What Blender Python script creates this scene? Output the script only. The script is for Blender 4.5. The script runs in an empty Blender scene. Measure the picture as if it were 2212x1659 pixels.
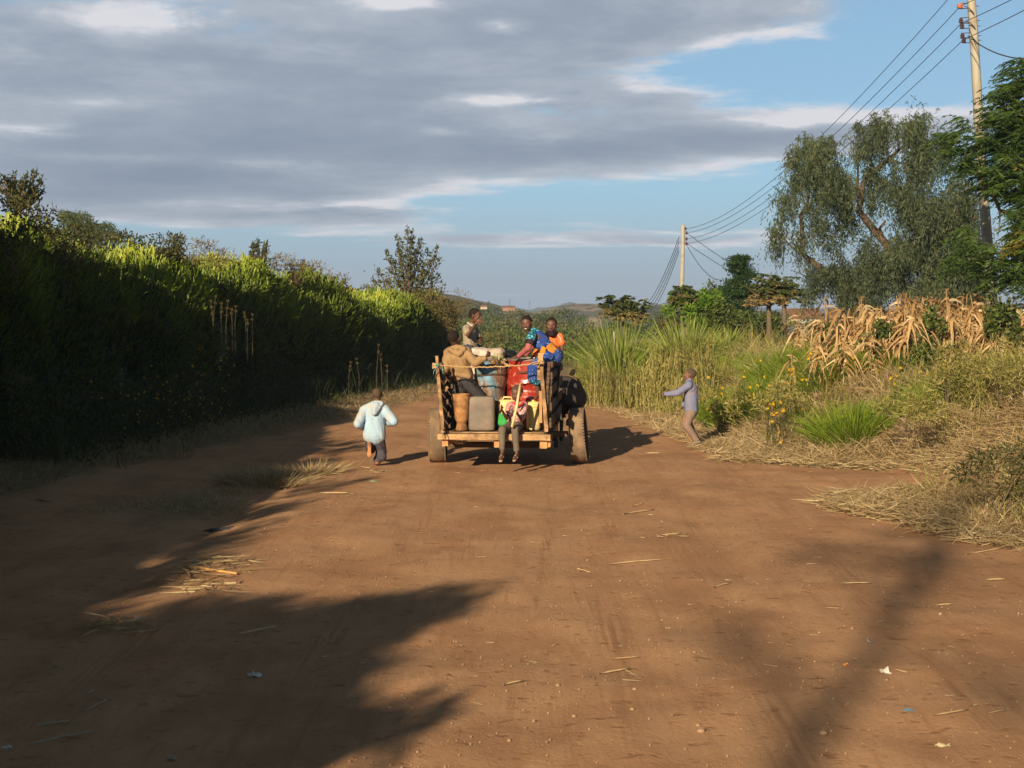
import bpy, math, random
import numpy as np
from mathutils import Vector, Matrix, Quaternion

# ------------------------------------------------------------------ basics
scene = bpy.context.scene
COL = scene.collection
RAD = math.radians
random.seed(7)
F_PX = 3072.0            # focal length measured on a 2212 px wide view
PITCH = math.atan(164.5 / F_PX)
CAM_H = 2.0
SUN_EL, SUN_AZ = 20.5, 22.5
SUN_TO = Vector((-math.sin(RAD(SUN_AZ)) * math.cos(RAD(SUN_EL)), -math.cos(RAD(SUN_AZ)) * math.cos(RAD(SUN_EL)), math.sin(RAD(SUN_EL))))


def at(px, py, Y):
    """world point at depth Y seen at pixel (px,py) of the 2212x1659 survey of the photograph"""
    a, b = px - 1106.0, 829.5 - py
    dy = F_PX * math.cos(PITCH) + b * math.sin(PITCH)
    dz = -F_PX * math.sin(PITCH) + b * math.cos(PITCH)
    t = Y / dy
    return Vector((a * t, Y, CAM_H + dz * t))


def on_ground(px, py):
    a, b = px - 1106.0, 829.5 - py
    dy = F_PX * math.cos(PITCH) + b * math.sin(PITCH)
    dz = -F_PX * math.sin(PITCH) + b * math.cos(PITCH)
    t = -CAM_H / dz
    return Vector((a * t, dy * t, 0))


def A(zx, zy, Y):
    return at(902.5 + zx * 0.2293, 637.0 + zy * 0.2293, Y)


def interp(x, pts):
    xs = [p[0] for p in pts]
    return np.interp(x, xs, [p[1] for p in pts])


# value noise, vectorised
_rng0 = np.random.default_rng(3)
_NT = _rng0.random((64, 64))


def vnoise(x, y):
    x = np.asarray(x, float); y = np.asarray(y, float)
    xi = np.floor(x).astype(int); yi = np.floor(y).astype(int)
    fx = x - xi; fy = y - yi
    fx = fx * fx * (3 - 2 * fx); fy = fy * fy * (3 - 2 * fy)
    a = _NT[xi % 64, yi % 64]; b = _NT[(xi + 1) % 64, yi % 64]
    c = _NT[xi % 64, (yi + 1) % 64]; d = _NT[(xi + 1) % 64, (yi + 1) % 64]
    return (a * (1 - fx) + b * fx) * (1 - fy) + (c * (1 - fx) + d * fx) * fy - 0.5


def fnoise(x, y, o=3):
    s = 0.0; a = 1.0
    for i in range(o):
        s = s + a * vnoise(x * 2 ** i + 17 * i, y * 2 ** i + 31 * i); a *= 0.5
    return s


EDGE_R = [(-20, 6), (5, 5.4), (9.5, 4.9), (11.5, 4.14), (12.7, 3.7), (14.3, 3.15), (15, 3.4), (15.8, 5.0), (17.3, 4.9), (17.9, 3.6), (18.4, 2.95),
          (20.8, 2.67), (23.6, 2.45), (27, 2.1), (29.4, 1.4), (33, 1.0), (60, 1.0)]
EDGE_RS = [(-20, 6), (5, 5.4), (11, 4.8), (14.3, 4.6), (18, 4.4), (20.8, 3.4), (23.6, 2.8), (27, 2.4), (30, 1.8), (60, 1.6)]
EDGE_L = [(-20, -5.0), (8, -5.0), (13, -5.3), (15, -5.3), (17.8, -4.9), (20.8, -4.1), (24, -3.5), (26, -3.1), (30, -2.0), (36, -1.2), (60, -1)]


def road_extra(x, y):
    road = ((x > interp(y, EDGE_L)) & (x < interp(y, EDGE_R))).astype(float)
    road = road * (1 - .85 * np.exp(-((x - .0) / 1.7) ** 4 - ((y - 18.3) / 1.8) ** 4))
    z = np.zeros_like(x)
    for x0, wd, dp in ((-2.75, .16, .035), (-1.2, .12, .012), (.55, .14, .014), (2.0, .18, .012)):
        cx = x0 + .25 * np.sin(y * .22 + x0)
        z = z - dp * np.exp(-((x - cx) / wd) ** 2) * (.5 + fnoise(x * .8, y * .35, 2)) * road
    return z + .012 * fnoise(x * 4.1, y * 4.1, 2) * road + .03 * fnoise(x * 1.4, y * 1.1, 2) * road


def gz(x, y):
    x = np.asarray(x, float); y = np.asarray(y, float)
    t = np.clip((x - interp(y, EDGE_RS)) / 2.7, 0, 1)
    up = np.clip((y - 6) / 6, 0, 1) * np.clip(1 - (y - 45) / 60, 0, 1)
    z = 1.0 * t * t * (3 - 2 * t) * (0.35 + 0.65 * up)
    z = z + 0.10 * np.clip((interp(y, EDGE_L) - x) / 1.5, 0, 1)
    z = z + 0.03 * fnoise(x * 0.5, y * 0.5, 3) + 0.012 * fnoise(x * 2.3, y * 2.3, 2)
    z = z + road_extra(x, y)
    # valley beyond the road
    z = z - 7.0 * np.clip((y - 48) / 90, 0, 1) ** 1.5
    z = z - 12.0 * np.clip((y - 140) / 600, 0, 1)
    return z


def gz1(x, y):
    return float(gz(x, y))


# ------------------------------------------------------------------ scene bookkeeping
def tag(o, label=None, cat=None, group=None, kind=None):
    if label: o['label'] = label
    if cat: o['category'] = cat
    if group: o['group'] = group
    if kind: o['kind'] = kind
    return o


def empty(name, loc, label, cat, group=None):
    o = bpy.data.objects.new(name, None); COL.objects.link(o)
    o.location = loc
    o.empty_display_size = 0.1
    return tag(o, label, cat, group)


def link(name, me, parent=None, loc=None):
    o = bpy.data.objects.new(name, me); COL.objects.link(o)
    if parent is not None:
        o.parent = parent
    if loc is not None:
        o.location = loc
    return o


class Q:
    """quad soup collected with numpy, with a per vertex 'var' value"""
    def __init__(s):
        s.V = []; s.F = []; s.A = []; s.M = []; s.n = 0
    def add(s, V, F, var=None, mat=0):
        V = np.asarray(V, np.float32).reshape(-1, 3); F = np.asarray(F, np.int64).reshape(-1, 4)
        s.V.append(V); s.F.append(F + s.n); s.n += len(V)
        s.A.append(np.full(len(V), 0.5, np.float32) if var is None else np.broadcast_to(np.asarray(var, np.float32), (len(V),)).copy())
        s.M.append(np.full(len(F), mat, np.int32))
    def mesh(s, name, mats, smooth=False, origin=(0, 0, 0)):
        V = np.concatenate(s.V) - np.asarray(origin, np.float32); F = np.concatenate(s.F); Av = np.concatenate(s.A); Mi = np.concatenate(s.M)
        me = bpy.data.meshes.new(name)
        me.vertices.add(len(V)); me.vertices.foreach_set('co', V.astype(np.float32).ravel())
        me.loops.add(len(F) * 4); me.loops.foreach_set('vertex_index', F.astype(np.int32).ravel())
        me.polygons.add(len(F)); me.polygons.foreach_set('loop_start', np.arange(0, len(F) * 4, 4, dtype=np.int32))
        me.polygons.foreach_set('material_index', Mi)
        me.polygons.foreach_set('use_smooth', np.full(len(F), smooth, bool))
        a = me.attributes.new('var', 'FLOAT', 'POINT'); a.data.foreach_set('value', Av)
        for m in (mats if isinstance(mats, (list, tuple)) else [mats]):
            me.materials.append(m)
        me.update(calc_edges=True)
        return me
    def obj(s, name, mats, parent=None, smooth=False, origin=(0, 0, 0), loc=None):
        return link(name, s.mesh(name, mats, smooth, origin), parent, loc)


def unit(v):
    n = np.linalg.norm(v, axis=-1, keepdims=True); n[n < 1e-9] = 1
    return v / n


def rdirs(rng, n):
    return unit(rng.normal(size=(n, 3)))


def q_leaves(q, rng, P, D, L, W, var, mat=0, cup=0.08):
    n = len(P)
    if n == 0: return
    L = np.broadcast_to(L, (n,))[:, None]; W = np.broadcast_to(W, (n,))[:, None]
    D = unit(D); S = unit(np.cross(D, rdirs(rng, n))); N = np.cross(S, D)
    V = np.stack([P, P + .5 * L * D + .5 * W * S + cup * L * N, P + L * D, P + .5 * L * D - .5 * W * S + cup * L * N], 1).reshape(-1, 3)
    F = np.arange(n * 4).reshape(-1, 4)
    q.add(V, F, np.repeat(np.broadcast_to(var, (n,)), 4), mat)


def q_blades(q, rng, P, D, B, L, W, var, mat=0, side=None, lev=(0, .35, .7, 1.0), tw=(1, .9, .55, .08)):
    """curved strips. D start direction, B bend vector (added with t^2)"""
    n = len(P)
    if n == 0: return
    L = np.broadcast_to(L, (n,))[:, None]; W = np.broadcast_to(W, (n,))[:, None]
    S = unit(np.cross(unit(D + .01), rdirs(rng, n))) if side is None else side
    rows = []
    for t, w in zip(lev, tw):
        c = P + L * (t * D + t * t * B)
        rows += [c - .5 * W * w * S, c + .5 * W * w * S]
    k = len(lev)
    V = np.stack(rows, 1).reshape(-1, 3)
    f = np.array([[2 * i, 2 * i + 1, 2 * i + 3, 2 * i + 2] for i in range(k - 1)])
    F = (np.arange(n)[:, None, None] * 2 * k + f[None]).reshape(-1, 4)
    q.add(V, F, np.repeat(np.broadcast_to(var, (n,)), 2 * k), mat)


def q_rods(q, P0, P1, R0, R1, var, mat=0, k=3):
    n = len(P0)
    if n == 0: return
    D = unit(P1 - P0); ref = np.where(np.abs(D[:, 2:3]) < .9, np.array([[0, 0, 1.0]]), np.array([[1.0, 0, 0]]))
    S = unit(np.cross(D, ref)); T = np.cross(D, S)
    R0 = np.broadcast_to(R0, (n,))[:, None]; R1 = np.broadcast_to(R1, (n,))[:, None]
    rows = []
    for Pp, R in ((P0, R0), (P1, R1)):
        for i in range(k):
            a = 2 * math.pi * i / k
            rows.append(Pp + R * (math.cos(a) * S + math.sin(a) * T))
    V = np.stack(rows, 1).reshape(-1, 3)
    f = np.array([[i, (i + 1) % k, k + (i + 1) % k, k + i] for i in range(k)])
    F = (np.arange(n)[:, None, None] * 2 * k + f[None]).reshape(-1, 4)
    q.add(V, F, np.repeat(np.broadcast_to(var, (n,)), 2 * k), mat)


def q_tube(q, pts, rads, var=.5, mat=0, k=8, cap=True):
    """smooth tapered tube through points"""
    pts = [np.asarray(p, float) for p in pts]
    rows = []
    prev = None
    for i, p in enumerate(pts):
        d = pts[min(i + 1, len(pts) - 1)] - pts[max(i - 1, 0)]
        d = d / (np.linalg.norm(d) + 1e-9)
        if prev is None:
            ref = np.array([0, 0, 1.0]) if abs(d[2]) < .9 else np.array([1.0, 0, 0])
            s = np.cross(d, ref)
        else:
            s = prev - d * np.dot(prev, d)
        s /= np.linalg.norm(s) + 1e-9; prev = s
        t = np.cross(d, s)
        r = rads[i] if hasattr(rads, '__len__') else rads
        for j in range(k):
            a = 2 * math.pi * j / k
            rows.append(p + r * (math.cos(a) * s + math.sin(a) * t))
    F = [[i * k + j, i * k + (j + 1) % k, (i + 1) * k + (j + 1) % k, (i + 1) * k + j] for i in range(len(pts) - 1) for j in range(k)]
    if cap and k % 2 == 0:
        for base in (0, (len(pts) - 1) * k):
            for j in range(k // 2 - 1):
                F.append([base + j, base + j + 1, base + k - 2 - j, base + k - 1 - j])
    q.add(np.array(rows), F, var, mat)


def tube_obj(name, pts, rads, mat, parent=None, k=8, origin=(0, 0, 0), loc=None, smooth=True):
    q = Q(); q_tube(q, pts, rads, k=k)
    return q.obj(name, mat, parent, smooth, origin, loc)


class MB:
    """small hard-surface builder"""
    def __init__(s): s.v = []; s.f = []; s.m = []
    def add(s, v, f, m=0):
        n = len(s.v); s.v += [tuple(p) for p in v]; s.f += [tuple(i + n for i in g) for g in f]; s.m += [m] * len(f)
    def beam(s, p0, p1, w, h, up=(0, 0, 1), m=0, rough=0.0, n=1, taper=1.0, seed=0):
        """box along p0-p1, w sideways, h in 'up'; rough gives hewn edges"""
        p0 = Vector(p0); p1 = Vector(p1); d = (p1 - p0).normalized(); up = Vector(up)
        sd = d.cross(up).normalized(); u = sd.cross(d).normalized()
        rr = random.Random(seed + int(1000 * (p0.x + p0.z)))
        vs = []; c = 0.18
        prof = [(-1, -1 + c), (-1 + c, -1), (1 - c, -1), (1, -1 + c), (1, 1 - c), (1 - c, 1), (-1 + c, 1), (-1, 1 - c)]
        for i in range(n + 1):
            t = i / n; q_ = p0.lerp(p1, t); k = 1 + (taper - 1) * t
            for a, b in prof:
                vs.append(q_ + sd * (a * w / 2 * k + rr.uniform(-rough, rough)) + u * (b * h / 2 * k + rr.uniform(-rough, rough)))
        fs = [tuple(range(7, -1, -1)), tuple(range(n * 8, n * 8 + 8))]
        for i in range(n):
            for j in range(8):
                fs.append((i * 8 + j, i * 8 + (j + 1) % 8, (i + 1) * 8 + (j + 1) % 8, (i + 1) * 8 + j))
        s.add(vs, fs, m)
    def lathe(s, prof, c=(0, 0, 0), axis=(0, 0, 1), k=32, m=0, sq=None, caps=True):
        """prof: (r, h) list; sq (rx,ry,pow) makes a rounded rectangle section instead of a circle"""
        c = Vector(c); ax = Vector(axis).normalized()
        ref = Vector((0, 1, 0)) if abs(ax.z) > .9 else Vector((0, 0, 1))
        sx = ref.cross(ax).normalized(); sy = ax.cross(sx)
        vs = []
        for r, h in prof:
            for j in range(k):
                a = 2 * math.pi * j / k
                x, y = math.cos(a), math.sin(a)
                if sq:
                    p = sq[2]; dn = (abs(x) ** p + abs(y) ** p) ** (-1 / p)
                    x, y = x * dn * sq[0], y * dn * sq[1]
                vs.append(c + sx * (x * r) + sy * (y * r) + ax * h)
        fs = []
        for i in range(len(prof) - 1):
            for j in range(k):
                fs.append((i * k + j, i * k + (j + 1) % k, (i + 1) * k + (j + 1) % k, (i + 1) * k + j))
        if caps:
            fs.append(tuple(range(k - 1, -1, -1))); n = (len(prof) - 1) * k; fs.append(tuple(range(n, n + k)))
        s.add(vs, fs, m)
    def obj(s, name, mats, parent=None, origin=(0, 0, 0), smooth=False, bevel=0):
        me = bpy.data.meshes.new(name); o3 = Vector(origin)
        me.from_pydata([Vector(v) - o3 for v in s.v], [], s.f)
        for m in (mats if isinstance(mats, (list, tuple)) else [mats]): me.materials.append(m)
        me.polygons.foreach_set('material_index', s.m)
        if smooth:
            me.polygons.foreach_set('use_smooth', [True] * len(me.polygons))
            me.set_sharp_from_angle(angle=RAD(40))
        me.update()
        o = link(name, me, parent)
        if bevel:
            b = o.modifiers.new('bev', 'BEVEL'); b.width = bevel; b.segments = 2
        return o


# ------------------------------------------------------------------ materials
def nt_mat(name):
    m = bpy.data.materials.new(name); m.use_nodes = True
    nt = m.node_tree; nt.nodes.clear()
    out = nt.nodes.new('ShaderNodeOutputMaterial')
    return m, nt, out


def ramp(nt, fac, stops, interp_='LINEAR'):
    r = nt.nodes.new('ShaderNodeValToRGB'); r.color_ramp.interpolation = interp_
    e = r.color_ramp.elements
    while len(e) > 1: e.remove(e[-1])
    e[0].position = stops[0][0]; e[0].color = (*stops[0][1], 1)
    for p, c in stops[1:]:
        x = e.new(p); x.color = (*c, 1)
    nt.links.new(fac, r.inputs[0])
    return r.outputs[0]


def noise(nt, scale, detail=4, rough=.55, vec=None, dist=0.0, stretch=None, coord='Object'):
    n = nt.nodes.new('ShaderNodeTexNoise'); n.inputs['Scale'].default_value = scale; n.inputs['Detail'].default_value = detail
    n.inputs['Roughness'].default_value = rough; n.inputs['Distortion'].default_value = dist
    if vec is None:
        tc = nt.nodes.new('ShaderNodeTexCoord'); vec = tc.outputs[coord]
    if stretch:
        mp = nt.nodes.new('ShaderNodeMapping'); mp.inputs['Scale'].default_value = stretch
        nt.links.new(vec, mp.inputs[0]); vec = mp.outputs[0]
    nt.links.new(vec, n.inputs['Vector'])
    return n.outputs['Fac']


def mixc(nt, fac, a, b, mode='MIX'):
    m = nt.nodes.new('ShaderNodeMix'); m.data_type = 'RGBA'; m.blend_type = mode
    if isinstance(fac, (int, float)): m.inputs[0].default_value = fac
    else: nt.links.new(fac, m.inputs[0])
    for i, c in ((6, a), (7, b)):
        if isinstance(c, tuple): m.inputs[i].default_value = (*c, 1)
        else: nt.links.new(c, m.inputs[i])
    return m.outputs[2]


def math_(nt, op, a, b=None, c=None, clamp=False):
    m = nt.nodes.new('ShaderNodeMath'); m.operation = op; m.use_clamp = clamp
    for i, v in enumerate((a, b, c)):
        if v is None: continue
        if isinstance(v, (int, float)): m.inputs[i].default_value = v
        else: nt.links.new(v, m.inputs[i])
    return m.outputs[0]


def principled(nt, out, col, rough=.7, bump=None, bstr=.3, bdist=.02, spec=.4, coat=0, metal=0):
    p = nt.nodes.new('ShaderNodeBsdfPrincipled')
    if isinstance(col, tuple): p.inputs['Base Color'].default_value = (*col, 1)
    else: nt.links.new(col, p.inputs['Base Color'])
    if isinstance(rough, (int, float)): p.inputs['Roughness'].default_value = rough
    else: nt.links.new(rough, p.inputs['Roughness'])
    p.inputs['Specular IOR Level'].default_value = spec
    p.inputs['Coat Weight'].default_value = coat
    p.inputs['Metallic'].default_value = metal
    if bump is not None:
        b = nt.nodes.new('ShaderNodeBump'); b.inputs['Strength'].default_value = bstr; b.inputs['Distance'].default_value = bdist
        nt.links.new(bump, b.inputs['Height']); nt.links.new(b.outputs[0], p.inputs['Normal'])
    nt.links.new(p.outputs[0], out.inputs['Surface'])
    return p


def simple(name, c1, c2=None, scale=8, rough=.75, bstr=.2, bdist=.01, spec=.3, stretch=None, coat=0, metal=0, lo=.35, hi=.65, dirt=None, dscale=3):
    """two-tone procedural material; dirt = (colour, amount)"""
    m, nt, out = nt_mat(name)
    c2 = c2 or tuple(.7 * c for c in c1)
    f = noise(nt, scale, 5, .6, stretch=stretch)
    col = ramp(nt, f, [(lo, c2), (hi, c1)])
    if dirt:
        f2 = noise(nt, dscale, 5, .65)
        g = ramp(nt, f2, [(.62 - dirt[1] * .5, (0, 0, 0)), (.72 - dirt[1] * .3, (1, 1, 1))])
        col = mixc(nt, g, col, dirt[0])
    principled(nt, out, col, rough, f, bstr, bdist, spec, coat, metal)
    return m


def foliage(name, stops, transl=.35, rough=.5, spec=.3):
    """colour from the per-leaf 'var' value"""
    m, nt, out = nt_mat(name)
    at_ = nt.nodes.new('ShaderNodeAttribute'); at_.attribute_name = 'var'
    col = ramp(nt, at_.outputs['Fac'], stops)
    p = nt.nodes.new('ShaderNodeBsdfPrincipled'); nt.links.new(col, p.inputs['Base Color'])
    p.inputs['Roughness'].default_value = rough; p.inputs['Specular IOR Level'].default_value = spec
    t = nt.nodes.new('ShaderNodeBsdfTranslucent'); nt.links.new(col, t.inputs[0])
    mx = nt.nodes.new('ShaderNodeMixShader'); mx.inputs[0].default_value = transl
    nt.links.new(p.outputs[0], mx.inputs[1]); nt.links.new(t.outputs[0], mx.inputs[2])
    nt.links.new(mx.outputs[0], out.inputs['Surface'])
    return m


M = {}
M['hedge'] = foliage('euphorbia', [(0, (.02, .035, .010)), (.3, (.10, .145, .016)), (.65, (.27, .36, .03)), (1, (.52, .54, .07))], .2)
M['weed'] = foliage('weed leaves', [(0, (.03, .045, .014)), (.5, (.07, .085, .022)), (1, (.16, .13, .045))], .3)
M['dry'] = foliage('dry grass', [(0, (.14, .10, .045)), (.35, (.29, .205, .095)), (.7, (.45, .335, .17)), (1, (.60, .49, .28))], .25)
M['drygreen'] = foliage('half dry grass', [(0, (.10, .09, .03)), (.35, (.22, .21, .05)), (.7, (.37, .33, .09)), (1, (.52, .43, .18))], .3)
M['green'] = foliage('green grass', [(0, (.05, .085, .012)), (.4, (.14, .22, .02)), (.8, (.27, .38, .035)), (1, (.42, .48, .08))], .4)
M['napier'] = foliage('napier grass', [(0, (.16, .14, .04)), (.35, (.20, .26, .035)), (.75, (.34, .43, .08)), (1, (.56, .54, .22))], .4)
M['corn'] = foliage('dry maize leaf', [(0, (.16, .095, .045)), (.4, (.40, .25, .105)), (.8, (.60, .41, .19)), (1, (.70, .56, .33))], .25)
M['pepper'] = foliage('pepper tree leaves', [(0, (.045, .055, .028)), (.5, (.09, .122, .058)), (.85, (.14, .175, .075)), (1, (.26, .17, .07))], .35)
M['feather'] = foliage('feathery leaves', [(0, (.025, .055, .014)), (.5, (.07, .125, .024)), (.85, (.12, .19, .03)), (1, (.26, .20, .03))], .35)
M['bush'] = foliage('bush leaves', [(0, (.03, .05, .014)), (.5, (.07, .105, .024)), (1, (.17, .20, .045))], .3)
M['bright'] = foliage('fresh leaves', [(0, (.05, .11, .012)), (.5, (.12, .24, .02)), (1, (.24, .36, .035))], .35)
M['olive'] = foliage('olive leaves', [(0, (.05, .055, .02)), (.5, (.11, .12, .04)), (1, (.22, .18, .06))], .3)
M['tan'] = foliage('thorn bush twigs', [(0, (.10, .075, .03)), (.5, (.19, .15, .055)), (1, (.30, .23, .09))], .25)
M['papaya'] = foliage('papaya leaves', [(0, (.04, .06, .02)), (.5, (.09, .12, .035)), (.8, (.20, .18, .06)), (1, (.34, .24, .11))], .3)
M['conifer'] = foliage('layered needles', [(0, (.012, .035, .010)), (.6, (.03, .07, .018)), (1, (.07, .12, .03))], .2)
M['petal'] = foliage('yellow petals', [(0, (.70, .36, .01)), (1, (.85, .55, .02))], .3)
M['bark'] = simple('bark', (.22, .14, .085), (.10, .065, .04), 14, .9, .6, .02, .1, (1, 1, .25))
M['barkred'] = simple('red brown bark', (.16, .11, .075), (.085, .06, .043), 12, .9, .6, .02, .1, (1, 1, .3))
M['stem'] = simple('thin stems', (.17, .13, .08), (.09, .07, .045), 20, .9, .2, .01, .1)
# ------------------------------------------------------------------ camera, sun, sky
cam_d = bpy.data.cameras.new('camera'); cam = bpy.data.objects.new('camera', cam_d); COL.objects.link(cam)
cam_d.sensor_width = 36; cam_d.lens = 36 * F_PX / 2212.0; cam_d.clip_end = 9000; cam_d.clip_start = .1
cam.location = (0, 0, CAM_H); cam.rotation_euler = (math.pi / 2 - PITCH, 0, 0)
cam_d.dof.use_dof = True; cam_d.dof.focus_distance = 18; cam_d.dof.aperture_fstop = 5.6
scene.camera = cam
sd = bpy.data.lights.new('sun', 'SUN'); sun = bpy.data.objects.new('sun', sd); COL.objects.link(sun)
sd.energy = 4.9; sd.angle = RAD(.53); sd.color = (1, .80, .56)
sun.rotation_euler = SUN_TO.to_track_quat('Z', 'Y').to_euler(); sun.location = (-10, -20, 15)

w = bpy.data.worlds.new('World'); scene.world = w; w.use_nodes = True
nt = w.node_tree; nt.nodes.clear()
wout = nt.nodes.new('ShaderNodeOutputWorld'); bg = nt.nodes.new('ShaderNodeBackground'); nt.links.new(bg.outputs[0], wout.inputs[0])
SKY_STR = 0.08
bg.inputs[1].default_value = SKY_STR
sky = nt.nodes.new('ShaderNodeTexSky'); sky.sky_type = 'NISHITA'; sky.sun_disc = False
sky.sun_elevation = RAD(SUN_EL); sky.sun_rotation = RAD(180 + SUN_AZ); sky.altitude = 1500; sky.air_density = 1.0; sky.dust_density = 1.5; sky.ozone_density = 1.2
tc = nt.nodes.new('ShaderNodeTexCoord'); sp = nt.nodes.new('ShaderNodeSeparateXYZ'); nt.links.new(tc.outputs['Generated'], sp.inputs[0])
X, Yy, Z = sp.outputs
hor = math_(nt, 'SQRT', math_(nt, 'ADD', math_(nt, 'MULTIPLY', X, X), math_(nt, 'MULTIPLY', Yy, Yy)))
U = math_(nt, 'ARCTAN2', X, Yy)
Vv = math_(nt, 'DIVIDE', Z, math_(nt, 'MAXIMUM', hor, .02))
lv = math_(nt, 'LOGARITHM', math_(nt, 'MAXIMUM', math_(nt, 'ADD', Vv, .05), .01), math.e)


def comb(a, b, c=0.0):
    n = nt.nodes.new('ShaderNodeCombineXYZ')
    for i, v in enumerate((a, b, c)):
        if isinstance(v, (int, float)): n.inputs[i].default_value = v
        else: nt.links.new(v, n.inputs[i])
    return n.outputs[0]


cv = comb(U, math_(nt, 'MULTIPLY', lv, .55), .37)
n_big = noise(nt, 5.5, 7, .58, vec=cv, dist=.3, stretch=(1, 1.35, 1))
n_str = noise(nt, 9, 7, .58, vec=cv, dist=.35, stretch=(.9, 1.7, 1))
n_fin = noise(nt, 24, 7, .66, vec=cv, dist=.3, stretch=(1, 1.25, 1))
blobs = [  # px, py, rx, ry, weight
    (350, 90, 1250, 210, .52), (1350, 40, 600, 100, .48), (1900, 120, 300, 110, -.42), (2100, 60, 200, 90, -.3), (1300, 440, 420, 30, -.12), (500, 250, 800, 90, .30),
    (1320, 214, 330, 26, .36), (1250, 320, 420, 48, .46), (1760, 292, 330, 42, .50), (560, 340, 760, 70, .44),
    (600, 462, 480, 40, .50), (200, 400, 420, 70, .44), (700, 400, 500, 50, .25), (1250, 522, 500, 18, .32), (2350, 250, 400, 90, .15),
]
dens = None
for (px, py, rx, ry, wt) in blobs:
    du = math_(nt, 'DIVIDE', math_(nt, 'SUBTRACT', U, (px - 1106) / F_PX), rx / F_PX)
    dv = math_(nt, 'DIVIDE', math_(nt, 'SUBTRACT', Vv, (665 - py) / F_PX), ry / F_PX)
    r2 = math_(nt, 'ADD', math_(nt, 'MULTIPLY', du, du), math_(nt, 'MULTIPLY', dv, dv))
    g = math_(nt, 'MULTIPLY', math_(nt, 'POWER', 2.718, math_(nt, 'MULTIPLY', r2, -1.0)), wt)
    dens = g if dens is None else math_(nt, 'ADD', dens, g)
# high overhead and behind: broken cloud
over = math_(nt, 'MULTIPLY', math_(nt, 'SUBTRACT', Vv, .28, clamp=True), .5, clamp=True)
dens = math_(nt, 'ADD', dens, math_(nt, 'MINIMUM', over, .30))
nz = math_(nt, 'ADD', math_(nt, 'MULTIPLY', math_(nt, 'SUBTRACT', n_big, .5), 1.15), math_(nt, 'MULTIPLY', math_(nt, 'SUBTRACT', n_str, .5), .95))
nz = math_(nt, 'ADD', nz, math_(nt, 'MULTIPLY', math_(nt, 'SUBTRACT', n_fin, .5), .30))
dd = math_(nt, 'ADD', dens, nz)
cover = nt.nodes.new('ShaderNodeMapRange'); cover.interpolation_type = 'SMOOTHSTEP'
nt.links.new(dd, cover.inputs[0]); cover.inputs[1].default_value = .14; cover.inputs[2].default_value = .42
S = 1 / SKY_STR
def sc(c): return tuple(v * S for v in c)
# lit rims where cloud is thin or high in the noise, blue-grey bodies where it is thick
shade = math_(nt, 'ADD', math_(nt, 'MULTIPLY', dd, .95), math_(nt, 'MULTIPLY', math_(nt, 'SUBTRACT', n_fin, .5), -.6))
shade = math_(nt, 'ADD', shade, math_(nt, 'MULTIPLY', math_(nt, 'SUBTRACT', n_str, .5), -1.3))
hl = None
for (px, py, rx, ry, wt) in [(120, 305, 200, 16, .30), (1130, 222, 220, 14, .40), (1200, 300, 130, 22, .42), (1680, 278, 170, 20, .42), (560, 448, 330, 18, .36), (590, 366, 150, 16, .34), (880, 16, 80, 18, .40), (1085, 66, 50, 18, .35),
                              (1660, 100, 140, 26, .32), (1480, 205, 140, 14, .30), (380, 70, 170, 30, .22), (60, 150, 120, 20, .22), (820, 448, 110, 14, .30), (260, 240, 120, 14, .20), (640, 120, 200, 16, .16), (1030, 395, 90, 12, .25), (300, 352, 160, 12, .28), (1260, 520, 160, 8, .25), (960, 290, 60, 10, .3), (1900, 262, 120, 20, .3)]:
    du = math_(nt, 'DIVIDE', math_(nt, 'SUBTRACT', U, (px - 1106) / F_PX), rx / F_PX)
    dv = math_(nt, 'DIVIDE', math_(nt, 'SUBTRACT', Vv, (665 - py) / F_PX), ry / F_PX)
    r2 = math_(nt, 'ADD', math_(nt, 'MULTIPLY', du, du), math_(nt, 'MULTIPLY', dv, dv))
    g = math_(nt, 'MULTIPLY', math_(nt, 'POWER', 2.718, math_(nt, 'MULTIPLY', r2, -1.0)), wt)
    hl = g if hl is None else math_(nt, 'ADD', hl, g)
hl = math_(nt, 'MULTIPLY', hl, math_(nt, 'MULTIPLY', math_(nt, 'ADD', n_fin, math_(nt, 'MULTIPLY', math_(nt, 'SUBTRACT', n_str, .38), 2.2)), 1.15))
shade = math_(nt, 'SUBTRACT', shade, hl)
CL_LIT, CL_MID, CL_DRK = (.50, .50, .53), (.30, .335, .39), (.215, .255, .315)
ccol = ramp(nt, shade, [(.20, CL_LIT), (.38, CL_MID), (.62, CL_DRK), (.95, (.165, .205, .27))])
ccol = mixc(nt, 1.0, ccol, (S, S, S), 'MULTIPLY')
# lower sky: grey blue veil
veil = nt.nodes.new('ShaderNodeMapRange'); veil.interpolation_type = 'SMOOTHSTEP'
nt.links.new(Vv, veil.inputs[0]); veil.inputs[1].default_value = .105; veil.inputs[2].default_value = .0; veil.inputs[3].default_value = 0; veil.inputs[4].default_value = .9
skyc = mixc(nt, 1.0, sky.outputs[0], (.62, .80, .92), 'MULTIPLY')
base_blue = mixc(nt, .55, skyc, sc((.225, .36, .465)))
sk = mixc(nt, veil.outputs[0], base_blue, sc((.225, .285, .365)))
fin = mixc(nt, cover.outputs[0], sk, ccol)
# unseen upper sky dimmed on purpose to lower the fill light
dk = nt.nodes.new('ShaderNodeMapRange'); dk.interpolation_type = 'SMOOTHSTEP'; nt.links.new(Vv, dk.inputs[0]); dk.inputs[1].default_value = .24; dk.inputs[2].default_value = .6; dk.inputs[3].default_value = 1; dk.inputs[4].default_value = .15
fin = mixc(nt, 1.0, fin, comb(dk.outputs[0], dk.outputs[0], dk.outputs[0]), 'MULTIPLY')
nt.links.new(fin, bg.inputs[0])

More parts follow.
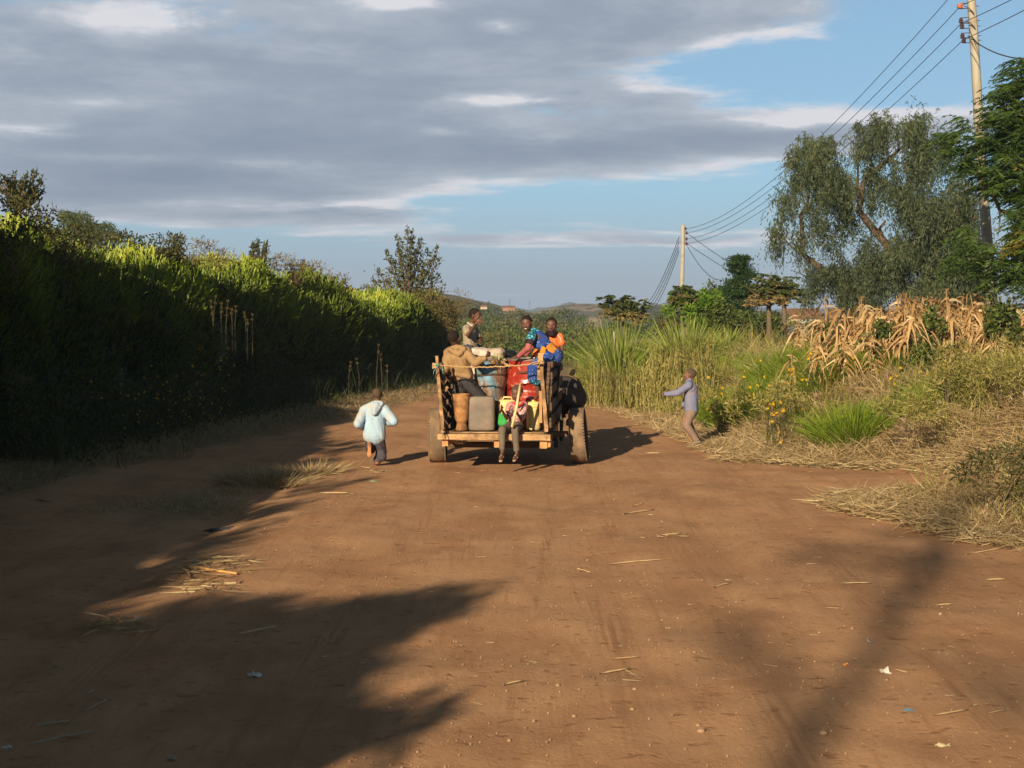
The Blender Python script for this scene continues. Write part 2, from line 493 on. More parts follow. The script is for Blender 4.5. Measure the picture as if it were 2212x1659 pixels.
vs = scene.view_settings; vs.view_transform = 'Standard'; vs.look = 'None'; vs.gamma = 1; vs.use_curve_mapping = False; vs.exposure = 0.55
cy = scene.cycles
cy.max_bounces = 5; cy.diffuse_bounces = 3; cy.glossy_bounces = 2; cy.transmission_bounces = 3; cy.transparent_max_bounces = 4; cy.volume_bounces = 0
cy.use_denoising = True; cy.denoiser = 'OPENIMAGEDENOISE'; cy.caustics_reflective = False; cy.caustics_refractive = False
scene.render.threads_mode = 'AUTO'

# ------------------------------------------------------------------ ground
def dirt_mat():
    m, nt, out = nt_mat('red dirt')
    tc = nt.nodes.new('ShaderNodeTexCoord'); ob = tc.outputs['Object']
    a = nt.nodes.new('ShaderNodeAttribute'); a.attribute_name = 'verge'
    big = noise(nt, .35, 5, .6, vec=ob, stretch=(1, .45, 1))
    med = noise(nt, 2.2, 7, .68, vec=ob, stretch=(1.0, .8, 1))
    fine = noise(nt, 38, 6, .7, vec=ob)
    trk = noise(nt, 7, 5, .6, vec=ob, stretch=(1.8, .10, 1), dist=.8)
    c = ramp(nt, big, [(.3, (.38, .205, .105)), (.7, (.49, .28, .145))])
    c = mixc(nt, ramp(nt, med, [(.35, (0, 0, 0)), (.7, (.75, .75, .75))]), c, (.53, .32, .175))
    c = mixc(nt, ramp(nt, trk, [(.54, (0, 0, 0)), (.68, (.40, .40, .40))]), c, (.30, .16, .08))
    c = mixc(nt, ramp(nt, fine, [(.25, (.55, .55, .55)), (.45, (0, 0, 0))]), c, (.22, .12, .065))
    c = mixc(nt, ramp(nt, fine, [(.62, (0, 0, 0)), (.74, (.5, .5, .5))]), c, (.60, .40, .23))
    blot = noise(nt, 1.1, 6, .7, vec=ob, stretch=(1, .6, 1))
    c = mixc(nt, ramp(nt, blot, [(.40, (.45, .45, .45)), (.52, (0, 0, 0))]), c, (.29, .145, .07))
    sp_ = noise(nt, 10, 3, .55, vec=ob, stretch=(.8, 1, 1))
    c = mixc(nt, ramp(nt, sp_, [(.33, (.6, .6, .6)), (.39, (0, 0, 0))]), c, (.26, .13, .065))
    sx = nt.nodes.new('ShaderNodeSeparateXYZ'); nt.links.new(ob, sx.inputs[0])
    cxw = math_(nt, 'ADD', sx.outputs[0], math_(nt, 'MULTIPLY', math_(nt, 'SINE', math_(nt, 'MULTIPLY', sx.outputs[1], .3)), .22))
    lines = noise(nt, 26, 2, .5, vec=ob, stretch=(1.2, .035, 1))
    tm = None
    for x0, wd in ((.75, .16), (1.5, .12), (-1.0, .15), (-2.1, .2), (2.5, .14), (.2, .08)):
        g_ = math_(nt, 'SUBTRACT', 1.0, math_(nt, 'DIVIDE', math_(nt, 'ABSOLUTE', math_(nt, 'SUBTRACT', cxw, x0)), wd), clamp=True)
        tm = g_ if tm is None else math_(nt, 'MAXIMUM', tm, g_)
    lm = math_(nt, 'MULTIPLY', math_(nt, 'MULTIPLY', ramp(nt, lines, [(.42, (0, 0, 0)), (.60, (1, 1, 1))]), tm), ramp(nt, blot, [(.42, (0, 0, 0)), (.6, (.8, .8, .8))]))
    c = mixc(nt, lm, c, (.29, .145, .07))
    soil = ramp(nt, noise(nt, 5, 5, .7, vec=ob), [(.3, (.16, .115, .06)), (.7, (.30, .23, .13))])
    far = noise(nt, .05, 6, .65, vec=ob)
    col = mixc(nt, a.outputs['Fac'], c, soil)
    h = math_(nt, 'ADD', math_(nt, 'MULTIPLY', med, .5), math_(nt, 'ADD', math_(nt, 'MULTIPLY', fine, .30), math_(nt, 'ADD', math_(nt, 'MULTIPLY', trk, .10), math_(nt, 'MULTIPLY', math_(nt, 'MINIMUM', sp_, .40), 1.2))))
    principled(nt, out, col, .95, h, .55, .05, .12)
    return m


xs = np.unique(np.concatenate([np.arange(-9, 12.01, .11), np.linspace(-60, -9, 40), np.linspace(12, 60, 40), np.linspace(-900, -60, 20), np.linspace(60, 900, 20), [-1500, 1500]]))
ys = np.unique(np.concatenate([np.arange(3, 34, .11), np.linspace(-30, 3, 40), np.linspace(34, 150, 110), np.linspace(150, 900, 40), [1300, 1800, 2300]]))
GX, GY = np.meshgrid(xs, ys)
GZ = gz(GX, GY)
nx, ny = len(xs), len(ys)
idx = np.arange(nx * ny).reshape(ny, nx)
Fq = np.stack([idx[:-1, :-1], idx[:-1, 1:], idx[1:, 1:], idx[1:, :-1]], -1).reshape(-1, 4)
q = Q(); q.add(np.stack([GX, GY, GZ], -1).reshape(-1, 3), Fq)
ground_me = q.mesh('ground', dirt_mat(), True)
jit = .35 * fnoise(GX * 1.7, GY * 1.7, 3)
vr = np.clip((GX - interp(GY, EDGE_R) + jit) / .25, 0, 1); vl = np.clip((interp(GY, EDGE_L) - GX + jit) / .3, 0, 1)
pat = np.clip(.9 - np.hypot((GX + 3.35) / .8, (GY - 14.4) / 1.6) + jit, 0, .8)
vg = np.clip(np.maximum(np.maximum(vr, vl), pat), 0, 1)
vg = np.where(GY > 40, 1, vg)
aa = ground_me.attributes.new('verge', 'FLOAT', 'POINT'); aa.data.foreach_set('value', vg.ravel().astype(np.float32))
tag(link('ground', ground_me), 'red brown dirt road with pale verges and bare field soil', 'ground', kind='structure')

# distant hills
def hill(name, pts, Y, depth, base_z, mat, label, seed):
    """ridge through image points, sloping toward and away from the camera"""
    rng = np.random.default_rng(seed)
    px = np.array([p[0] for p in pts], float); py = np.array([p[1] for p in pts], float)
    u = np.linspace(px[0], px[-1], 160); t = np.linspace(-1, 1, 41)
    top = np.array([at(a, np.interp(a, px, py), Y)[:] for a in u])
    V = []
    for tt in t:
        f = math.cos(tt * math.pi / 2) ** 1.3
        z = base_z + (top[:, 2] - base_z) * f + fnoise(top[:, 0] * .03 + 9, np.full(len(u), tt * 4.0), 4) * (Y * .010) * (f if abs(tt) > .05 else .15)
        V.append(np.stack([top[:, 0] * (1 + tt * depth / Y), np.full(len(u), Y + tt * depth), z], -1))
    V = np.array(V).reshape(-1, 3); n = len(u)
    ix = np.arange(len(V)).reshape(len(t), n)
    Fh = np.stack([ix[:-1, :-1], ix[:-1, 1:], ix[1:, 1:], ix[1:, :-1]], -1).reshape(-1, 4)
    q = Q(); q.add(V, Fh)
    return tag(q.obj(name, mat, None, True), label, 'hill', kind='structure')


def hill_mat(name, a, b, c, scl):
    m, nt, out = nt_mat(name)
    f = noise(nt, scl, 8, .7); g = noise(nt, scl * 4, 5, .7)
    col = ramp(nt, f, [(.36, a), (.50, b), (.62, c)])
    col = mixc(nt, ramp(nt, g, [(.40, (.8, .8, .8)), (.52, (0, 0, 0))]), col, a)
    principled(nt, out, col, .95, g, .8, 2.0, .1)
    return m


hm1 = hill_mat('scrub hill', (.045, .06, .025), (.11, .11, .05), (.22, .17, .09), .05)
hm2 = hill_mat('dry rocky hill', (.08, .08, .04), (.20, .16, .09), (.34, .26, .16), .03)
hill('hill', [(700, 668), (820, 652), (930, 640), (985, 640), (1015, 648), (1050, 657), (1085, 666), (1130, 676), (1200, 690)], 420, 130, -22, hm1, 'low scrub covered hill sloping down beyond the hedge', 1)
hill('hill', [(1120, 684), (1170, 672), (1200, 661), (1240, 655), (1290, 656), (1330, 661), (1380, 672), (1430, 682)], 620, 160, -30, hm2, 'dry rocky hill on the skyline behind the cart', 2)
hill('hill', [(1300, 680), (1340, 668), (1390, 664), (1450, 668), (1500, 676), (1620, 680), (1800, 676), (2000, 672), (2300, 672)], 520, 150, -30, hm1, 'long low green hill behind the tall grass clumps', 3)
hill('hill', [(-300, 668), (100, 666), (500, 668), (800, 670), (1000, 667), (1150, 668), (1300, 668), (1600, 669), (2500, 668)], 1700, 500, -60, hm1, 'faint flat ridge along the far horizon', 4)

# thin dry-season haze in the air
def haze():
    m = bpy.data.materials.new('haze'); m.use_nodes = True; n_ = m.node_tree; n_.nodes.clear()
    o_ = n_.nodes.new('ShaderNodeOutputMaterial'); v_ = n_.nodes.new('ShaderNodeVolumePrincipled')
    v_.inputs['Color'].default_value = (.60, .75, 1.0, 1); v_.inputs['Density'].default_value = .0004; v_.inputs['Anisotropy'].default_value = .0
    n_.links.new(v_.outputs[0], o_.inputs['Volume'])
    b = MB(); x0, x1, y0, y1, z0, z1 = -1600, 1600, -60, 2350, -95, 40
    b.add([(x0, y0, z0), (x1, y0, z0), (x1, y1, z0), (x0, y1, z0), (x0, y0, z1), (x1, y0, z1), (x1, y1, z1), (x0, y1, z1)],
          [(3, 2, 1, 0), (4, 5, 6, 7), (0, 1, 5, 4), (1, 2, 6, 5), (2, 3, 7, 6), (3, 0, 4, 7)])
    tag(b.obj('haze', m), 'thin pale haze hanging in the air over the whole scene', 'haze', kind='stuff')


haze()
# ------------------------------------------------------------------ hedge on the left
HP = [(-30, -5.2), (5, -5.3), (12, -5.6), (15, -6.1), (18.3, -6.6), (23.6, -6.1), (29, -4.8), (33, -3.7), (40, -2.7), (46, -2.0)]   # y -> front base x
HH = [(-30, 4.3), (9, 4.3), (14, 4.1), (18, 3.9), (21, 3.35), (24, 2.72), (27, 2.6), (30, 2.55), (33, 2.35), (38, 2.1), (46, 2.1)]


def hedge():
    rng = np.random.default_rng(11)
    Qh = Q()
    # leafless inner mass, lumpy, so that no light passes
    yy = np.linspace(-24, 46, 150); prof = np.linspace(0, math.pi, 22)
    V = []
    for y in yy:
        xb = float(interp(y, HP)); h = float(interp(y, HH)) * .84
        for a in prof:
            x = xb - 1.05 + (.75 + .2 * math.sin(a)) * .95 * math.cos(a) * (1 if a < 1.57 else 1.6)
            z = gz1(xb, y) - .1 + h * (1 + .26 * float(fnoise(y * .55 + 3, 5.2, 2))) * (math.sin(a) ** .60)
            n1 = .35 * float(fnoise(y * .9 + 3 * a, x * .9 + a * 2, 3))
            V.append((x + n1 * math.cos(a), y, z + n1 * .8 * math.sin(a)))
    k = len(prof); ix = np.arange(len(V)).reshape(len(yy), k)
    core = np.stack([ix[:-1, :-1], ix[1:, :-1], ix[1:, 1:], ix[:-1, 1:]], -1).reshape(-1, 4)
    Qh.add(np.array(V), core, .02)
    # pencil twig tufts
    n = 15000
    nb = 3000; by_ = np.where(rng.random(nb) < .93, rng.uniform(13.5, 46.5, nb), rng.uniform(-24, 13.5, nb)); bi = rng.integers(0, nb, n)
    bs = rng.uniform(0, 1, nb); ba = np.where(bs < .40, rng.uniform(.0, .9, nb), rng.uniform(.6, 2.4, nb)); bj = rng.uniform(-.25, .35, nb); bt = rng.normal(0, .12, nb)
    oy = rng.normal(0, .13, n); oa = rng.normal(0, .09, n)
    y = by_[bi] + oy
    xb = interp(y, HP); h = interp(y, HH)
    side = rng.random(n)
    a = (ba[bi] + oa).clip(.0, 2.6)
    lump = fnoise(y * .55 + 7, a * .9, 3)
    r = 1.0 + .42 * lump + .55 * bj[bi]
    x = xb - 1.05 + (.80 + .22 * np.sin(a)) * np.cos(a) * np.where(a < 1.57, 1, 1.6) * r
    z = gz(xb, y) + h * (.84 + .10 * lump + .05 * fnoise(y * 2.1, a * 2, 2)) * np.sin(np.clip(a, .02, 3.1)) ** .60 * (1 + .26 * fnoise(y * .55 + 3, 5.2 + 0 * y, 2))
    P = np.stack([x, y, z], -1)
    out = np.stack([np.cos(a) - oa * 3 * np.sin(a), oy * 4.5, np.sin(a)], -1)
    fine = rng.random(n) < .78 * np.clip(.5 + 1.5 * fnoise(y * .7 + 40, x * .7, 2) + .35, .3, 1)
    tone = np.clip(.5 + .5 * fnoise(y * .8, x * 1.1, 3) + rng.normal(0, .06, n) + bt[bi], .1, .95) * (.22 + .78 * np.sin(np.clip(a, 0, 3.1)) ** 2.2)  # fresh top growth brighter; shade on the sides darkened into the twig colour
    P0l, P1l, vl_ = [], [], []
    for i in range(9):
        D = unit(out * .45 + np.array([0, 0, .95]) + rng.normal(0, .30, (n, 3)))
        L = rng.uniform(.12, .30, n) * np.where(y > 30, 1.25, 1)
        off = rng.normal(0, .055, (n, 3))
        p0 = P + off; p1 = p0 + D * L[:, None]
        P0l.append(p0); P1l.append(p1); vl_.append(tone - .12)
        for s in range(2):
            D2 = unit(D + rng.normal(0, .35, (n, 3)) + np.array([0, 0, .15]))
            m0 = p0 + D * (L * rng.uniform(.3, .9, n))[:, None]
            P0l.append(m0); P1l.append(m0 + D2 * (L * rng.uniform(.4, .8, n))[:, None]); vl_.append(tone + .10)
    P0a = np.concatenate(P0l); P1a = np.concatenate(P1l); va = np.concatenate(vl_); keep = np.tile(fine, 27)
    P0a, P1a, va = P0a[keep], P1a[keep], va[keep]
    rr = .0052 + .00022 * P0a[:, 1].clip(10, 50)
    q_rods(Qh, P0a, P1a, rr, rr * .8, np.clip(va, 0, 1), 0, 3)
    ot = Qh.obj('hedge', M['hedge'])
    return tag(ot, 'tall dense hedge of leafless green pencil twigs, sunlit along its top and black below', 'hedge')


hedge()


def leafy(q, rng, c, rad, n, L, W, var=(.2, .9), clumps=14, droop=.0, mat=0, tilt=.6):
    """crown volume of leaf faces gathered in clumps spread over an ellipsoid"""
    c = np.array(c[:]); rad = np.array(rad)
    cd = rdirs(rng, clumps); cr = rng.uniform(.25, 1, clumps) ** .6
    cc = c + cd * cr[:, None] * rad
    csz = rng.uniform(.22, .42, clumps)
    ctone = rng.uniform(-.18, .18, clumps)
    k = rng.integers(0, clumps, n)
    d = rdirs(rng, n); rr = rng.random(n) ** .45
    P = cc[k] + d * (rr * csz[k])[:, None] * rad * 1.15
    D = unit(d * tilt + rng.normal(0, .5, (n, 3)) + np.array([0, 0, .25 - droop]))
    v = np.clip(rng.uniform(var[0], var[1], n) + ctone[k], 0, 1)
    q_leaves(q, rng, P, D, L * rng.uniform(.7, 1.3, n), W * rng.uniform(.7, 1.3, n), v, mat)
    return cc


def bush(name, label, cat, c, rad, n, L, W, mat, seed, group=None, clumps=16, var=(.2, .9), stems=5, trunk_h=None, stem_mat='stem', short=False):
    """c = centre of the crown, rad = half sizes; stands on the ground"""
    rng = np.random.default_rng(seed)
    base = Vector((c[0], c[1], gz1(c[0], c[1])))
    root = empty(name, base, label, cat, group)
    q = Q(); cc = leafy(q, rng, c, rad, n, L, W, var, clumps)
    q.obj('crown', M[mat], root, origin=base)
    q = Q()
    for i in range(stems):
        t = cc[rng.integers(0, len(cc))]
        b0 = np.array(base[:]) + rng.normal(0, .05, 3) * (1 if trunk_h is None else .3); b0[2] = base[2] - .1
        if short: b0 = np.array(c[:]) * [1, 1, 0] + [0, .1, c[2] - 1.6 * rad[2]]
        m = b0 * .45 + t * .55 + rng.normal(0, .12, 3) * rad[0]
        rr = (.012 + .012 * rad[2]) * (.45 if short or rad[2] < .5 else 1)
        if trunk_h: b0[2] = base[2] + trunk_h
        q_tube(q, [b0, m, t], [rr, rr * .7, rr * .25], k=6)
    if trunk_h:
        q_tube(q, [np.array(base[:]) - [0, 0, .1], np.array(base[:]) + [.03, 0, trunk_h * .5], np.array(base[:]) + [0, 0, trunk_h + .1]], [.05, .045, .035], k=8)
    q.obj('stems' if not trunk_h else 'trunk', M[stem_mat], root, origin=base, smooth=True)
    return root


# a tree built from traced limbs and leaf sprays
def tree(name, label, cat, base, limbs, leaf_fn, leaf_mat, bark_mat, group=None):
    root = empty(name, base, label, cat, group)
    q = Q()
    for pts, r0, r1 in limbs:
        pts = [np.array(p[:]) for p in pts]
        # subdivide with small wobble
        fine = [pts[0]]
        rr_ = np.random.default_rng(int(abs(pts[0][0] * 100)) + len(pts))
        for a, b in zip(pts[:-1], pts[1:]):
            for t in (.33, .66, 1):
                fine.append(a + (b - a) * t + (rr_.normal(0, .012, 3) * np.linalg.norm(b - a) if t < 1 else 0))
        q_tube(q, fine, list(np.linspace(r0, r1, len(fine))), k=8)
    q.obj('trunk', M[bark_mat], root, origin=base, smooth=True)
    q = Q(); leaf_fn(q); q.obj('crown', M[leaf_mat], root, origin=base)
    return root


# ---------- pepper tree
DP = 40.0
def Z2(x, y, d=0): return at(1592.6 + x * .32, 177 + y * .32, DP + d)


def pepper_leaves(q):
    rng = np.random.default_rng(21)
    bl = [(450, 560, 130, 170, 1), (560, 700, 170, 180, 1.1), (700, 740, 140, 170, 1.2), (370, 520, 90, 90, .5), (610, 470, 100, 110, .7), (330, 880, 90, 150, .55), (270, 1080, 90, 120, .6),
          (420, 1110, 70, 110, .6), (590, 1000, 120, 110, .45), (760, 930, 90, 140, .6), (890, 830, 70, 110, .6), (980, 400, 105, 170, .8), (930, 300, 70, 60, .4), (1190, 330, 140, 120, 1.1), (1240, 540, 120, 230, 1.2),
          (1110, 820, 140, 110, 1.1), (1250, 900, 230, 160, 1.2), (1400, 1000, 190, 190, 1.1), (560, 1340, 120, 120, 1), (740, 1360, 140, 140, 1.1), (950, 1300, 190, 190, 1.2), (1150, 1180, 200, 180, 1.2),
          (1400, 1290, 260, 230, 1.2), (1560, 900, 110, 280, .8), (1500, 680, 100, 130, .4), (1600, 1300, 160, 280, 1.1), (880, 1120, 80, 90, .35), (1060, 640, 50, 60, .3), (860, 470, 90, 120, .8), (830, 330, 80, 60, .5), (900, 640, 80, 100, .7), (1000, 720, 90, 90, .6), (1020, 560, 60, 60, .35), (1390, 480, 70, 150, .7),
          (500, 880, 60, 60, .5), (660, 1150, 70, 90, .35), (400, 700, 70, 110, .6), (480, 1450, 60, 90, .7), (1300, 1450, 350, 120, .9), (850, 1480, 200, 90, .8)]
    bl += [(620, 850, 420, 480, .12), (1250, 800, 430, 560, .14), (1450, 1100, 300, 450, .25)]
    area = sum(a[2] * a[3] * a[4] for a in bl)
    tot = 14500
    for (cx, cy, rx, ry, dn) in bl:
        n = int(tot * rx * ry * dn / area)
        a = rng.uniform(0, 2 * math.pi, n); r = rng.random(n) ** .6
        # clump the strands
        kc = 9 if rx < 300 else 40; kx = rng.integers(0, kc, n); ca = rng.uniform(0, 6.28, kc); cr = rng.uniform(.1, .95, kc)
        ux = cx + rx * (.5 * r * np.cos(a) + cr[kx] * np.cos(ca[kx]) * .75); uy = cy - 30 + ry * (.5 * r * np.sin(a) + cr[kx] * np.sin(ca[kx]) * .8)
        dep = rng.normal(0, .0045, n) * (rx + 60)
        P = np.array([Z2(x, y, float(d) + .0)[:] for x, y, d in zip(ux, uy, dep)])
        tone = np.clip(rng.normal(.5, .16, n) + rng.normal(0, .1, kc)[kx], 0, 1)
        L = rng.uniform(.35, .85, n)
        H = rng.normal(0, .35, (n, 3)); H[:, 2] = 0
        m = 10
        t = (np.arange(m) + .5) / m
        pos = P[:, None, :] + L[:, None, None] * (H[:, None, :] * t[None, :, None] * .7 + np.array([0, 0, 1.0]) * (.22 * np.sin(t * 2.4) - .95 * t * t)[None, :, None])
        pos = pos.reshape(-1, 3)
        D = rng.normal(0, .55, pos.shape) + np.array([0, 0, -.8])
        q_leaves(q, rng, pos, D, rng.uniform(.08, .17, len(pos)), rng.uniform(.018, .034, len(pos)), np.clip(np.repeat(tone, m) + rng.normal(0, .08, len(pos)), 0, 1), cup=.02)


pb = Vector((at(1990, 760, DP).x, DP, gz1(9, DP)))
limbs = [([pb, Z2(1180, 1550), Z2(1000, 1090), Z2(820, 870), Z2(850, 680), Z2(1050, 500), Z2(1090, 460)], .24, .07),
         ([pb, Z2(900, 1500, -.3), Z2(590, 1280), Z2(440, 1160), Z2(430, 900), Z2(475, 820), Z2(500, 600)], .20, .04),
         ([Z2(820, 870), Z2(815, 600), Z2(820, 450), Z2(730, 350)], .06, .02), ([Z2(1000, 1090), Z2(960, 990), Z2(1000, 940)], .1, .05),
         ([Z2(850, 680), Z2(900, 640), Z2(1020, 520), Z2(1130, 560), Z2(1160, 680)], .09, .035), ([pb, Z2(1300, 1300), Z2(1290, 980), Z2(1240, 700), Z2(1180, 400)], .16, .03),
         ([Z2(1300, 1300), Z2(1450, 1160), Z2(1550, 900)], .09, .03), ([Z2(440, 1160), Z2(400, 1140), Z2(310, 1060), Z2(270, 900)], .06, .02), ([Z2(1090, 460), Z2(1080, 330), Z2(960, 250)], .06, .02),
         ([Z2(700, 1200), Z2(700, 1000), Z2(640, 860)], .02, .012), ([Z2(470, 850), Z2(380, 600), Z2(330, 520)], .04, .012), ([Z2(820, 450), Z2(880, 330), Z2(930, 250)], .03, .01),
         ([Z2(1090, 460), Z2(1200, 380), Z2(1230, 260)], .05, .012), ([Z2(360, 1270), Z2(460, 1310), Z2(600, 1330)], .015, .03)]
limbs = [(p_, a_ * .62, b_ * .6) for p_, a_, b_ in limbs]
tree('pepper_tree', 'large spreading tree with drooping grey green foliage and red brown limbs behind the dry maize', 'tree', pb, limbs, pepper_leaves, 'pepper', 'barkred')


# ---------- feathery tree at the right edge, in front of the pole
def feather_leaves_factory(blobs, seed, tot, D0, depth=.8, colour_bias=0.0):
    def fn(q):
        rng = np.random.default_rng(seed)
        area = sum(b[2] * b[3] * b[4] for b in blobs)
        for b in blobs:
            cx, cy, rx, ry, dn = b[:5]; cx = cx + (12 if cx > 2130 else 4); vb = b[5] if len(b) > 5 else 0
            n = int(tot * rx * ry * dn / area)
            a = rng.uniform(0, 6.28, n); r = rng.random(n) ** .55
            ux = cx + rx * r * np.cos(a); uy = cy + ry * r * np.sin(a)
            P = np.array([at(x, y, D0 + float(d))[:] for x, y, d in zip(ux, uy, rng.normal(0, depth * .45, n))])
            # frond axis: outward and level, tips droop
            ang = rng.uniform(0, 6.28, n); left = (rng.random(n) < .55)
            ang = np.where(left, rng.normal(math.pi, .8, n), ang)
            H = np.stack([np.cos(ang), np.sin(ang), rng.normal(.12, .18, n)], -1)
            S = unit(np.cross(H, np.array([[0, 0, 1.0]])))
            L = rng.uniform(.20, .36, n)
            tone = np.clip(rng.normal(.45, .17, n) + vb, 0, 1)
            m = 9
            pts, dirs, tn = [], [], []
            for j in range(m):
                t = (j + 1) / m
                c = P + L[:, None] * (H * t + np.array([0, 0, -.45]) * t * t)
                for s in (-1, 1):
                    pts.append(c); dirs.append(S * s * 1.0 + H * .45 + np.array([0, 0, -.5]) + rng.normal(0, .12, H.shape)); tn.append(tone + rng.normal(0, .05, n))
            pts = np.concatenate(pts); dirs = np.concatenate(dirs); tn = np.concatenate(tn)
            q_leaves(q, rng, pts, dirs, rng.uniform(.09, .15, len(pts)), rng.uniform(.016, .026, len(pts)), np.clip(tn, 0, 1), cup=.02)
    return fn


DF = 24.5
fb = Vector((at(2330, 800, DF).x, DF, gz1(9.5, DF)))
fblobs = [(2205, 165, 40, 45, 1), (2170, 215, 40, 38, 1), (2140, 250, 35, 25, .8), (2190, 290, 60, 60, 1.2), (2135, 310, 40, 26, .9), (2075, 270, 32, 20, .6), (2060, 305, 40, 26, .7), (2095, 345, 40, 28, .8),
          (2040, 292, 18, 14, .3), (2150, 380, 62, 42, 1.1), (2210, 380, 60, 70, 1.2), (2215, 460, 42, 30, .9, .1), (2205, 512, 36, 36, 1, .38), (2215, 520, 40, 50, 1, .3), (2085, 500, 36, 14, .5), (2110, 548, 48, 26, .9, .05),
          (2160, 585, 56, 34, 1.1), (2070, 575, 28, 20, .5), (2225, 600, 45, 40, .9), (2140, 620, 24, 14, .4), (2300, 250, 90, 150, .8), (2310, 480, 90, 150, .8), (2060, 520, 20, 14, .3)]
flimbs = [([fb, at(2330, 500, DF), at(2290, 330, DF), at(2240, 180, DF)], .16, .03), ([at(2330, 560, DF), at(2260, 480, DF), at(2160, 455, DF), at(2146, 420, DF), at(2122, 392, DF), at(2080, 330, DF)], .05, .012),
          ([at(2330, 620, DF), at(2230, 560, DF), at(2130, 545, DF)], .06, .012), ([at(2290, 330, DF), at(2200, 300, DF), at(2130, 262, DF)], .05, .012), ([at(2310, 400, DF), at(2230, 400, DF), at(2150, 380, DF)], .05, .01),
          ([fb, at(2280, 640, DF), at(2200, 610, DF)], .07, .015), ([at(2160, 455, DF), at(2158, 500, DF)], .02, .01)]
tree('feathery_tree', 'dark green feathery leaved tree at the right edge with branches crossing the utility pole', 'tree', fb, flimbs, feather_leaves_factory(fblobs, 33, 3600, DF), 'feather', 'bark')

# ---------- young tree with upright sprays above the hedge
DY = 43.0
def upright_tree(name, label, pxb, pyb, D0, sprays, seed, L=.11, mat='olive', dens=1.0, sp=.16, group=None, cat='tree'):
    rng = np.random.default_rng(seed)
    b = at(pxb, pyb, D0); base = Vector((b.x, D0, gz1(b.x, D0)))
    k = 3072.0 / D0
    lim = [([base, b], .07, .05)] if b.z > base.z + .3 else []
    tips = []
    for (x, y, wdt) in sprays:
        t = at(x, y, D0 + rng.normal(0, .3)); mid = b.lerp(t, .5) + Vector((0, 0, -.12 * (t - b).length))
        lim.append(([b, mid, t], .035, .008)); tips.append((b, mid, t, wdt / k))
    def fn(q):
        for b0, m0, t0, wd in tips:
            L0 = (t0 - b0).length; n = int(L0 * 130 * dens)
            s = rng.random(n) ** .75 * .78 + .24
            c = np.array([(b0 * (1 - a) ** 2 + m0 * (2 * a * (1 - a)) + t0 * a * a)[:] for a in np.clip(s, 0, 1)])
            clump = fnoise(s * 9 + seed, s * 3 + wd * 50, 2)
            P = c + rng.normal(0, 1, (n, 3)) * (wd * (1.15 - s) * (1 + 1.5 * clump))[:, None].clip(.02)
            D = unit(rng.normal(0, .6, (n, 3)) + np.array([0, 0, .6]))
            q_leaves(q, rng, P, D, L * rng.uniform(.7, 1.4, n), L * .42 * rng.uniform(.7, 1.3, n), np.clip(rng.normal(.4, .2, n), 0, 1))
    return tree(name, label, cat, base, lim, fn, mat, 'bark', group)


upright_tree('young_tree', 'young open tree with upright leafy sprays rising above the far end of the hedge', 882, 650, DY,
             [(858, 512, 14), (880, 498, 16), (890, 505, 14), (908, 522, 14), (925, 545, 16), (945, 535, 12), (948, 560, 14), (835, 545, 14), (815, 585, 20), (805, 605, 22), (850, 570, 34), (885, 560, 38), (915, 580, 34),
              (945, 600, 24), (955, 625, 26), (800, 628, 22), (835, 610, 34), (870, 600, 44), (905, 610, 44), (935, 630, 30), (865, 545, 20), (900, 545, 24)], 5, .12, dens=.6)
upright_tree('sapling', 'pair of thin leafy shoots poking above the middle of the hedge', 558, 590, 30.5, [(545, 528, 9), (556, 522, 9), (575, 530, 9), (568, 545, 10), (540, 548, 9), (560, 560, 14)], 6, .09)
upright_tree('sapling', 'short pointed shoots above the hedge left of the young open tree', 660, 612, 34, [(655, 565, 8), (665, 580, 9), (676, 578, 8), (640, 590, 8), (650, 598, 10)], 7, .09)
upright_tree('sapling', 'single pointed leafy shoot above the bright hedge top', 382, 565, 26, [(378, 517, 8), (386, 525, 9), (372, 535, 9), (392, 545, 12), (360, 548, 12)], 8, .08)
upright_tree('sapling', 'small shoot with round leaves above the thorny part of the hedge', 730, 625, 36, [(718, 603, 7), (728, 600, 7), (745, 608, 8), (700, 606, 7)], 9, .09)
upright_tree('dark_shrub', 'dark sparse leaved shrub top rising above the hedge at the upper left corner', 40, 455, 21.6, [(8, 380, 14), (30, 378, 16), (55, 382, 16), (75, 375, 14), (90, 388, 12), (45, 400, 22), (75, 408, 18), (20, 395, 16), (92, 415, 12), (0, 400, 16)], 10, .065, 'weed', 1.8, cat='shrub')
# brown and dark shrubs growing through the hedge
for i, (px, py, Y, rx, rz, mt, lab) in enumerate([
        (30, 475, 18.8, .55, .45, 'weed', 'dark brown leaved shrub tangled in the tall hedge at the left edge'), (310, 540, 25.5, .75, .30, 'weed', 'low dark shrub growing along the hedge top beside the pointed shoot'),
        (430, 560, 28.0, .7, .36, 'tan', 'brownish shrub tuft on the hedge top between bright twigs'), (610, 588, 31, .8, .42, 'tan', 'dull brown shrub on the hedge top below the paired shoots'),
        (690, 620, 34, .65, .5, 'tan', 'brown thorny shrub breaking through the bright hedge'), (520, 590, 29.5, .5, .34, 'tan', 'small rusty shrub set in the hedge top'), (800, 640, 41, .5, .3, 'olive', 'dull bush below the young open tree'),
        (905, 660, 42, 1.1, .62, 'tan', 'wide straw coloured thorn bush at the far end of the hedge'), (958, 676, 42, .9, .65, 'tan', 'spreading thorn bush just left of the waving child'), (850, 665, 43, .6, .3, 'hedge', 'bright twig bush at the far hedge end'),
        (140, 540, 21, .5, .4, 'weed', 'dark shrub half hidden on the high left part of the hedge')]):
    c = at(px, py, Y); bush('shrub', lab, 'shrub', c, (rx, rx * .8, rz), 1500 if rx > .7 else 900, .075 if mt != 'tan' else .09, .03 if mt != 'tan' else .018, mt, 60 + i, None, 14, stems=5, short=True)
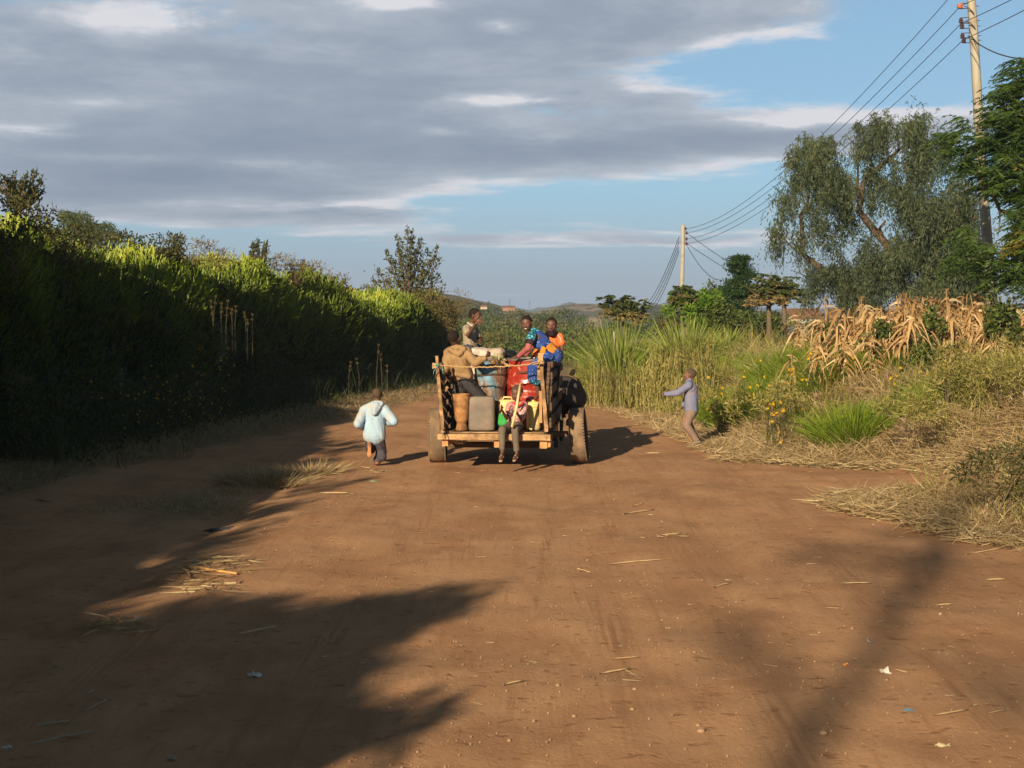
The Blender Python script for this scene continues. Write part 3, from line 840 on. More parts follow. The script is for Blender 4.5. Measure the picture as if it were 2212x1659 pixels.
# pale wispy tree beyond the hedge
DWp = 34
def wisp(q):
    rng = np.random.default_rng(71)
    for (cx, cy, rx, ry, n) in [(150, 470, 22, 16, 500), (175, 480, 26, 22, 900), (200, 500, 24, 20, 800), (228, 500, 20, 22, 700), (250, 510, 15, 14, 350), (190, 530, 40, 22, 900), (225, 535, 28, 20, 500), (135, 462, 12, 9, 160), (160, 510, 34, 26, 800)]:
        a = rng.uniform(0, 6.28, n); r = rng.random(n) ** .6
        P = np.array([at(cx + rx * rr * math.cos(t), cy + ry * rr * math.sin(t), DWp + rng.normal(0, .5))[:] for t, rr in zip(a, r)])
        q_leaves(q, rng, P, rng.normal(0, .5, (n, 3)) + np.array([0, 0, -.4]), rng.uniform(.08, .16, n), .022, np.clip(rng.normal(.62, .15, n), 0, 1))
wb = Vector((at(200, 600, DWp).x, DWp, gz1(-9, DWp)))
tree('wispy_tree', 'pale wispy tree standing beyond the hedge at the left', 'tree', wb, [([wb, at(198, 560, DWp), at(170, 485, DWp)], .09, .015), ([at(198, 560, DWp), at(225, 530, DWp), at(240, 500, DWp)], .04, .01), ([at(198, 560, DWp), at(205, 495, DWp)], .04, .01)], wisp, 'pepper', 'bark')
# dark weeds at the foot of the hedge
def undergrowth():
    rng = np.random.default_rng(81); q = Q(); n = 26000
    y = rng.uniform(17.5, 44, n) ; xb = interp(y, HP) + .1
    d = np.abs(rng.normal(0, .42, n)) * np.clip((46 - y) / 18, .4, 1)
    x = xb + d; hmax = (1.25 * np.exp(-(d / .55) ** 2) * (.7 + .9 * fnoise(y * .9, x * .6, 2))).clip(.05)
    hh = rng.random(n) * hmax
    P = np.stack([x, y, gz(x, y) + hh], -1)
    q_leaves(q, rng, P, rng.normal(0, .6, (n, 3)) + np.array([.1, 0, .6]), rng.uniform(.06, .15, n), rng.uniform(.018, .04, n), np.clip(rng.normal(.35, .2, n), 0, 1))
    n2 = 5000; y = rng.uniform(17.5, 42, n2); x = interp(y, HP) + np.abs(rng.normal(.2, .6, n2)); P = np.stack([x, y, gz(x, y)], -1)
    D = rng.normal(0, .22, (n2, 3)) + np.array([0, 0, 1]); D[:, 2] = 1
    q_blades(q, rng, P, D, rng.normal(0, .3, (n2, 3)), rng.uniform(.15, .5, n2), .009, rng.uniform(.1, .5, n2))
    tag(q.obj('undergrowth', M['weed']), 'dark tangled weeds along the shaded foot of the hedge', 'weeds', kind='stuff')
undergrowth()


# seed-head stalks and small flowers in the shade
def seed_stalks(name, label, pts, Y, group=None):
    rng = np.random.default_rng(int(pts[0][0]))
    b = at(pts[0][0], 800, Y); base = Vector((b.x, Y, gz1(b.x, Y)))
    root = empty(name, base, label, 'plant', group)
    q = Q(); h = Q()
    for (x, ytop, ybot) in pts:
        t = at(x, ytop, Y + rng.normal(0, .1)); bt = at(x + rng.uniform(-6, 6), ybot, Y)
        q_tube(q, [np.array(bt[:]) - [0, 0, .5], np.array(bt[:]), np.array(t[:])], [.004, .004, .003], k=4)
        n = rng.integers(2, 4)
        for i in range(n):
            c = np.array(bt.lerp(t, 1 - i * .28)[:])
            h = Q(); m = 46; d = rdirs(rng, m); q_leaves(h, rng, c + d * .004, d * [1, 1, .6], .030, .010, rng.uniform(.1, .5, m)); h.obj('seed_head', M['tan'], root, origin=base)
    q.obj('stems', M['stem'], root, origin=base)


seed_stalks('seed_head_plant', 'dry stalks with round seed heads in front of the hedge centre', [(455, 650, 700), (466, 640, 695), (478, 655, 690), (492, 650, 705), (500, 668, 700), (510, 662, 700), (528, 675, 705), (545, 680, 715), (535, 690, 720)], 25)
seed_stalks('seed_head_plant', 'thin dry seed head stalks in the shade near the running child', [(818, 745, 800), (822, 765, 810), (836, 790, 830), (770, 775, 810), (758, 782, 815)], 29)


def shade_flowers():
    rng = np.random.default_rng(91)
    spots = rng.normal(0, 1, (75, 2)) * [75, 42] + [360, 870]
    spots = np.concatenate([spots, rng.normal(0, 1, (18, 2)) * [30, 40] + [455, 800], rng.normal(0, 1, (6, 2)) * [60, 15] + [640, 905]])
    b = at(370, 930, 21.5); base = Vector((b.x, b.y, gz1(b.x, b.y)))
    root = empty('flowering_weed', base, 'dark sprawling weed dotted with tiny yellow flowers in the hedge shade', 'weed')
    q = Q(); s = Q()
    for x, y in spots:
        p = np.array(at(x, y, 21.4 + rng.normal(0, .35) + (x - 370) * .012)[:])
        n = 5; a = np.arange(n) * 6.28 / n; q = Q()
        D = np.stack([np.cos(a), np.full(n, -.3), np.sin(a)], -1)
        q_leaves(q, rng, np.repeat(p[None], n, 0), D, .020, .014, rng.random(n)); q.obj('flower', M['petal'], root, origin=base)
        n = 16
        q_leaves(s, rng, p + rng.normal(0, .09, (n, 3)), rng.normal(0, 1, (n, 3)), .07, .02, rng.uniform(.2, .6, n))
    s.obj('foliage', M['weed'], root, origin=base)
shade_flowers()


# ------------------------------------------------------------------ dry grass verges
def verge_grass():
    rng = np.random.default_rng(101); q = Q()
    # right bank
    n = 74000
    y = rng.beta(1.05, 2.2, n) * 24 + 9.3
    er = interp(y, EDGE_R) + .30 * fnoise(y * 1.3, y * 0 + 2, 2)
    d = rng.random(n) ** 1.25 * (7.5)
    x = er + d
    k = (x < 9.5 + (y - 10) * .3) & (rng.random(n) < np.clip(.25 + d / .5, 0, 1))
    x, y, d = x[k], y[k], d[k]; n = len(x)
    patch = fnoise(x * 1.1, y * .7, 3)
    P = np.stack([x, y, gz(x, y) - .01], -1)
    hgt = (.09 + .22 * np.clip(d / 1.6, 0, 1)) * (1 + .8 * patch) * np.where(y > 24, 1.3, 1)
    nb = 1
    D = rng.normal(0, .55, (n, 3)); D[:, 2] = rng.uniform(.25, 1, n)
    D = unit(D); B = rng.normal(0, .45, (n, 3)); B[:, 2] = -rng.uniform(.1, .6, n)
    L = hgt.clip(.06) * rng.uniform(.7, 1.6, n)
    var = np.clip(.55 + .9 * patch * .5 + rng.normal(0, .18, n), 0, 1)
    q_blades(q, rng, P, D, B, L, rng.uniform(.005, .010, n) * (1 + y / 40), var)
    # second layer: matted straw lying down
    n = 40000
    y = rng.beta(1.0, 2.4, n) * 22 + 9.5; er = interp(y, EDGE_R) + .25 * fnoise(y * 1.3, y * 0 + 2, 2); d = rng.random(n) ** 1.3 * 5.5 - .12; x = er + d
    k = x < 8.8 + (y - 10) * .3; x, y = x[k], y[k]; n = len(x)
    P = np.stack([x, y, gz(x, y) + rng.uniform(.0, .07, n)], -1); D = rng.normal(0, 1, (n, 3)); D[:, 2] = rng.normal(.05, .15, n)
    q_blades(q, rng, P, unit(D), rng.normal(0, .2, (n, 3)), rng.uniform(.10, .26, n), rng.uniform(.006, .011, n), np.clip(rng.normal(.66, .2, n), 0, 1))
    tag(q.obj('dry_grass', M['dry']), 'matted straw coloured grass covering the right roadside bank', 'grass', kind='stuff')
    # half green under-layer higher on the bank
    q = Q(); n = 70000
    y = rng.beta(1.1, 1.9, n) * 26 + 10; x = interp(y, EDGE_R) + .7 + rng.random(n) ** .8 * 7
    patch = fnoise(x * .8 + 5, y * .6, 3)
    k = (rng.random(n) < np.clip(.35 + 1.6 * patch + .10 * (x - interp(y, EDGE_R) - 1.2), 0, 1)) & (x < 10.5 + (y - 10) * .3); x, y, patch = x[k], y[k], patch[k]; n = len(x)
    P = np.stack([x, y, gz(x, y)], -1); D = rng.normal(0, .35, (n, 3)); D[:, 2] = 1
    q_blades(q, rng, P, unit(D), rng.normal(0, .3, (n, 3)) - np.array([0, 0, .2]), rng.uniform(.16, .52, n) * (1 + .8 * patch).clip(.5), rng.uniform(.006, .012, n) * (1 + y / 40), np.clip(rng.normal(.45, .22, n), 0, 1))
    tag(q.obj('bank_grass', M['drygreen']), 'taller half green grass and stems on the upper right bank', 'grass', kind='stuff')
    # left verge
    q = Q(); n = 34000
    y = rng.beta(1.1, 1.6, n) * 24 + 12.5; el = interp(y, EDGE_L) + .45 * fnoise(y * .8, y * 0 + 8, 3); hp = interp(y, HP)
    x = el - rng.random(n) * (el - hp + .6)
    P = np.stack([x, y, gz(x, y) - .01], -1); D = rng.normal(0, .6, (n, 3)); D[:, 2] = rng.uniform(.2, 1, n)
    q_blades(q, rng, P, unit(D), rng.normal(0, .4, (n, 3)) - np.array([0, 0, .3]), rng.uniform(.05, .16, n), rng.uniform(.006, .010, n), np.clip(rng.normal(.4, .2, n), 0, 1))
    tag(q.obj('shaded_grass', M['dry']), 'short dull grass in the shade between the road and the hedge', 'grass', kind='stuff')
verge_grass()


def grass_tuft(name, label, c, r, n, Lr, seed, mat='dry', group=None, cat='grass tuft', wd=.010, spread=.45, flat=1.0, bend=.5, grounded=True):
    rng = np.random.default_rng(seed)
    base = Vector((c[0], c[1], gz1(c[0], c[1])))
    a = rng.uniform(0, 6.28, n); rr = rng.random(n) ** .6
    x = c[0] + r * rr * np.cos(a); y = c[1] + r * rr * np.sin(a) * flat
    P = np.stack([x, y, gz(x, y) - .01], -1)
    D = np.stack([np.cos(a) * rr * spread, np.sin(a) * rr * spread, np.ones(n)], -1) + rng.normal(0, .16, (n, 3))
    B = np.stack([np.cos(a) * bend * rr, np.sin(a) * bend * rr, -.25 * np.ones(n) * bend], -1) + rng.normal(0, .12, (n, 3))
    q = Q(); q_blades(q, rng, P, unit(D), B, rng.uniform(Lr[0], Lr[1], n), wd * rng.uniform(.7, 1.3, n), np.clip(rng.normal(.6, .22, n), 0, 1))
    o = q.obj(name, M[mat], None, origin=base); o.location = base
    return tag(o, label, cat, group)


for i, (px, py, r, n, lab) in enumerate([(575, 1040, .50, 1700, 'sunlit tuft of dry grass at the shadow edge left of the road'), (672, 1022, .34, 900, 'small bright dry tuft right beside the larger sunlit one'),
                                         (430, 1095, .55, 700, 'dull greenish grass patch in the shade left of the road'), (330, 1085, .5, 500, 'dim grass patch in the shade farther left on the road'), (500, 1060, .4, 500, 'half shaded grass tuft between the dim patch and the bright tuft'),
                                         (215, 1108, .16, 110, 'tiny isolated dry tuft on the dark road at the left')]):
    g = on_ground(px, py); grass_tuft('grass_tuft', lab, g, r, n, (.03, .09) if i > 1 else (.10, .24), 200 + i, 'dry', flat=1.1, spread=1.3, wd=.007)

# bright green tussocks on the bank: px, py of the base, depth, radius, length
for i, (px, py, Y, r, n, Ls, lab) in enumerate([
        (1845, 850, 19.5, .42, 1300, (.35, .62), 'round bright green grass tussock on the bank below the maize'), (2040, 850, 19.0, .34, 800, (.3, .55), 'bright green tussock below the tall weeds near the right edge'),
        (1650, 800, 23.0, .75, 2000, (.28, .6), 'large bright green grass mound beside the yellow flowers'), (1720, 780, 24.5, .7, 1600, (.28, .6), 'green grass mound left of the leafy bush on the bank'),
        (1790, 790, 22.5, .5, 1200, (.35, .7), 'green grass mass between the mound and the round tussock'), (1600, 830, 23.0, .5, 1000, (.4, .7), 'green grass tussock just above the child in the blue jacket'),
        (1560, 760, 27.0, .6, 600, (.3, .7), 'tall green grass between the cane clumps and the mound'), (2190, 760, 20.5, .35, 500, (.3, .5), 'green grass tuft in front of the maize at the right edge'),
        (1930, 760, 22, .4, 600, (.3, .55), 'thin green grass tuft under the dry maize')]):
    c = at(px, py, Y); grass_tuft('grass_tussock', lab, (c.x, Y), r, n, Ls, 300 + i, 'green', wd=.013, spread=.7, bend=.45)


# tall cane grass clumps
def cane(label, pxl, pxr, pyb, pyt, Y, n, seed, mat='napier'):
    rng = np.random.default_rng(seed)
    cl = at(pxl, pyb, Y); cr = at(pxr, pyb, Y); cx = (cl.x + cr.x) / 2; wd = (cr.x - cl.x) / 2
    H = at(0, pyt, Y).z - gz1(cx, Y)
    base = Vector((cx, Y, gz1(cx, Y)))
    a = rng.uniform(0, 6.28, n); rr = rng.random(n) ** .6
    x = cx + wd * .55 * rr * np.cos(a); y = Y + wd * .55 * rr * np.sin(a)
    P = np.stack([x, y, gz(x, y)], -1)
    D = np.stack([np.cos(a) * rr * .5, np.sin(a) * rr * .5, np.ones(n)], -1) + rng.normal(0, .12, (n, 3))
    st = rng.random(n) < .4
    q = Q()
    # blades fanning from the base
    m = n * 4; a2 = rng.uniform(0, 6.28, m); r2 = rng.random(m) ** .7
    P2 = np.stack([cx + wd * .35 * r2 * np.cos(a2), Y + wd * .35 * r2 * np.sin(a2), np.full(m, base.z)], -1)
    D2 = np.stack([np.cos(a2) * r2 * .42, np.sin(a2) * r2 * .42, np.ones(m)], -1) + rng.normal(0, .10, (m, 3))
    B2 = np.stack([np.cos(a2), np.sin(a2), -.95 * np.ones(m)], -1) * (rng.uniform(.03, .42, m) * (.4 + r2))[:, None]
    q_blades(q, rng, P2, unit(D2), B2, H * rng.uniform(.55, 1.22, m), rng.uniform(.012, .022, m), np.clip(rng.normal(.6, .2, m), 0, 1), lev=(0, .3, .6, .82, 1), tw=(.7, 1, .9, .6, .08))
    k = n // 3
    q_rods(q, P[:k], P[:k] + unit(D[:k]) * (H * rng.uniform(.35, .7, k))[:, None], .011, .007, rng.uniform(.0, .4, k))
    ob = q.obj('cane_clump', M[mat], None, origin=base); ob.location = base
    return tag(ob, label, 'cane grass', 'tall cane grass clumps by the road bend')


cane('tall arching green cane grass clump right of the cart', 1275, 1395, 800, 690, 29.5, 190, 1)
cane('green cane grass clump nearest the pointing child', 1425, 1545, 790, 685, 28.5, 190, 2)
cane('low thin cane grass between the two taller clumps', 1375, 1450, 800, 728, 31, 70, 3)
cane('small cane grass clump beside the fresh green bush', 1530, 1610, 770, 705, 30, 60, 4)


# dry brown weeds behind the cart at the bend
def bend_weeds():
    rng = np.random.default_rng(131); q = Q(); n = 22000
    px = rng.uniform(1225, 1540, n); Y = 29.5 + rng.random(n) * 4.5 - (px - 1225) / 315 * 5.5
    x = (px - 1106) / F_PX * Y
    hm = 1.0 * (.50 + 1.2 * fnoise(x * 1.6, Y * 1.1, 3)) * np.clip((px - 1215) / 30, .4, 1)
    hh = rng.random(n) * hm.clip(.2)
    P = np.stack([x, Y, gz(x, Y) + hh], -1)
    q_leaves(q, rng, P, rng.normal(0, .4, (n, 3)) + np.array([0, 0, .9]), rng.uniform(.06, .16, n), rng.uniform(.012, .026, n), np.clip(rng.normal(.38, .22, n) + .7 * fnoise(x * 2, Y, 2), 0, 1))
    n2 = 1500; i = rng.integers(0, n, n2); P2 = P[i].copy(); P2[:, 2] = gz(P2[:, 0], P2[:, 1])
    q_rods(q, P2, P2 + (rng.normal(0, .1, (n2, 3)) + np.array([0, 0, 1])) * hm[i].clip(.3)[:, None], .006, .003, rng.uniform(.3, .9, n2))
    tag(q.obj('dry_weeds', M['drygreen']), 'waist high dry brown weeds lining the bend behind the cart', 'weeds', kind='stuff')
    q = Q(); n = 9000
    x = rng.uniform(1.5, 4.6, n); y = rng.uniform(22.5, 30, n); k = x > interp(y, EDGE_R) - .1; x, y = x[k], y[k]; n = len(x)
    P = np.stack([x, y, gz(x, y)], -1); D = rng.normal(0, .5, (n, 3)); D[:, 2] = rng.uniform(.2, 1, n)
    q_blades(q, rng, P, unit(D), rng.normal(0, .4, (n, 3)) - np.array([0, 0, .3]), rng.uniform(.08, .2, n), .010, np.clip(rng.normal(.7, .15, n), 0, 1))
    tag(q.obj('pale_grass', M['dry']), 'pale trodden grass along the bend near the pointing child', 'grass', kind='stuff')
bend_weeds()


# tall weeds on the bank top
for i, (px, py, Y, rx, rz, n, mt, lab) in enumerate([
        (2055, 800, 18.5, .28, .42, 900, 'drygreen', 'reddish green upright weed in front of the tussock near the right edge'), (2110, 810, 18.2, .22, .42, 700, 'drygreen', 'thin tall weed beside the reddish green one at the right'),
        (2180, 790, 17.5, .35, .35, 800, 'drygreen', 'straw coloured weed clump against the maize at the right edge'), (1560, 850, 22.0, .35, .45, 1000, 'drygreen', 'dry weed clump right behind the pointing child'),
        (1660, 860, 20.5, .5, .3, 1000, 'drygreen', 'low olive weed patch full of yellow flowers'), (1500, 800, 25.5, .5, .4, 1000, 'drygreen', 'dry grassy bush between cane grass and green mound'),
        (2165, 1020, 13.0, .42, .25, 900, 'weed', 'dark low weed clump in the dry grass near the right edge'), (1960, 880, 17.0, .45, .2, 700, 'drygreen', 'low dry weed patch under the round tussock')]):
    c = at(px, py, Y); bush('weed_clump', lab, 'weed', (c.x, Y, max(c.z, gz1(c.x, Y) + rz * .7)), (rx, rx, rz), n, .085, .014, mt, 400 + i, None, 12, stems=5, short=True)

# green leafy shrubs among the maize
for i, (px, py, Y, rx, rz, n, lab) in enumerate([
        (1905, 735, 22.0, .28, .30, 600, 'green leafy shrub in front of the first maize plants'), (2010, 735, 21.6, .30, .45, 900, 'bushy green shrub growing through the middle of the maize'), (2165, 705, 21.6, .27, .42, 900, 'green shrub with yellowish tips beside the pole foot'),
        (1985, 790, 21.3, .35, .3, 600, 'low green creeper below the maize'), (1800, 735, 24, .3, .3, 500, 'small green shrub at the left end of the maize'), (2205, 690, 23.0, .22, .30, 350, 'dark green shrub rising above the maize at the right edge')]):
    c = at(px, py, Y); bush('maize_shrub', lab, 'shrub', (c.x, Y, c.z), (rx, rx, rz), n, .075, .045, 'bush', 420 + i, None, 14, stems=6)

# bushes in the middle distance
for i, (px, py, Y, rx, rz, n, L, mt, lab) in enumerate([
        (1495, 672, 40, .75, .55, 2600, .11, 'bright', 'fresh yellow green bush at the foot of the far pole'), (1525, 665, 41, .55, .45, 1500, .11, 'bright', 'fresh green bush right of the yellow green one'), (1560, 700, 40, .8, .6, 2400, .11, 'bush', 'dark rounded bush below the layered tree'),
        (1620, 705, 41, .8, .5, 2000, .11, 'bush', 'dark bush between the layered tree and the papaya'), (1450, 700, 44, .6, .4, 1000, .10, 'olive', 'dull bush behind the cane grass'),
        (1540, 650, 44, .6, .5, 1200, .12, 'bush', 'shadowy bush left of the layered tree'), (1660, 700, 45, .4, .35, 700, .11, 'bush', 'small dark bush under the papaya trees')]):
    c = at(px, py, Y); bush('bush', lab, 'bush', c, (rx, rx * .8, rz), n, L, L * .5, mt, 440 + i, None, 20, stems=8)


# layered conifer-like tree
def layered(px, pyb, pyt, Y, half, seed, label):
    rng = np.random.default_rng(seed)
    base3 = at(px, pyb, Y); base = Vector((base3.x, Y, gz1(base3.x, Y))); top = at(px, pyt, Y)
    root = empty('layered_tree', base, label, 'tree')
    q = Q(); q_tube(q, [base[:], base.lerp(top, .5)[:], top[:]], [.10, .06, .015], k=8); 
    lv = Q(); H = top.z - base.z
    z = base.z + H * .28; tiers = 11
    for t in range(tiers):
        f = t / (tiers - 1); zz = base.z + H * (.28 + .70 * f); w_ = half / (3072 / Y) * (1.05 - .72 * f ** 1.5) * rng.uniform(.8, 1.15)
        for b in range(7):
            a = rng.uniform(0, 6.28); L = w_ * rng.uniform(.65, 1.1)
            e = np.array([base.x + L * math.cos(a), Y + L * math.sin(a), zz + L * .12]); s0 = np.array([base.x, Y, zz - .03])
            q_tube(q, [s0, (s0 + e) / 2, e], [.02, .014, .006], k=4)
            n = 130; tt = rng.uniform(.25, 1.05, n); P = s0 + (e - s0) * tt[:, None] + rng.normal(0, 1, (n, 3)) * [.13, .13, .035]
            q_leaves(lv, rng, P, rng.normal(0, .7, (n, 3)) + np.array([0, 0, .2]), rng.uniform(.07, .13, n), .035, np.clip(rng.normal(.5, .2, n), 0, 1))
    q.obj('trunk', M['bark'], root, origin=base, smooth=True); lv.obj('crown', M['conifer'], root, origin=base)


layered(1595, 700, 556, 42, 50, 3, 'dark layered tree with flat tiers of branches behind the green bushes')


def papaya(px, pyb, pyt, Y, wpx, seed, label, trunks=((0, 0),), tone=0.0):
    rng = np.random.default_rng(seed)
    b3 = at(px, pyb, Y); base = Vector((b3.x, Y, gz1(b3.x, Y))); root = empty('papaya_tree', base, label, 'tree', 'papaya trees beyond the bank')
    k = 3072 / Y; q = Q(); lv = Q(); W = wpx / 2 / k
    top = at(px, pyt, Y)
    heads = [(0, 0, 1)] + [(rng.uniform(-.75, .75) * W, rng.uniform(-.5, .5) * W, rng.uniform(.5, .9)) for _ in range(7)]
    zb = top.z - W * .75
    q_tube(q, [base[:], (base.x + .02, Y, (base.z + zb) / 2), (base.x, Y, zb)], [.075, .06, .055], k=8)
    for hx, hy, s in heads:
        hz = zb + W * rng.uniform(.15, .95) * s
        q_tube(q, [(base.x, Y, zb - .05), (base.x + hx * .6, Y + hy * .6, (zb + hz) / 2 - .05), (base.x + hx, Y + hy, hz)], [.05, .035, .03], k=6)
        for j in range(15):
            a = rng.uniform(0, 6.28); L = rng.uniform(.25, .62) * min(1, W); el_ = rng.uniform(-1.1, .9)
            e = np.array([base.x + hx + L * math.cos(a), Y + hy + L * math.sin(a), hz + L * el_])
            q_tube(q, [(base.x + hx, Y + hy, hz), e], [.006, .004], k=4)
            n = 16; aa = rng.uniform(0, 6.28, n); D = np.stack([np.cos(aa), np.sin(aa), rng.normal(-.35, .2, n)], -1)
            dead = el_ < -.2
            q_leaves(lv, rng, np.repeat(e[None], n, 0), D, rng.uniform(.09, .18, n), .05, np.clip(rng.normal(.85 if dead else .38, .1, n) + tone, 0, 1))
    q.obj('trunk', M['stem'], root, origin=base, smooth=True); lv.obj('crown', M['papaya'], root, origin=base)


papaya(1347, 800, 643, 34, 92, 1, 'papaya tree with a flat tattered crown above the nearer cane grass')
papaya(1478, 760, 625, 40, 66, 2, 'small papaya crown in front of the far pole', tone=-.1)
papaya(1659, 780, 612, 33, 92, 3, 'papaya tree with pale bare trunk and brown hanging leaves', tone=.1)
papaya(1692, 780, 618, 36, 66, 4, 'dark trunked papaya tree behind the pale trunked one', tone=-.15)

# woodland behind the cart, each bush its own
rngw = np.random.default_rng(500); k_ = 0
wood = []
for row, (Y, y0, y1, nb, rx, rz) in enumerate([(50, 775, 770, 9, 1.3, .9), (58, 745, 745, 9, 1.5, 1.1), (72, 715, 722, 9, 1.8, 1.4), (92, 695, 708, 8, 2.2, 1.6), (125, 682, 696, 9, 2.4, 1.7)]):
    for j in range(nb):
        px = 985 + (1330 - 985) * (j + .5) / nb + rngw.uniform(-14, 14); py = y0 + (y1 - y0) * j / nb + rngw.uniform(-8, 8)
        wood.append((px, py, Y + rngw.uniform(-3, 3), rx * rngw.uniform(.7, 1.2), rz * rngw.uniform(.7, 1.25), row))
wood += [(1018, 672, 110, 3.2, 1.6, 4), (1045, 690, 80, 2, 1.6, 3), (1075, 685, 75, 1.6, 2.3, 3), (1105, 690, 78, 1.5, 2.0, 3), (1165, 668, 190, 3, 1.8, 5), (1140, 673, 190, 4, 1.3, 5), (1210, 676, 190, 4.5, 1.6, 5), (1250, 690, 150, 4, 1.8, 5), (1295, 697, 130, 4, 2, 5), (1005, 648, 330, 7, 2.4, 5), (1035, 655, 330, 6, 2, 5), (985, 643, 330, 6, 2.2, 5),
         (1400, 700, 120, 4, 1.6, 5), (1440, 705, 100, 3, 1.6, 5), (1360, 690, 160, 5, 2, 5), (750, 616, 50, .35, .3, 1), (805, 640, 60, 1, .6, 2), (1110, 668, 260, 4, 1.6, 5), (1225, 668, 260, 5, 1.4, 5)]
mats_w = ['bush', 'olive', 'bush', 'bright', 'olive', 'tan']
for (px, py, Y, rx, rz, row) in wood:
    mt = mats_w[k_ % 6] if row < 3 else ['bush', 'olive', 'bush'][k_ % 3]
    if mt == 'bright' and row > 1: mt = 'olive'
    c = at(px, py + (8 + 1.0 * rz * 3072 / Y if row < 5 else 1.25 * rz * 3072 / Y), Y)
    r_ = bush('valley_bush', 'rounded green bush in the valley thicket beyond the cart', 'bush', (c.x, Y, c.z), (rx, rx * .7, rz), 1500 if row < 4 else 800, .16 * (Y / 60) ** .8, .08 * (Y / 60) ** .8, mt, 600 + k_, 'bushes of the valley thicket', 18, stems=4)
    k_ += 1
# low scrub carpet between them
def scrub():
    rng = np.random.default_rng(77); q = Q(); n = 42000
    Y = 47 + rng.random(n) ** 1.6 * 190; x = rng.uniform(-.13, .24, n) * Y * 1.1
    h = (.7 + 1.0 * fnoise(x * .12, Y * .12, 3)).clip(.1) * (Y / 60)
    P = np.stack([x, Y, gz(x, Y) + rng.random(n) * h], -1)
    s = .13 * (Y / 50) ** .9
    q_leaves(q, rng, P, rng.normal(0, .7, (n, 3)) + np.array([0, 0, .6]), s * rng.uniform(.7, 1.4, n), s * .5, np.clip(rng.normal(.5, .2, n) + .5 * fnoise(x * .3, Y * .3, 2), 0, 1))
    tag(q.obj('distant_scrub', M['bush']), 'continuous low green scrub filling the valley', 'scrub', kind='stuff')
scrub()


# ------------------------------------------------------------------ dry maize
def maize_mesh(seed, H):
    rng = np.random.default_rng(seed); q = Q()
    q_tube(q, [(0, 0, 0), (.02, .01, H * .5), (rng.normal(0, .05), rng.normal(0, .05), H)], [.014, .011, .006], .55, k=6)
    m = 34
    t = np.linspace(.12, .97, m); a = rng.uniform(0, 6.28, m); P = np.stack([.02 * t, 0 * t, H * t], -1)
    up = rng.uniform(.15, .7, m)
    D = np.stack([np.cos(a) * .95, np.sin(a) * .95, up], -1); B = np.stack([np.cos(a) * .25, np.sin(a) * .25, -1.5 * np.ones(m)], -1) * rng.uniform(.5, 1.5, m)[:, None]
    q_blades(q, rng, P, unit(D), B, rng.uniform(.18, .38, m), rng.uniform(.028, .058, m), rng.uniform(.3, 1, m), lev=(0, .25, .5, .8, 1.1), tw=(.6, 1, 1, .7, .1))
    # husk
    for s in range(2):
        h = np.array([.03, 0, H * (.45 + .2 * s)]); n = 9; D = np.stack([rng.normal(.4, .3, n), rng.normal(0, .35, n), -np.ones(n)], -1)
        q_leaves(q, rng, np.repeat(h[None], n, 0), D, rng.uniform(.14, .24, n), .05, rng.uniform(.6, 1, n))
    n = 9; D = rng.normal(0, .35, (n, 3)); D[:, 2] = 1
    q_blades(q, rng, np.repeat(np.array([[0, 0, H * .98]]), n, 0), unit(D), np.array([[0, 0, -.9]]) + rng.normal(0, .3, (n, 3)), rng.uniform(.10, .18, n), .007, rng.uniform(.2, .5, n))
    return q.mesh('maize_plant', M['corn'])


mz = [maize_mesh(i, h) for i, h in enumerate((.80, .90, .72, .95, .78, 1.12))]
rm = random.Random(4); n_m = 0
for i in range(285):
    u = rm.random() ** .7; px = 1690 + 580 * u; Y = rm.uniform(21.6, 27)
    x = (px - 1106) / F_PX * Y
    if px < 1840 and rm.random() < .72: continue
    o = link('maize_plant', mz[rm.randrange(6)]); o.location = (x, Y, gz1(x, Y)); s = rm.uniform(.85, 1.12); o.scale = (s, s, s * (1.0 if px > 1850 else .9)); o.rotation_euler = (rm.uniform(-.1, .1), rm.uniform(-.1, .1), rm.uniform(0, 6.28))
    tag(o, 'dried tan maize plant with drooping leaves in the field on the bank', 'maize plant', 'dried maize plants on the bank'); n_m += 1
for (px, Y, s, lab) in [(2045, 22.0, 1.15, 'tallest dried maize plant, its tassel bent over above the others'), (1862, 23.2, 1.05, 'bushy dried maize plant standing above its neighbours'), (1783, 25.5, 1.05, 'solitary thin dried maize plant left of the dense maize')]:
    o = link('maize_plant', mz[5]); x = (px - 1106) / F_PX * Y; o.location = (x, Y, gz1(x, Y)); o.scale = (s, s, s); tag(o, lab, 'maize plant')


# yellow daisies on the bank
def daisies(label, spots, Y, seed, r=.022):
    rng = np.random.default_rng(seed); c0 = at(spots[0][0], spots[0][1], Y); base = Vector((c0.x, Y, gz1(c0.x, Y)))
    root = empty('daisy_plant', base, label, 'wildflower'); q = Q(); s = Q()
    for (x, y) in spots:
        p = np.array(at(x, y, Y + rng.normal(0, .12))[:]); n = 8; a = np.arange(n) * 6.28 / n
        tl = rng.normal(0, .3, 3); q = Q()
        D = np.stack([np.cos(a), np.full(n, -.2) + tl[0] * np.cos(a), np.sin(a)], -1)
        q_leaves(q, rng, np.repeat(p[None], n, 0), D, r * 1.25, r * .75, rng.random(n)); q.obj('flower', M['petal'], root, origin=base)
        g = np.array([p[0] + rng.normal(0, .04), p[1], max(gz1(p[0], p[1]), p[2] - .45)])
        q_tube(s, [g, (g + p) / 2 + rng.normal(0, .01, 3), p + [0, .01, -.005]], [.004, .003, .003], k=4)
        n = 7; q_leaves(s, rng, g + (p - g) * rng.random((n, 1)), rng.normal(0, .6, (n, 3)) + np.array([0, 0, .5]), .06, .018, rng.uniform(.2, .8, n))
    s.obj('stems', M['weed'], root, origin=base)


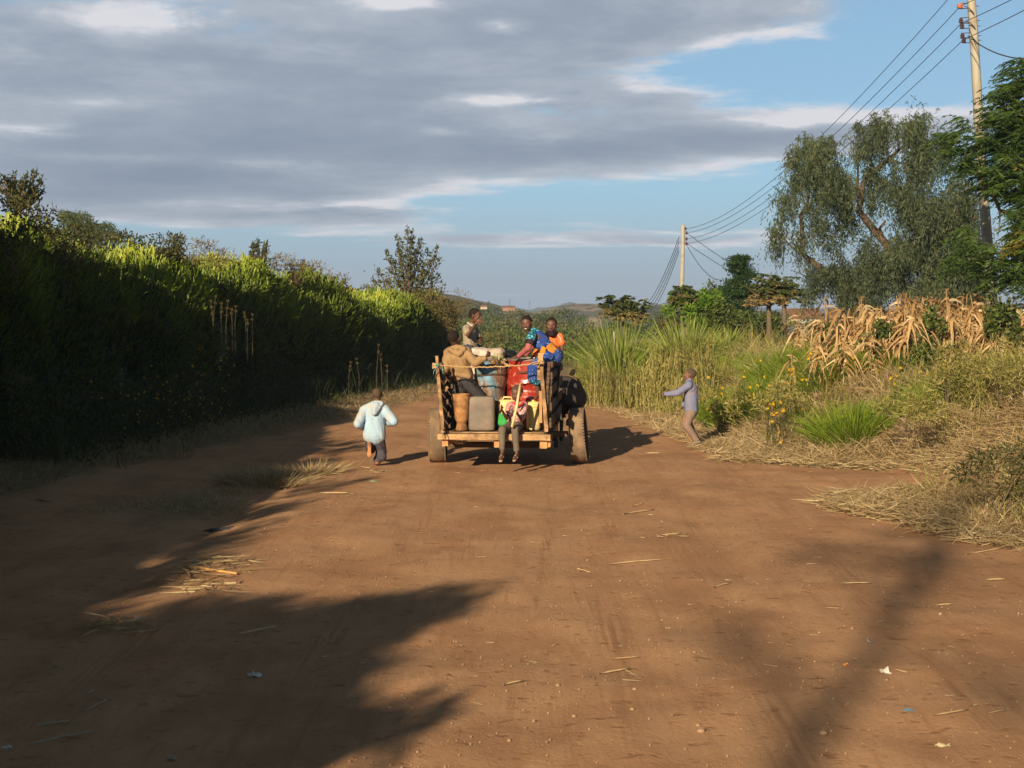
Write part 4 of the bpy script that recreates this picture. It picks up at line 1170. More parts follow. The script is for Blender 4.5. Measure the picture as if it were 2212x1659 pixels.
def Z4(x, y): return (1592.6 + x * .3733, 575 + y * .3733)
daisies('cluster of yellow daisies low on the bank right of the pointing child', [Z4(x, y) for x, y in [(190, 800), (208, 795), (212, 812), (178, 820), (250, 788), (262, 838), (270, 832), (252, 852), (208, 858), (228, 848), (205, 898), (245, 960), (250, 1018)]], 19.6, 1)
daisies('loose yellow daisies above the low cluster', [Z4(x, y) for x, y in [(280, 675), (295, 676), (278, 750), (290, 752), (303, 744), (285, 765), (318, 598), (300, 600), (318, 625)]], 20.6, 2)
daisies('yellow daisies on the green mound behind the blue jacket', [Z4(x, y) for x, y in [(45, 608), (72, 702), (95, 740), (118, 690), (97, 762), (78, 775), (70, 745), (130, 725), (155, 640), (132, 545), (185, 690), (40, 640)]], 21.5, 3)
daisies('few yellow daisies beside the round green tussock', [Z4(x, y) for x, y in [(888, 650), (908, 678), (920, 632), (945, 585), (1195, 570), (1220, 590), (1060, 610), (1100, 625)]], 19.5, 4)
daisies('scattered yellow daisies between mound and maize', [Z4(x, y) for x, y in [(412, 535), (426, 520), (425, 505), (470, 530), (375, 655), (400, 655), (672, 530), (820, 605), (378, 830), (400, 830)]], 21, 5)
daisies('yellow daisies by the cane grass clump', [(1560, 838), (1548, 870), (1562, 868), (1558, 850), (1577, 865), (1527, 885), (1520, 862), (1540, 875), (1530, 815)], 23, 6, .026)

# trees behind the photographer that throw the foreground shadows
def off_tree(label, x, y, H, trunk_r, blobs, seed, n, tw=1.0):
    rng = np.random.default_rng(seed); base = Vector((x, y, gz1(x, y))); root = empty('roadside_tree', base, label, 'tree')
    q = Q(); q_tube(q, [base[:], (x + .1, y, H * .5), (x, y, H)], [trunk_r * 1.2, trunk_r, trunk_r * .5], k=10)
    lv = Q()
    for (dx, dy, z, r) in blobs:
        q_tube(q, [(x, y, z - .8 * r - .3), (x + dx * .6, y + dy * .6, z - .2 * r), (x + dx, y + dy, z)], [trunk_r * .35, trunk_r * .25, .02], k=6)
        leafy(lv, rng, Vector((x + dx, y + dy, z)), (r, r, r * .55), int(n * r * r), .12, .07, clumps=9)
    q.obj('trunk', M['bark'], root, origin=base, smooth=True); lv.obj('crown', M['bush'], root, origin=base)


def shadow_src(px, py, h):
    """point at height h whose shadow falls on the ground seen at px,py"""
    g = on_ground(px, py); t = h / math.tan(RAD(SUN_EL))
    return (g.x - math.sin(RAD(SUN_AZ)) * t, g.y - math.cos(RAD(SUN_AZ)) * t)
bx, by = shadow_src(420, 1480, 5.6)
off_tree('bushy roadside tree standing in the hedge line behind the photographer', bx - .8, by, 5.6, .14,
         [tuple(np.array(shadow_src(px, py, h)) - (bx - .8, by)) + (h, r) for px, py, h, r in [(420, 1400, 5.6, .8), (620, 1385, 5.4, .7), (800, 1340, 5.6, .5), (930, 1305, 5.3, .3), (300, 1500, 5.0, .9), (520, 1490, 5.0, .65), (120, 1560, 5.2, 1.0), (300, 1600, 4.9, .9), (480, 1620, 4.8, .6), (60, 1460, 5.6, .7), (860, 1545, 4.2, .24), (720, 1610, 4.0, .3)]], 1, 2600)
g1 = on_ground(1700, 1655)
tx, ty = g1.x - math.sin(RAD(SUN_AZ)) * 30, g1.y - math.cos(RAD(SUN_AZ)) * 30
off_tree('tall thin trunked roadside tree far behind the photographer', tx, ty, 15.5, .095,
         [tuple(np.array(shadow_src(px, py, h)) - (tx, ty)) + (h, r) for px, py, h, r in [(1780, 1215, 13.0, .42), (1880, 1190, 13.3, .5), (1985, 1180, 13.6, .6), (2080, 1230, 13.5, .5), (1600, 1430, 11.8, .34), (1560, 1370, 12.0, .3), (2180, 1500, 12.8, .5), (2060, 1140, 14.5, .8)]], 2, 240)
# ------------------------------------------------------------------ materials for the cart and its load
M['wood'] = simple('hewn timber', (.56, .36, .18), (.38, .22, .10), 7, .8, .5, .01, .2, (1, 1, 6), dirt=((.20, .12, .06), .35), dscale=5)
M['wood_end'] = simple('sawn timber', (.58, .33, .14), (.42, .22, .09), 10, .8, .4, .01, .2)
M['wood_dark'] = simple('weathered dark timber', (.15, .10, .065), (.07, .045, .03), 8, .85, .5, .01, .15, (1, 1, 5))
M['tyre'] = simple('dusty tyre rubber', (.21, .155, .10), (.14, .10, .065), 6, .95, .4, .01, .08, dirt=((.30, .20, .115), .35), dscale=4)
M['rubber'] = simple('black rubber sidewall', (.035, .03, .027), (.02, .018, .016), 9, .8, .2, .01, .2)
M['iron'] = simple('rusty iron', (.20, .12, .08), (.09, .06, .045), 20, .6, .3, .01, .4, metal=.4)
M['rope'] = simple('sisal rope', (.62, .43, .21), (.38, .24, .11), 60, .95, .8, .01, .05)
M['cord_teal'] = simple('teal cord', (.12, .42, .40), (.08, .30, .28), 40, .6)
M['cord_dark'] = simple('dark cord', (.16, .10, .06), (.07, .05, .035), 40, .8)
M['red'] = simple('red drum paint', (.36, .030, .018), (.28, .022, .014), 5, .28, .25, .01, .6, coat=.5, dirt=((.62, .36, .24), .10), dscale=14)
M['steel'] = simple('worn steel rim', (.38, .34, .30), (.22, .17, .13), 15, .45, .2, .01, .5, metal=.5)


def blue_mat():
    m, nt, out = nt_mat('peeling blue paint')
    a = noise(nt, 6, 6, .65, stretch=(1, 1, .45), dist=.4); b = noise(nt, 14, 5, .6, stretch=(1, 1, .3)); c = noise(nt, 9, 4, .6, stretch=(1.2, 1.2, .5))
    col = ramp(nt, a, [(.40, (.10, .055, .035)), (.48, (.30, .19, .12)), (.53, (.17, .26, .30)), (.60, (.10, .25, .38))])
    col = mixc(nt, ramp(nt, b, [(.48, (0, 0, 0)), (.60, (.8, .8, .8))]), col, (.11, .075, .055))
    col = mixc(nt, ramp(nt, c, [(.60, (0, 0, 0)), (.68, (.8, .8, .8))]), col, (.50, .52, .50))
    principled(nt, out, col, .5, a, .5, .01, .4)
    return m


M['blue_drum'] = blue_mat()
M['black_plastic'] = simple('black plastic', (.018, .017, .017), (.012, .011, .011), 8, .35, .1, .01, .5)
M['green_band'] = simple('faded green band', (.06, .20, .14), (.03, .10, .07), 15, .5)
M['mortar'] = simple('carved mortar wood', (.50, .27, .10), (.30, .14, .05), 7, .7, .5, .01, .25, (1, 1, 2), dirt=((.17, .08, .04), .4), dscale=6)
M['jerry_grey'] = simple('smoke stained plastic', (.25, .205, .15), (.16, .135, .105), 5, .6, .2, .01, .35, dirt=((.21, .12, .10), .2), dscale=7)
M['jerry_yellow'] = simple('pale yellow plastic', (.78, .64, .26), (.68, .54, .20), 4, .4, .15, .01, .4, dirt=((.45, .36, .18), .25), dscale=8)
M['sack'] = simple('woven white sack', (.66, .60, .52), (.52, .45, .38), 30, .85, .4, .01, .15, dirt=((.42, .33, .25), .4), dscale=6)
M['green_cloth'] = simple('green cloth', (.055, .38, .085), (.04, .28, .06), 5, .8, .3, .02, .1)
M['basket'] = simple('speckled woven basket', (.55, .50, .42), (.10, .08, .06), 45, .8, .6, .01, .2, lo=.47, hi=.53)
M['husk'] = M['corn']

# ------------------------------------------------------------------ cart frame of reference
YAW = RAD(5.0)
CO = Vector((-.215, 17.25, 0))
CR = Vector((math.cos(YAW), -math.sin(YAW), 0)); CF = Vector((math.sin(YAW), math.cos(YAW), 0))


def Wc(u, v, z): return CO + CR * u + CF * v + Vector((0, 0, z))


cart_base = Wc(0, 1.25, 0)
cart = empty('wooden_cart', cart_base, 'loaded wooden farm cart with car tyres and hewn timber frame on the dirt road', 'cart')
BT = .478   # top of the bed


def cpart(name, mb, mat, smooth=False, bevel=0, parent=cart):
    org = cart_base
    o = mb.obj(name, mat, None, org, smooth, bevel)
    o.parent = parent
    return o


# bed boards as one deck, the heavy rear plank, and the beams below
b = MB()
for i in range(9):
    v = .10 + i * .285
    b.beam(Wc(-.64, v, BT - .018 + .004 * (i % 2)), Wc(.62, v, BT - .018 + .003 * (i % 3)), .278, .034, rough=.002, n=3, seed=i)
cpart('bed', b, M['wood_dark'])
b = MB(); b.beam(Wc(-.69, -.02, BT - .047), Wc(.685, -.02, BT - .047), .07, .075, rough=.004, n=10, seed=3)
rp = cpart('rear_plank', b, M['wood'])
b = MB(); b.beam(Wc(-.60, .035, BT - .002), Wc(.60, .035, BT - .002), .05, .022, rough=.003, n=8, seed=5); cpart('edge_batten', b, M['wood'])
b = MB(); b.lathe([(.0101, 0), (.010, .006)], Wc(.64, -.055, BT - .05), axis=-CF, k=10); cpart('bolt', b, M['iron'], parent=cart)
for u, w_, h_ in ((-.625, .035, .085), (-.585, .035, .08)):
    b = MB(); b.beam(Wc(u, .0, BT - .125), Wc(u, 2.5, BT - .125), w_, h_, rough=.003, n=4); cpart('long_beam', b, M['wood_end'])
b = MB(); b.beam(Wc(.03, .0, BT - .13), Wc(.03, 2.5, BT - .13), .065, .09, rough=.002, n=4); cpart('long_beam', b, M['wood_end'])
b = MB(); b.beam(Wc(.60, .0, BT - .135), Wc(.60, 2.5, BT - .135), .09, .10, rough=.002, n=4); cpart('long_beam', b, M['wood_end'])
b = MB(); b.beam(Wc(.665, .02, BT - .125), Wc(.665, .3, BT - .125), .035, .09, rough=.002, n=2); cpart('end_block', b, M['wood_end'])
b = MB(); b.beam(Wc(-.74, 1.25, .365), Wc(.84, 1.25, .365), .07, .07); cpart('axle', b, M['iron'])
for v in (.75, 1.75):
    b = MB(); b.beam(Wc(-.66, v, BT - .215), Wc(.66, v, BT - .215), .09, .07, rough=.002, n=3); cpart('cross_beam', b, M['wood_dark'])


def wheel(cx, lean, toe, yc, R=.355, w_=.215, label=None):
    """tyre built round its own axis, then leaned and toed"""
    c = Vector((cx, yc, 0)); ax = Vector((1, 0, 0))
    ax.rotate(Quaternion((0, 0, 1), toe)); ax.rotate(Quaternion((0, 1, 0), lean))
    c.z = R * .995 + abs(math.sin(lean)) * w_ * .45
    h = w_ / 2
    b = MB(); m2 = MB()
    # tread: tread surface and shoulders, then sidewalls
    prof = [(R * .62, -h * .78), (R * .78, -h * .98), (R * .90, -h), (R * .965, -h * .86), (R * .99, -h * .6), (R, -h * .2), (R, h * .2), (R * .99, h * .6), (R * .965, h * .86), (R * .90, h), (R * .78, h * .98), (R * .62, h * .78)]
    b.lathe(prof, c, ax, 56, 0, caps=False)
    for i, f in enumerate(b.f):
        ring = i // 56
        b.m[i] = 1 if ring in (0, 1, 9, 10) else 0
    # lug blocks on the shoulder
    s0 = Vector((0, 1, 0)) if abs(ax.y) < .9 else Vector((1, 0, 0)); sx = s0.cross(ax).normalized(); sy = ax.cross(sx)
    for sgn in (-1, 1):
        for j in range(56):
            a = 2 * math.pi * j / 56; d = sx * math.cos(a) + sy * math.sin(a); tng = ax.cross(d)
            p = c + d * (R * .955) + ax * (sgn * h * .93)
            b.beam(p - tng * .010, p + tng * .010, .020, .022, up=d, m=0)
    t = b.obj('wheel', [M['tyre'], M['rubber']], None, cart_base, True); t.parent = cart
    rim = MB(); rim.lathe([(R * .62, -h * .7), (R * .55, -h * .55), (R * .50, -h * .2), (R * .28, -h * .1), (R * .2, -h * .35), (.02, -h * .4)], c, ax, 32, caps=False)
    rim.lathe([(R * .62, h * .7), (R * .55, h * .55), (R * .50, h * .2), (R * .28, h * .1), (R * .2, h * .45), (.02, h * .5)], c, ax, 32, caps=False)
    r = rim.obj('rim', M['steel'], None, cart_base, True); r.parent = t
    return c


wheel(at(946, 940, 18.4).x, 0, RAD(0.0), 18.42)
wheel(at(1250, 940, 18.3).x, RAD(-5.0), RAD(-6.5), 18.3, w_=.19)

# posts at the rear corners
b = MB(); b.beam(A(238, 1300, 17.20), A(178, 575, 17.24), .042, .05, up=(0, 1, 0), rough=.0045, n=14, taper=.85, seed=2); cpart('rear_post', b, M['wood'])
b = MB(); b.beam(A(1212, 1290, 17.22), A(1160, 640, 17.26), .046, .05, up=(0, 1, 0), rough=.004, n=14, taper=.9, seed=4); cpart('rear_post', b, M['wood'])
b = MB(); b.beam(A(1148, 800, 17.33), A(1158, 548, 17.33), .062, .04, up=(0, 1, 0), rough=.003, n=6, seed=6); cpart('post_stub', b, M['wood'])
b = MB(); b.beam(A(1160, 1205, 17.36), A(1155, 905, 17.36), .036, .03, up=(0, 1, 0), rough=.003, n=6, seed=8); cpart('post_stub', b, M['wood_end'])
b = MB(); b.beam(A(1143, 800, 17.37), A(1140, 640, 17.37), .034, .03, up=(0, 1, 0), rough=.002, n=4, seed=9); cpart('post_stub', b, M['wood'])
# side panels: outward leaning boards on each side
def side_panel(u0, lean, top, sgn):
    vs_ = [.12, .42, .74, 1.08, 1.45, 1.82, 2.2, 2.5]
    for i, v in enumerate(vs_):
        b = MB(); rr = random.Random(i + 10 * sgn)
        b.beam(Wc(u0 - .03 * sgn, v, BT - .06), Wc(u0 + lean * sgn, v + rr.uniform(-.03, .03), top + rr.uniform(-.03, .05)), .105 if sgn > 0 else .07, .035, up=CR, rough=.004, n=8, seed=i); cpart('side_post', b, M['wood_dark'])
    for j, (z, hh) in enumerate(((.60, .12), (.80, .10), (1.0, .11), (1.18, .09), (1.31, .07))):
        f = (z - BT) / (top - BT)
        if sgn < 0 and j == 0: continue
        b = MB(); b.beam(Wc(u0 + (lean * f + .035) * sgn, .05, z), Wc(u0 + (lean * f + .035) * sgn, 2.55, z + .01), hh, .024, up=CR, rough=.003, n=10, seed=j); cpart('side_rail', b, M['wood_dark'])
side_panel(.64, .02, 1.34, 1)
for i, v in enumerate([.35, .85, 1.4, 2.0, 2.5]):
    b = MB(); b.beam(Wc(-.62, v, BT - .05), Wc(-.70, v, 1.32), .07, .04, up=CR, rough=.004, n=6, seed=i); cpart('side_post', b, M['wood_dark'])
for j, z in enumerate((.58, .74, .90, 1.06, 1.22)):
    f = (z - BT) / .84
    b = MB(); b.beam(Wc(-.66 - .06 * f, .05, z - .03), Wc(-.66 - .06 * f, 2.55, z + .02), .10, .024, up=CR, rough=.004, n=8, seed=j); cpart('side_rail', b, M['wood_dark'])
for j, (x, y, x2, y2) in enumerate([(235, 750, 275, 728), (246, 830, 268, 792), (248, 905, 280, 868)]):
    b = MB(); b.beam(A(x, y, 17.55), A(x2, y2, 17.6), .035, .02, up=(0, 1, 0), rough=.003, n=3); cpart('rail_sun_patch', b, M['wood'])  # bright pieces added to stand in for sunlit patches on the left rails
# front board
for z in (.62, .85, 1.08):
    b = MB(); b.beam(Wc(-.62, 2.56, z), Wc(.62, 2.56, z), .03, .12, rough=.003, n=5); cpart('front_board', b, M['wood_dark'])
# shafts
for u, ve in ((.40, 4.4), (.93, 3.3)):
    b = MB(); b.beam(Wc(u * .85, 2.3, .42), Wc(u, ve, .60), .07, .07, rough=.004, n=8); cpart('shaft', b, M['wood_dark'])


# rope across the back, tied to both posts
def rope_pts(ctrl, amp, n=60, tw=.0):
    P = []
    for i in range(n + 1):
        t = i / n * (len(ctrl) - 1); k = min(int(t), len(ctrl) - 2); f = t - k
        p = ctrl[k].lerp(ctrl[k + 1], f)
        P.append(p + Vector((0, math.cos(i * 1.9) * amp, math.sin(i * 1.9) * amp + math.sin(i * .7) * amp * .7)))
    return P


tie = Q()
c_ = [A(170, 662, 17.15), A(300, 668, 17.14), A(420, 680, 17.14), A(600, 682, 17.14), A(800, 675, 17.14), A(1000, 660, 17.14), A(1080, 652, 17.15), A(1190, 640, 17.16)]
q_tube(tie, rope_pts(c_, .0045, 90), .0085, k=6)
q_tube(tie, rope_pts([A(1060, 650, 17.13), A(1110, 628, 17.13), A(1150, 632, 17.13)], .003, 14), .006, k=6)
for a_, (x, y) in enumerate([(168, 668), (1155, 640)]):
    for j in range(5):
        ctr = A(x + (4 if a_ else 0), y + (j - 2) * 9, 17.24)
        q_tube(tie, [ctr + Vector((math.cos(t) * .036, math.sin(t) * .05, .008 * math.sin(t * 2 + j))) for t in np.linspace(0, 6.28, 13)], .008, k=6)
ro = tie.obj('tailgate_rope', M['rope'], None, True, origin=cart_base); ro.location = cart_base
tag(ro, 'twisted sisal rope tied across the back of the cart between the two posts', 'rope')
q = Q(); q_tube(q, [A(180, 655, 17.12), A(192, 665, 17.1), A(172, 690, 17.1), A(150, 720, 17.12), A(148, 752, 17.13)], .005, k=6); q_tube(q, [A(232, 680, 17.14), A(238, 705, 17.13), A(234, 740, 17.14)], .006, k=6)
q_tube(q, [A(165, 660, 17.18), A(185, 655, 17.11), A(205, 662, 17.12)], .009, k=6)
o = q.obj('teal_cord', M['cord_teal'], None, True, origin=A(180, 690, 17.12)); o.location = A(180, 690, 17.12); tag(o, 'thin teal cord knotted on the left rear cart post with loose ends', 'cord')
q = Q(); q_tube(q, [A(248, 1290, 17.17), A(256, 1320, 17.14), A(262, 1352, 17.16)], .005, k=6); q_tube(q, [A(238, 1270, 17.17), A(262, 1278, 17.16)], .010, k=6)
o = q.obj('black_strap', M['rubber'], None, True, origin=A(250, 1300, 17.16)); o.location = A(250, 1300, 17.16); tag(o, 'black rubber strap binding the left post to the rear plank', 'strap')


# ------------------------------------------------------------------ the load
def item(name, label, cat, mb_list, base):
    """mb_list: (part name, MB, material, smooth); first one is the body"""
    if len(mb_list) == 1:
        o = mb_list[0][1].obj(name, mb_list[0][2], None, base, mb_list[0][3]); o.location = base
        return tag(o, label, cat)
    r = empty(name, base, label, cat)
    for nm, mb, mt, sm in mb_list:
        o = mb.obj(nm, mt, None, base, sm); o.parent = r
    return r


def drum_profile(R, H, ribs=(.33, .66), rim=.012, flare=1.0):
    p = [(R * .97 * flare, 0), (R * flare + rim * .6, .004), (R * flare + rim * .6, .022), (R * flare, .03)]
    n = 40
    for i in range(1, n):
        t = i / n; r = R * (flare + (1 - flare) * t)
        for rb in ribs: r += .020 * math.exp(-((t - rb) * H / .018) ** 2)
        r += .004 * math.sin(t * 75) * (1 if .36 < t < .66 else 0)
        p.append((r, .03 + t * (H - .06)))
    p += [(R, H - .03)]
    return p


rc = A(1052, 600, 18.05); rb_ = Vector((rc.x, 18.05, BT + .002)); RH = A(822, 603, 17.8).z - BT
b = MB(); b.lathe(drum_profile(.288, RH), rb_, k=56, caps=True)
rim = MB(); rim.lathe([(.288, RH - .03), (.298, RH - .026), (.299, RH - .004), (.292, RH), (.276, RH), (.274, RH - .035), (.02, RH - .036)], rb_, k=56, caps=False)
bung = MB(); bung.lathe([(.03, RH - .034), (.03, RH + .006), (.012, RH + .008)], rb_ + Vector((.02, -.14, 0)), k=14)
item('steel_drum', 'glossy scratched red steel drum with ribs on the right side of the cart bed', 'drum', [('body', b, M['red'], True), ('rim', rim, M['steel'], True), ('bung', bung, M['steel'], True)], rb_)

bc = A(686, 700, 18.0); bb = Vector((bc.x, 18.0, BT + .002)); BH = 1.36 - BT
b = MB(); pr = [(.10, 0), (.125, .02)] + [(.125 + .075 * min(1, t * 1.5) + (.010 if abs(t - .72) < .02 else 0) + .004 * math.sin(t * 31), .02 + t * (BH - .05)) for t in np.linspace(.02, 1, 30)] + [(.207, BH - .02), (.205, BH)]
b.lathe(pr, bb, k=44)
item('painted_drum', 'dented drum with peeling blue paint and rust, narrowing to its foot', 'drum', [('body', b, M['blue_drum'], True)], bb)
q = Q()
for z, sk in ((A(600, 755, 17.8).z, .02), (A(600, 745, 17.8).z, .012)):
    q_tube(q, [(bb.x + .214 * math.cos(a), bb.y + .214 * math.sin(a), z + sk * math.cos(a) * .8 + .004 * math.sin(a * 3)) for a in np.linspace(math.pi, 2 * math.pi, 20)] + [(rb_.x - .1, rb_.y - .31, z + .03), (rb_.x + .08, rb_.y - .31, z + .045), (rb_.x + .18, rb_.y - .25, z + .06)], .0055, k=6)
o = q.obj('lashing_cord', M['cord_dark'], None, True, origin=bb); o.location = bb; tag(o, 'thin brown cord lashed round the blue drum and across the red drum', 'cord')

# black tub behind
kc = A(860, 640, 18.55); kb = Vector((kc.x, 18.55, BT + .002)); KH = A(860, 520, 18.4).z - BT
b = MB(); b.lathe([(.13, 0)] + [(.15 + .03 * math.sin(t * 3.14), t * (KH - .14)) for t in np.linspace(0, 1, 10)] + [(.152 * math.cos(a) , KH - .14 + .14 * math.sin(a)) for a in np.linspace(.1, 1.5, 9)], kb, k=40)
bd = MB(); bd.lathe([(.1515, KH - .145), (.156, KH - .14), (.152, KH - .10), (.147, KH - .098)], kb, k=40, caps=False)
item('plastic_barrel', 'black plastic barrel with a rounded top behind the drums', 'barrel', [('body', b, M['black_plastic'], True), ('band', bd, M['green_band'], True)], kb)

# wooden mortar
mc = A(414, 1275, 17.52); mbz = Vector((mc.x, 17.52, BT + .012)); MH = A(414, 938, 17.4).z - mbz.z
b = MB(); b.lathe([(.073, 0), (.078, .012), (.064, MH * .12), (.060, MH * .20), (.066, MH * .225), (.080, MH * .30), (.094, MH * .5), (.103, MH * .75), (.110, MH * .93), (.116, MH), (.098, MH), (.085, MH * .8), (.02, MH * .55)], mbz, k=36, caps=True)
item('wooden_mortar', 'carved brown wooden mortar with a waisted foot at the left end of the bed', 'mortar', [('body', b, M['mortar'], True)], mbz)

# smoke stained jerrycan
jc = A(603, 1275, 17.58); jb = Vector((jc.x, 17.58, BT + .012)); JH = A(603, 962, 17.45).z - jb.z
b = MB(); b.lathe([(.90, 0), (.97, .008), (1, .03), (1, JH * .3), (.985, JH * .5), (1, JH * .7), (1, JH - .035), (.97, JH - .012), (.88, JH)], jb, k=48, sq=(.163, .115, 6))
item('jerrycan', 'big smoke stained grey brown jerrycan beside the mortar', 'jerrycan', [('body', b, M['jerry_grey'], True)], jb)

# yellow canister on the right
yc = A(1090, 1275, 17.62); yb = Vector((yc.x, 17.62, BT + .012)); YH = A(1090, 1008, 17.5).z - yb.z
b = MB(); b.lathe([(.9, 0), (.98, .012), (1.03, .03), (.98, .045), (1.0, YH * .4), (1.0, YH * .66), (1.09, YH * .70), (1.10, YH * .74), (1.02, YH * .77), (1.08, YH * .80), (1.10, YH * .93), (1.02, YH - .012), (.9, YH), (.5, YH)], yb, k=44, sq=(.088, .088, 2.4))
sp2 = MB(); sp2.lathe([(.03, YH - .002), (.03, YH + .018), (.02, YH + .02)], yb, k=14)
item('yellow_canister', 'pale yellow ribbed plastic canister at the right end of the bed', 'canister', [('body', b, M['jerry_yellow'], True), ('neck', sp2, M['jerry_yellow'], True)], yb)
# yellow jerrycan behind the child
yc = A(848, 1275, 17.78); yb = Vector((yc.x, 17.78, BT + .012)); YH = A(848, 990, 17.7).z - yb.z
b = MB(); b.lathe([(.92, 0), (1, .02), (1, YH * .9), (.93, YH * .97), (.8, YH)], yb, k=44, sq=(.125, .09, 5))
hq = Q(); q_tube(hq, [yb + Vector((-.07, 0, YH - .01)), yb + Vector((-.05, 0, YH + .03)), yb + Vector((.04, 0, YH + .03)), yb + Vector((.06, 0, YH - .01))], .013, k=6)
cap_ = MB(); cap_.lathe([(.03, YH - .004), (.031, YH + .022), (.02, YH + .024)], yb + Vector((.085, 0, 0)), k=14)
yr = item('yellow_jerrycan', 'yellow jerrycan half hidden behind the seated child', 'jerrycan', [('body', b, M['jerry_yellow'], True), ('cap', cap_, M['wood_dark'], True)], yb)
hq.obj('handle', M['jerry_yellow'], yr, True, origin=yb)


# soft goods: remeshed blobs with folds
def blob(name, label, cat, parts, mat, voxel=.012, wr=.008, wf=18, seed=1, squash=None):
    b = MB()
    for c, rx, ry, rz, pw in parts:
        n = 14; k = 24
        pr = []
        for i in range(n + 1):
            a = -math.pi / 2 + math.pi * i / n
            pr.append((max(.02, abs(math.cos(a)) ** (2 / pw)), math.copysign(abs(math.sin(a)) ** (2 / pw), math.sin(a)) * rz))
        b.lathe(pr, c, k=k, sq=(rx, ry, pw))
    o = remesh(b, voxel, 3); rng = np.random.default_rng(seed)
    wrinkle(o, wr, wf, seed)
    o.materials.append(mat); o.polygons.foreach_set('use_smooth', [True] * len(o.polygons))
    c0 = Vector(parts[0][0]); o.transform(Matrix.Translation(-c0))
    ob = link(name, o); ob.location = c0
    return tag(ob, label, cat)


def remesh(mb, voxel, smooth=3):
    me = bpy.data.meshes.new('tmp'); me.from_pydata([Vector(v) for v in mb.v], [], mb.f); me.update()
    ob = bpy.data.objects.new('tmp', me); COL.objects.link(ob)
    r = ob.modifiers.new('r', 'REMESH'); r.mode = 'VOXEL'; r.voxel_size = voxel
    if smooth:
        s = ob.modifiers.new('s', 'SMOOTH'); s.factor = .5; s.iterations = smooth
    dg = bpy.context.evaluated_depsgraph_get(); dg.update()
    out = bpy.data.meshes.new_from_object(ob.evaluated_get(dg))
    bpy.data.objects.remove(ob); bpy.data.meshes.remove(me)
    return out


def wrinkle(me, amp, freq, seed, stretch=(1, 1, .45)):
    n = len(me.vertices); V = np.empty(n * 3, np.float32); N = np.empty(n * 3, np.float32)
    me.vertices.foreach_get('co', V); V = V.reshape(-1, 3)
    me.vertex_normals.foreach_get('vector', N); N = N.reshape(-1, 3)
    a = fnoise(V[:, 0] * freq + V[:, 2] * freq * .35 + seed, V[:, 2] * freq * stretch[2] + V[:, 1] * freq * .8, 3)
    r = np.abs(a) * 1.6 - .25
    V = V + N * (amp * r)[:, None]
    me.vertices.foreach_set('co', V.astype(np.float32).ravel()); me.update()


blob('white_sack', 'dirty white woven sack lying on top of the blue drum', 'sack',
     [(A(650, 560, 18.15), .23, .17, .075, 3), (A(745, 535, 18.1), .11, .12, .045, 2.5), (A(560, 530, 18.1), .10, .12, .05, 2.5)], M['sack'], .012, .016, 14, 3)
blob('green_bundle', 'bright green cloth bundle beside the seated child', 'cloth bundle', [(A(800, 1180, 17.42), .055, .03, .075, 3), (A(775, 1150, 17.42), .02, .02, .05, 2.2), (A(835, 1222, 17.36), .06, .04, .035, 2.2)], M['green_cloth'], .007, .014, 26, 5)
rngc = np.random.default_rng(12); q = Q(); p = np.array(A(738, 625, 17.80)[:]); n = 26
q_leaves(q, rngc, p + rngc.normal(0, 1, (n, 3)) * [.05, .02, .03], rngc.normal(0, 1, (n, 3)) * [.8, .4, .8], rngc.uniform(.06, .12, n), .035, rngc.uniform(.4, 1, n))
o = q.obj('maize_husks', M['corn'], None, origin=A(738, 625, 17.8)); o.location = A(738, 625, 17.8); tag(o, 'handful of dry maize husks stuck under the sack on the blue drum', 'husks')
q = Q(); p = np.array(A(735, 592, 17.82)[:]); n = 14
q_leaves(q, rngc, p + rngc.normal(0, 1, (n, 3)) * [.035, .01, .01], rngc.normal(0, 1, (n, 3)) * [1, .3, .5], .06, .03, rngc.uniform(.5, 1, n))
o = q.obj('green_leaves', M['bright'], None, origin=A(735, 592, 17.82)); o.location = A(735, 592, 17.82); tag(o, 'few yellow green leaves lying at the edge of the sack', 'leaves')
# basket hung under the bed
bk = A(395, 1352, 18.0)
b = MB(); b.lathe([(.01, -.075), (.05, -.07), (.085, -.05), (.10, -.01), (.10, .08), (.095, .09)], bk, k=28)
item('woven_basket', 'speckled woven basket hanging under the cart bed by the left wheel', 'basket', [('body', b, M['basket'], True)], bk)


# sticks carried or loaded
def stick(name, label, pts, r, mat, cat='stick'):
    q = Q(); q_tube(q, [Vector(p) for p in pts], [r * .95, r * 1.05, r * .9][:len(pts)] if len(pts) == 3 else r, k=8)
    o = q.obj(name, mat, None, True, origin=pts[0]); o.location = pts[0]; return tag(o, label, cat)


M['pale_stick'] = simple('peeled pale stick', (.80, .66, .34), (.66, .50, .22), 12, .6, .2, .01, .3, (1, 1, .3))
stick('peeled_stick', 'thick pale peeled stick held upright by the seated child', [A(968, 832, 16.93), A(930, 1060, 16.99), A(886, 1246, 16.96)], .0165, M['pale_stick'])
stick('thin_stick', 'short thin pale stick in the raised hand of the seated child', [A(786, 962, 17.02), A(780, 1035, 17.02), A(775, 1088, 17.03)], .0055, M['pale_stick'])

# ------------------------------------------------------------------ utility poles and wires
M['pole_wood'] = simple('grey bleached pole', (.43, .40, .31), (.33, .30, .23), 5, .85, .4, .01, .15, (2, 2, .12), dirt=((.30, .24, .17), .2), dscale=3)
M['insul'] = simple('brown ceramic', (.12, .06, .05), (.08, .04, .035), 10, .25, .05, .01, .5)
M['insul_o'] = simple('orange ceramic', (.60, .20, .10), (.45, .14, .08), 10, .4)
M['wire'] = simple('dark wire', (.05, .055, .06), (.04, .04, .045), 10, .5)


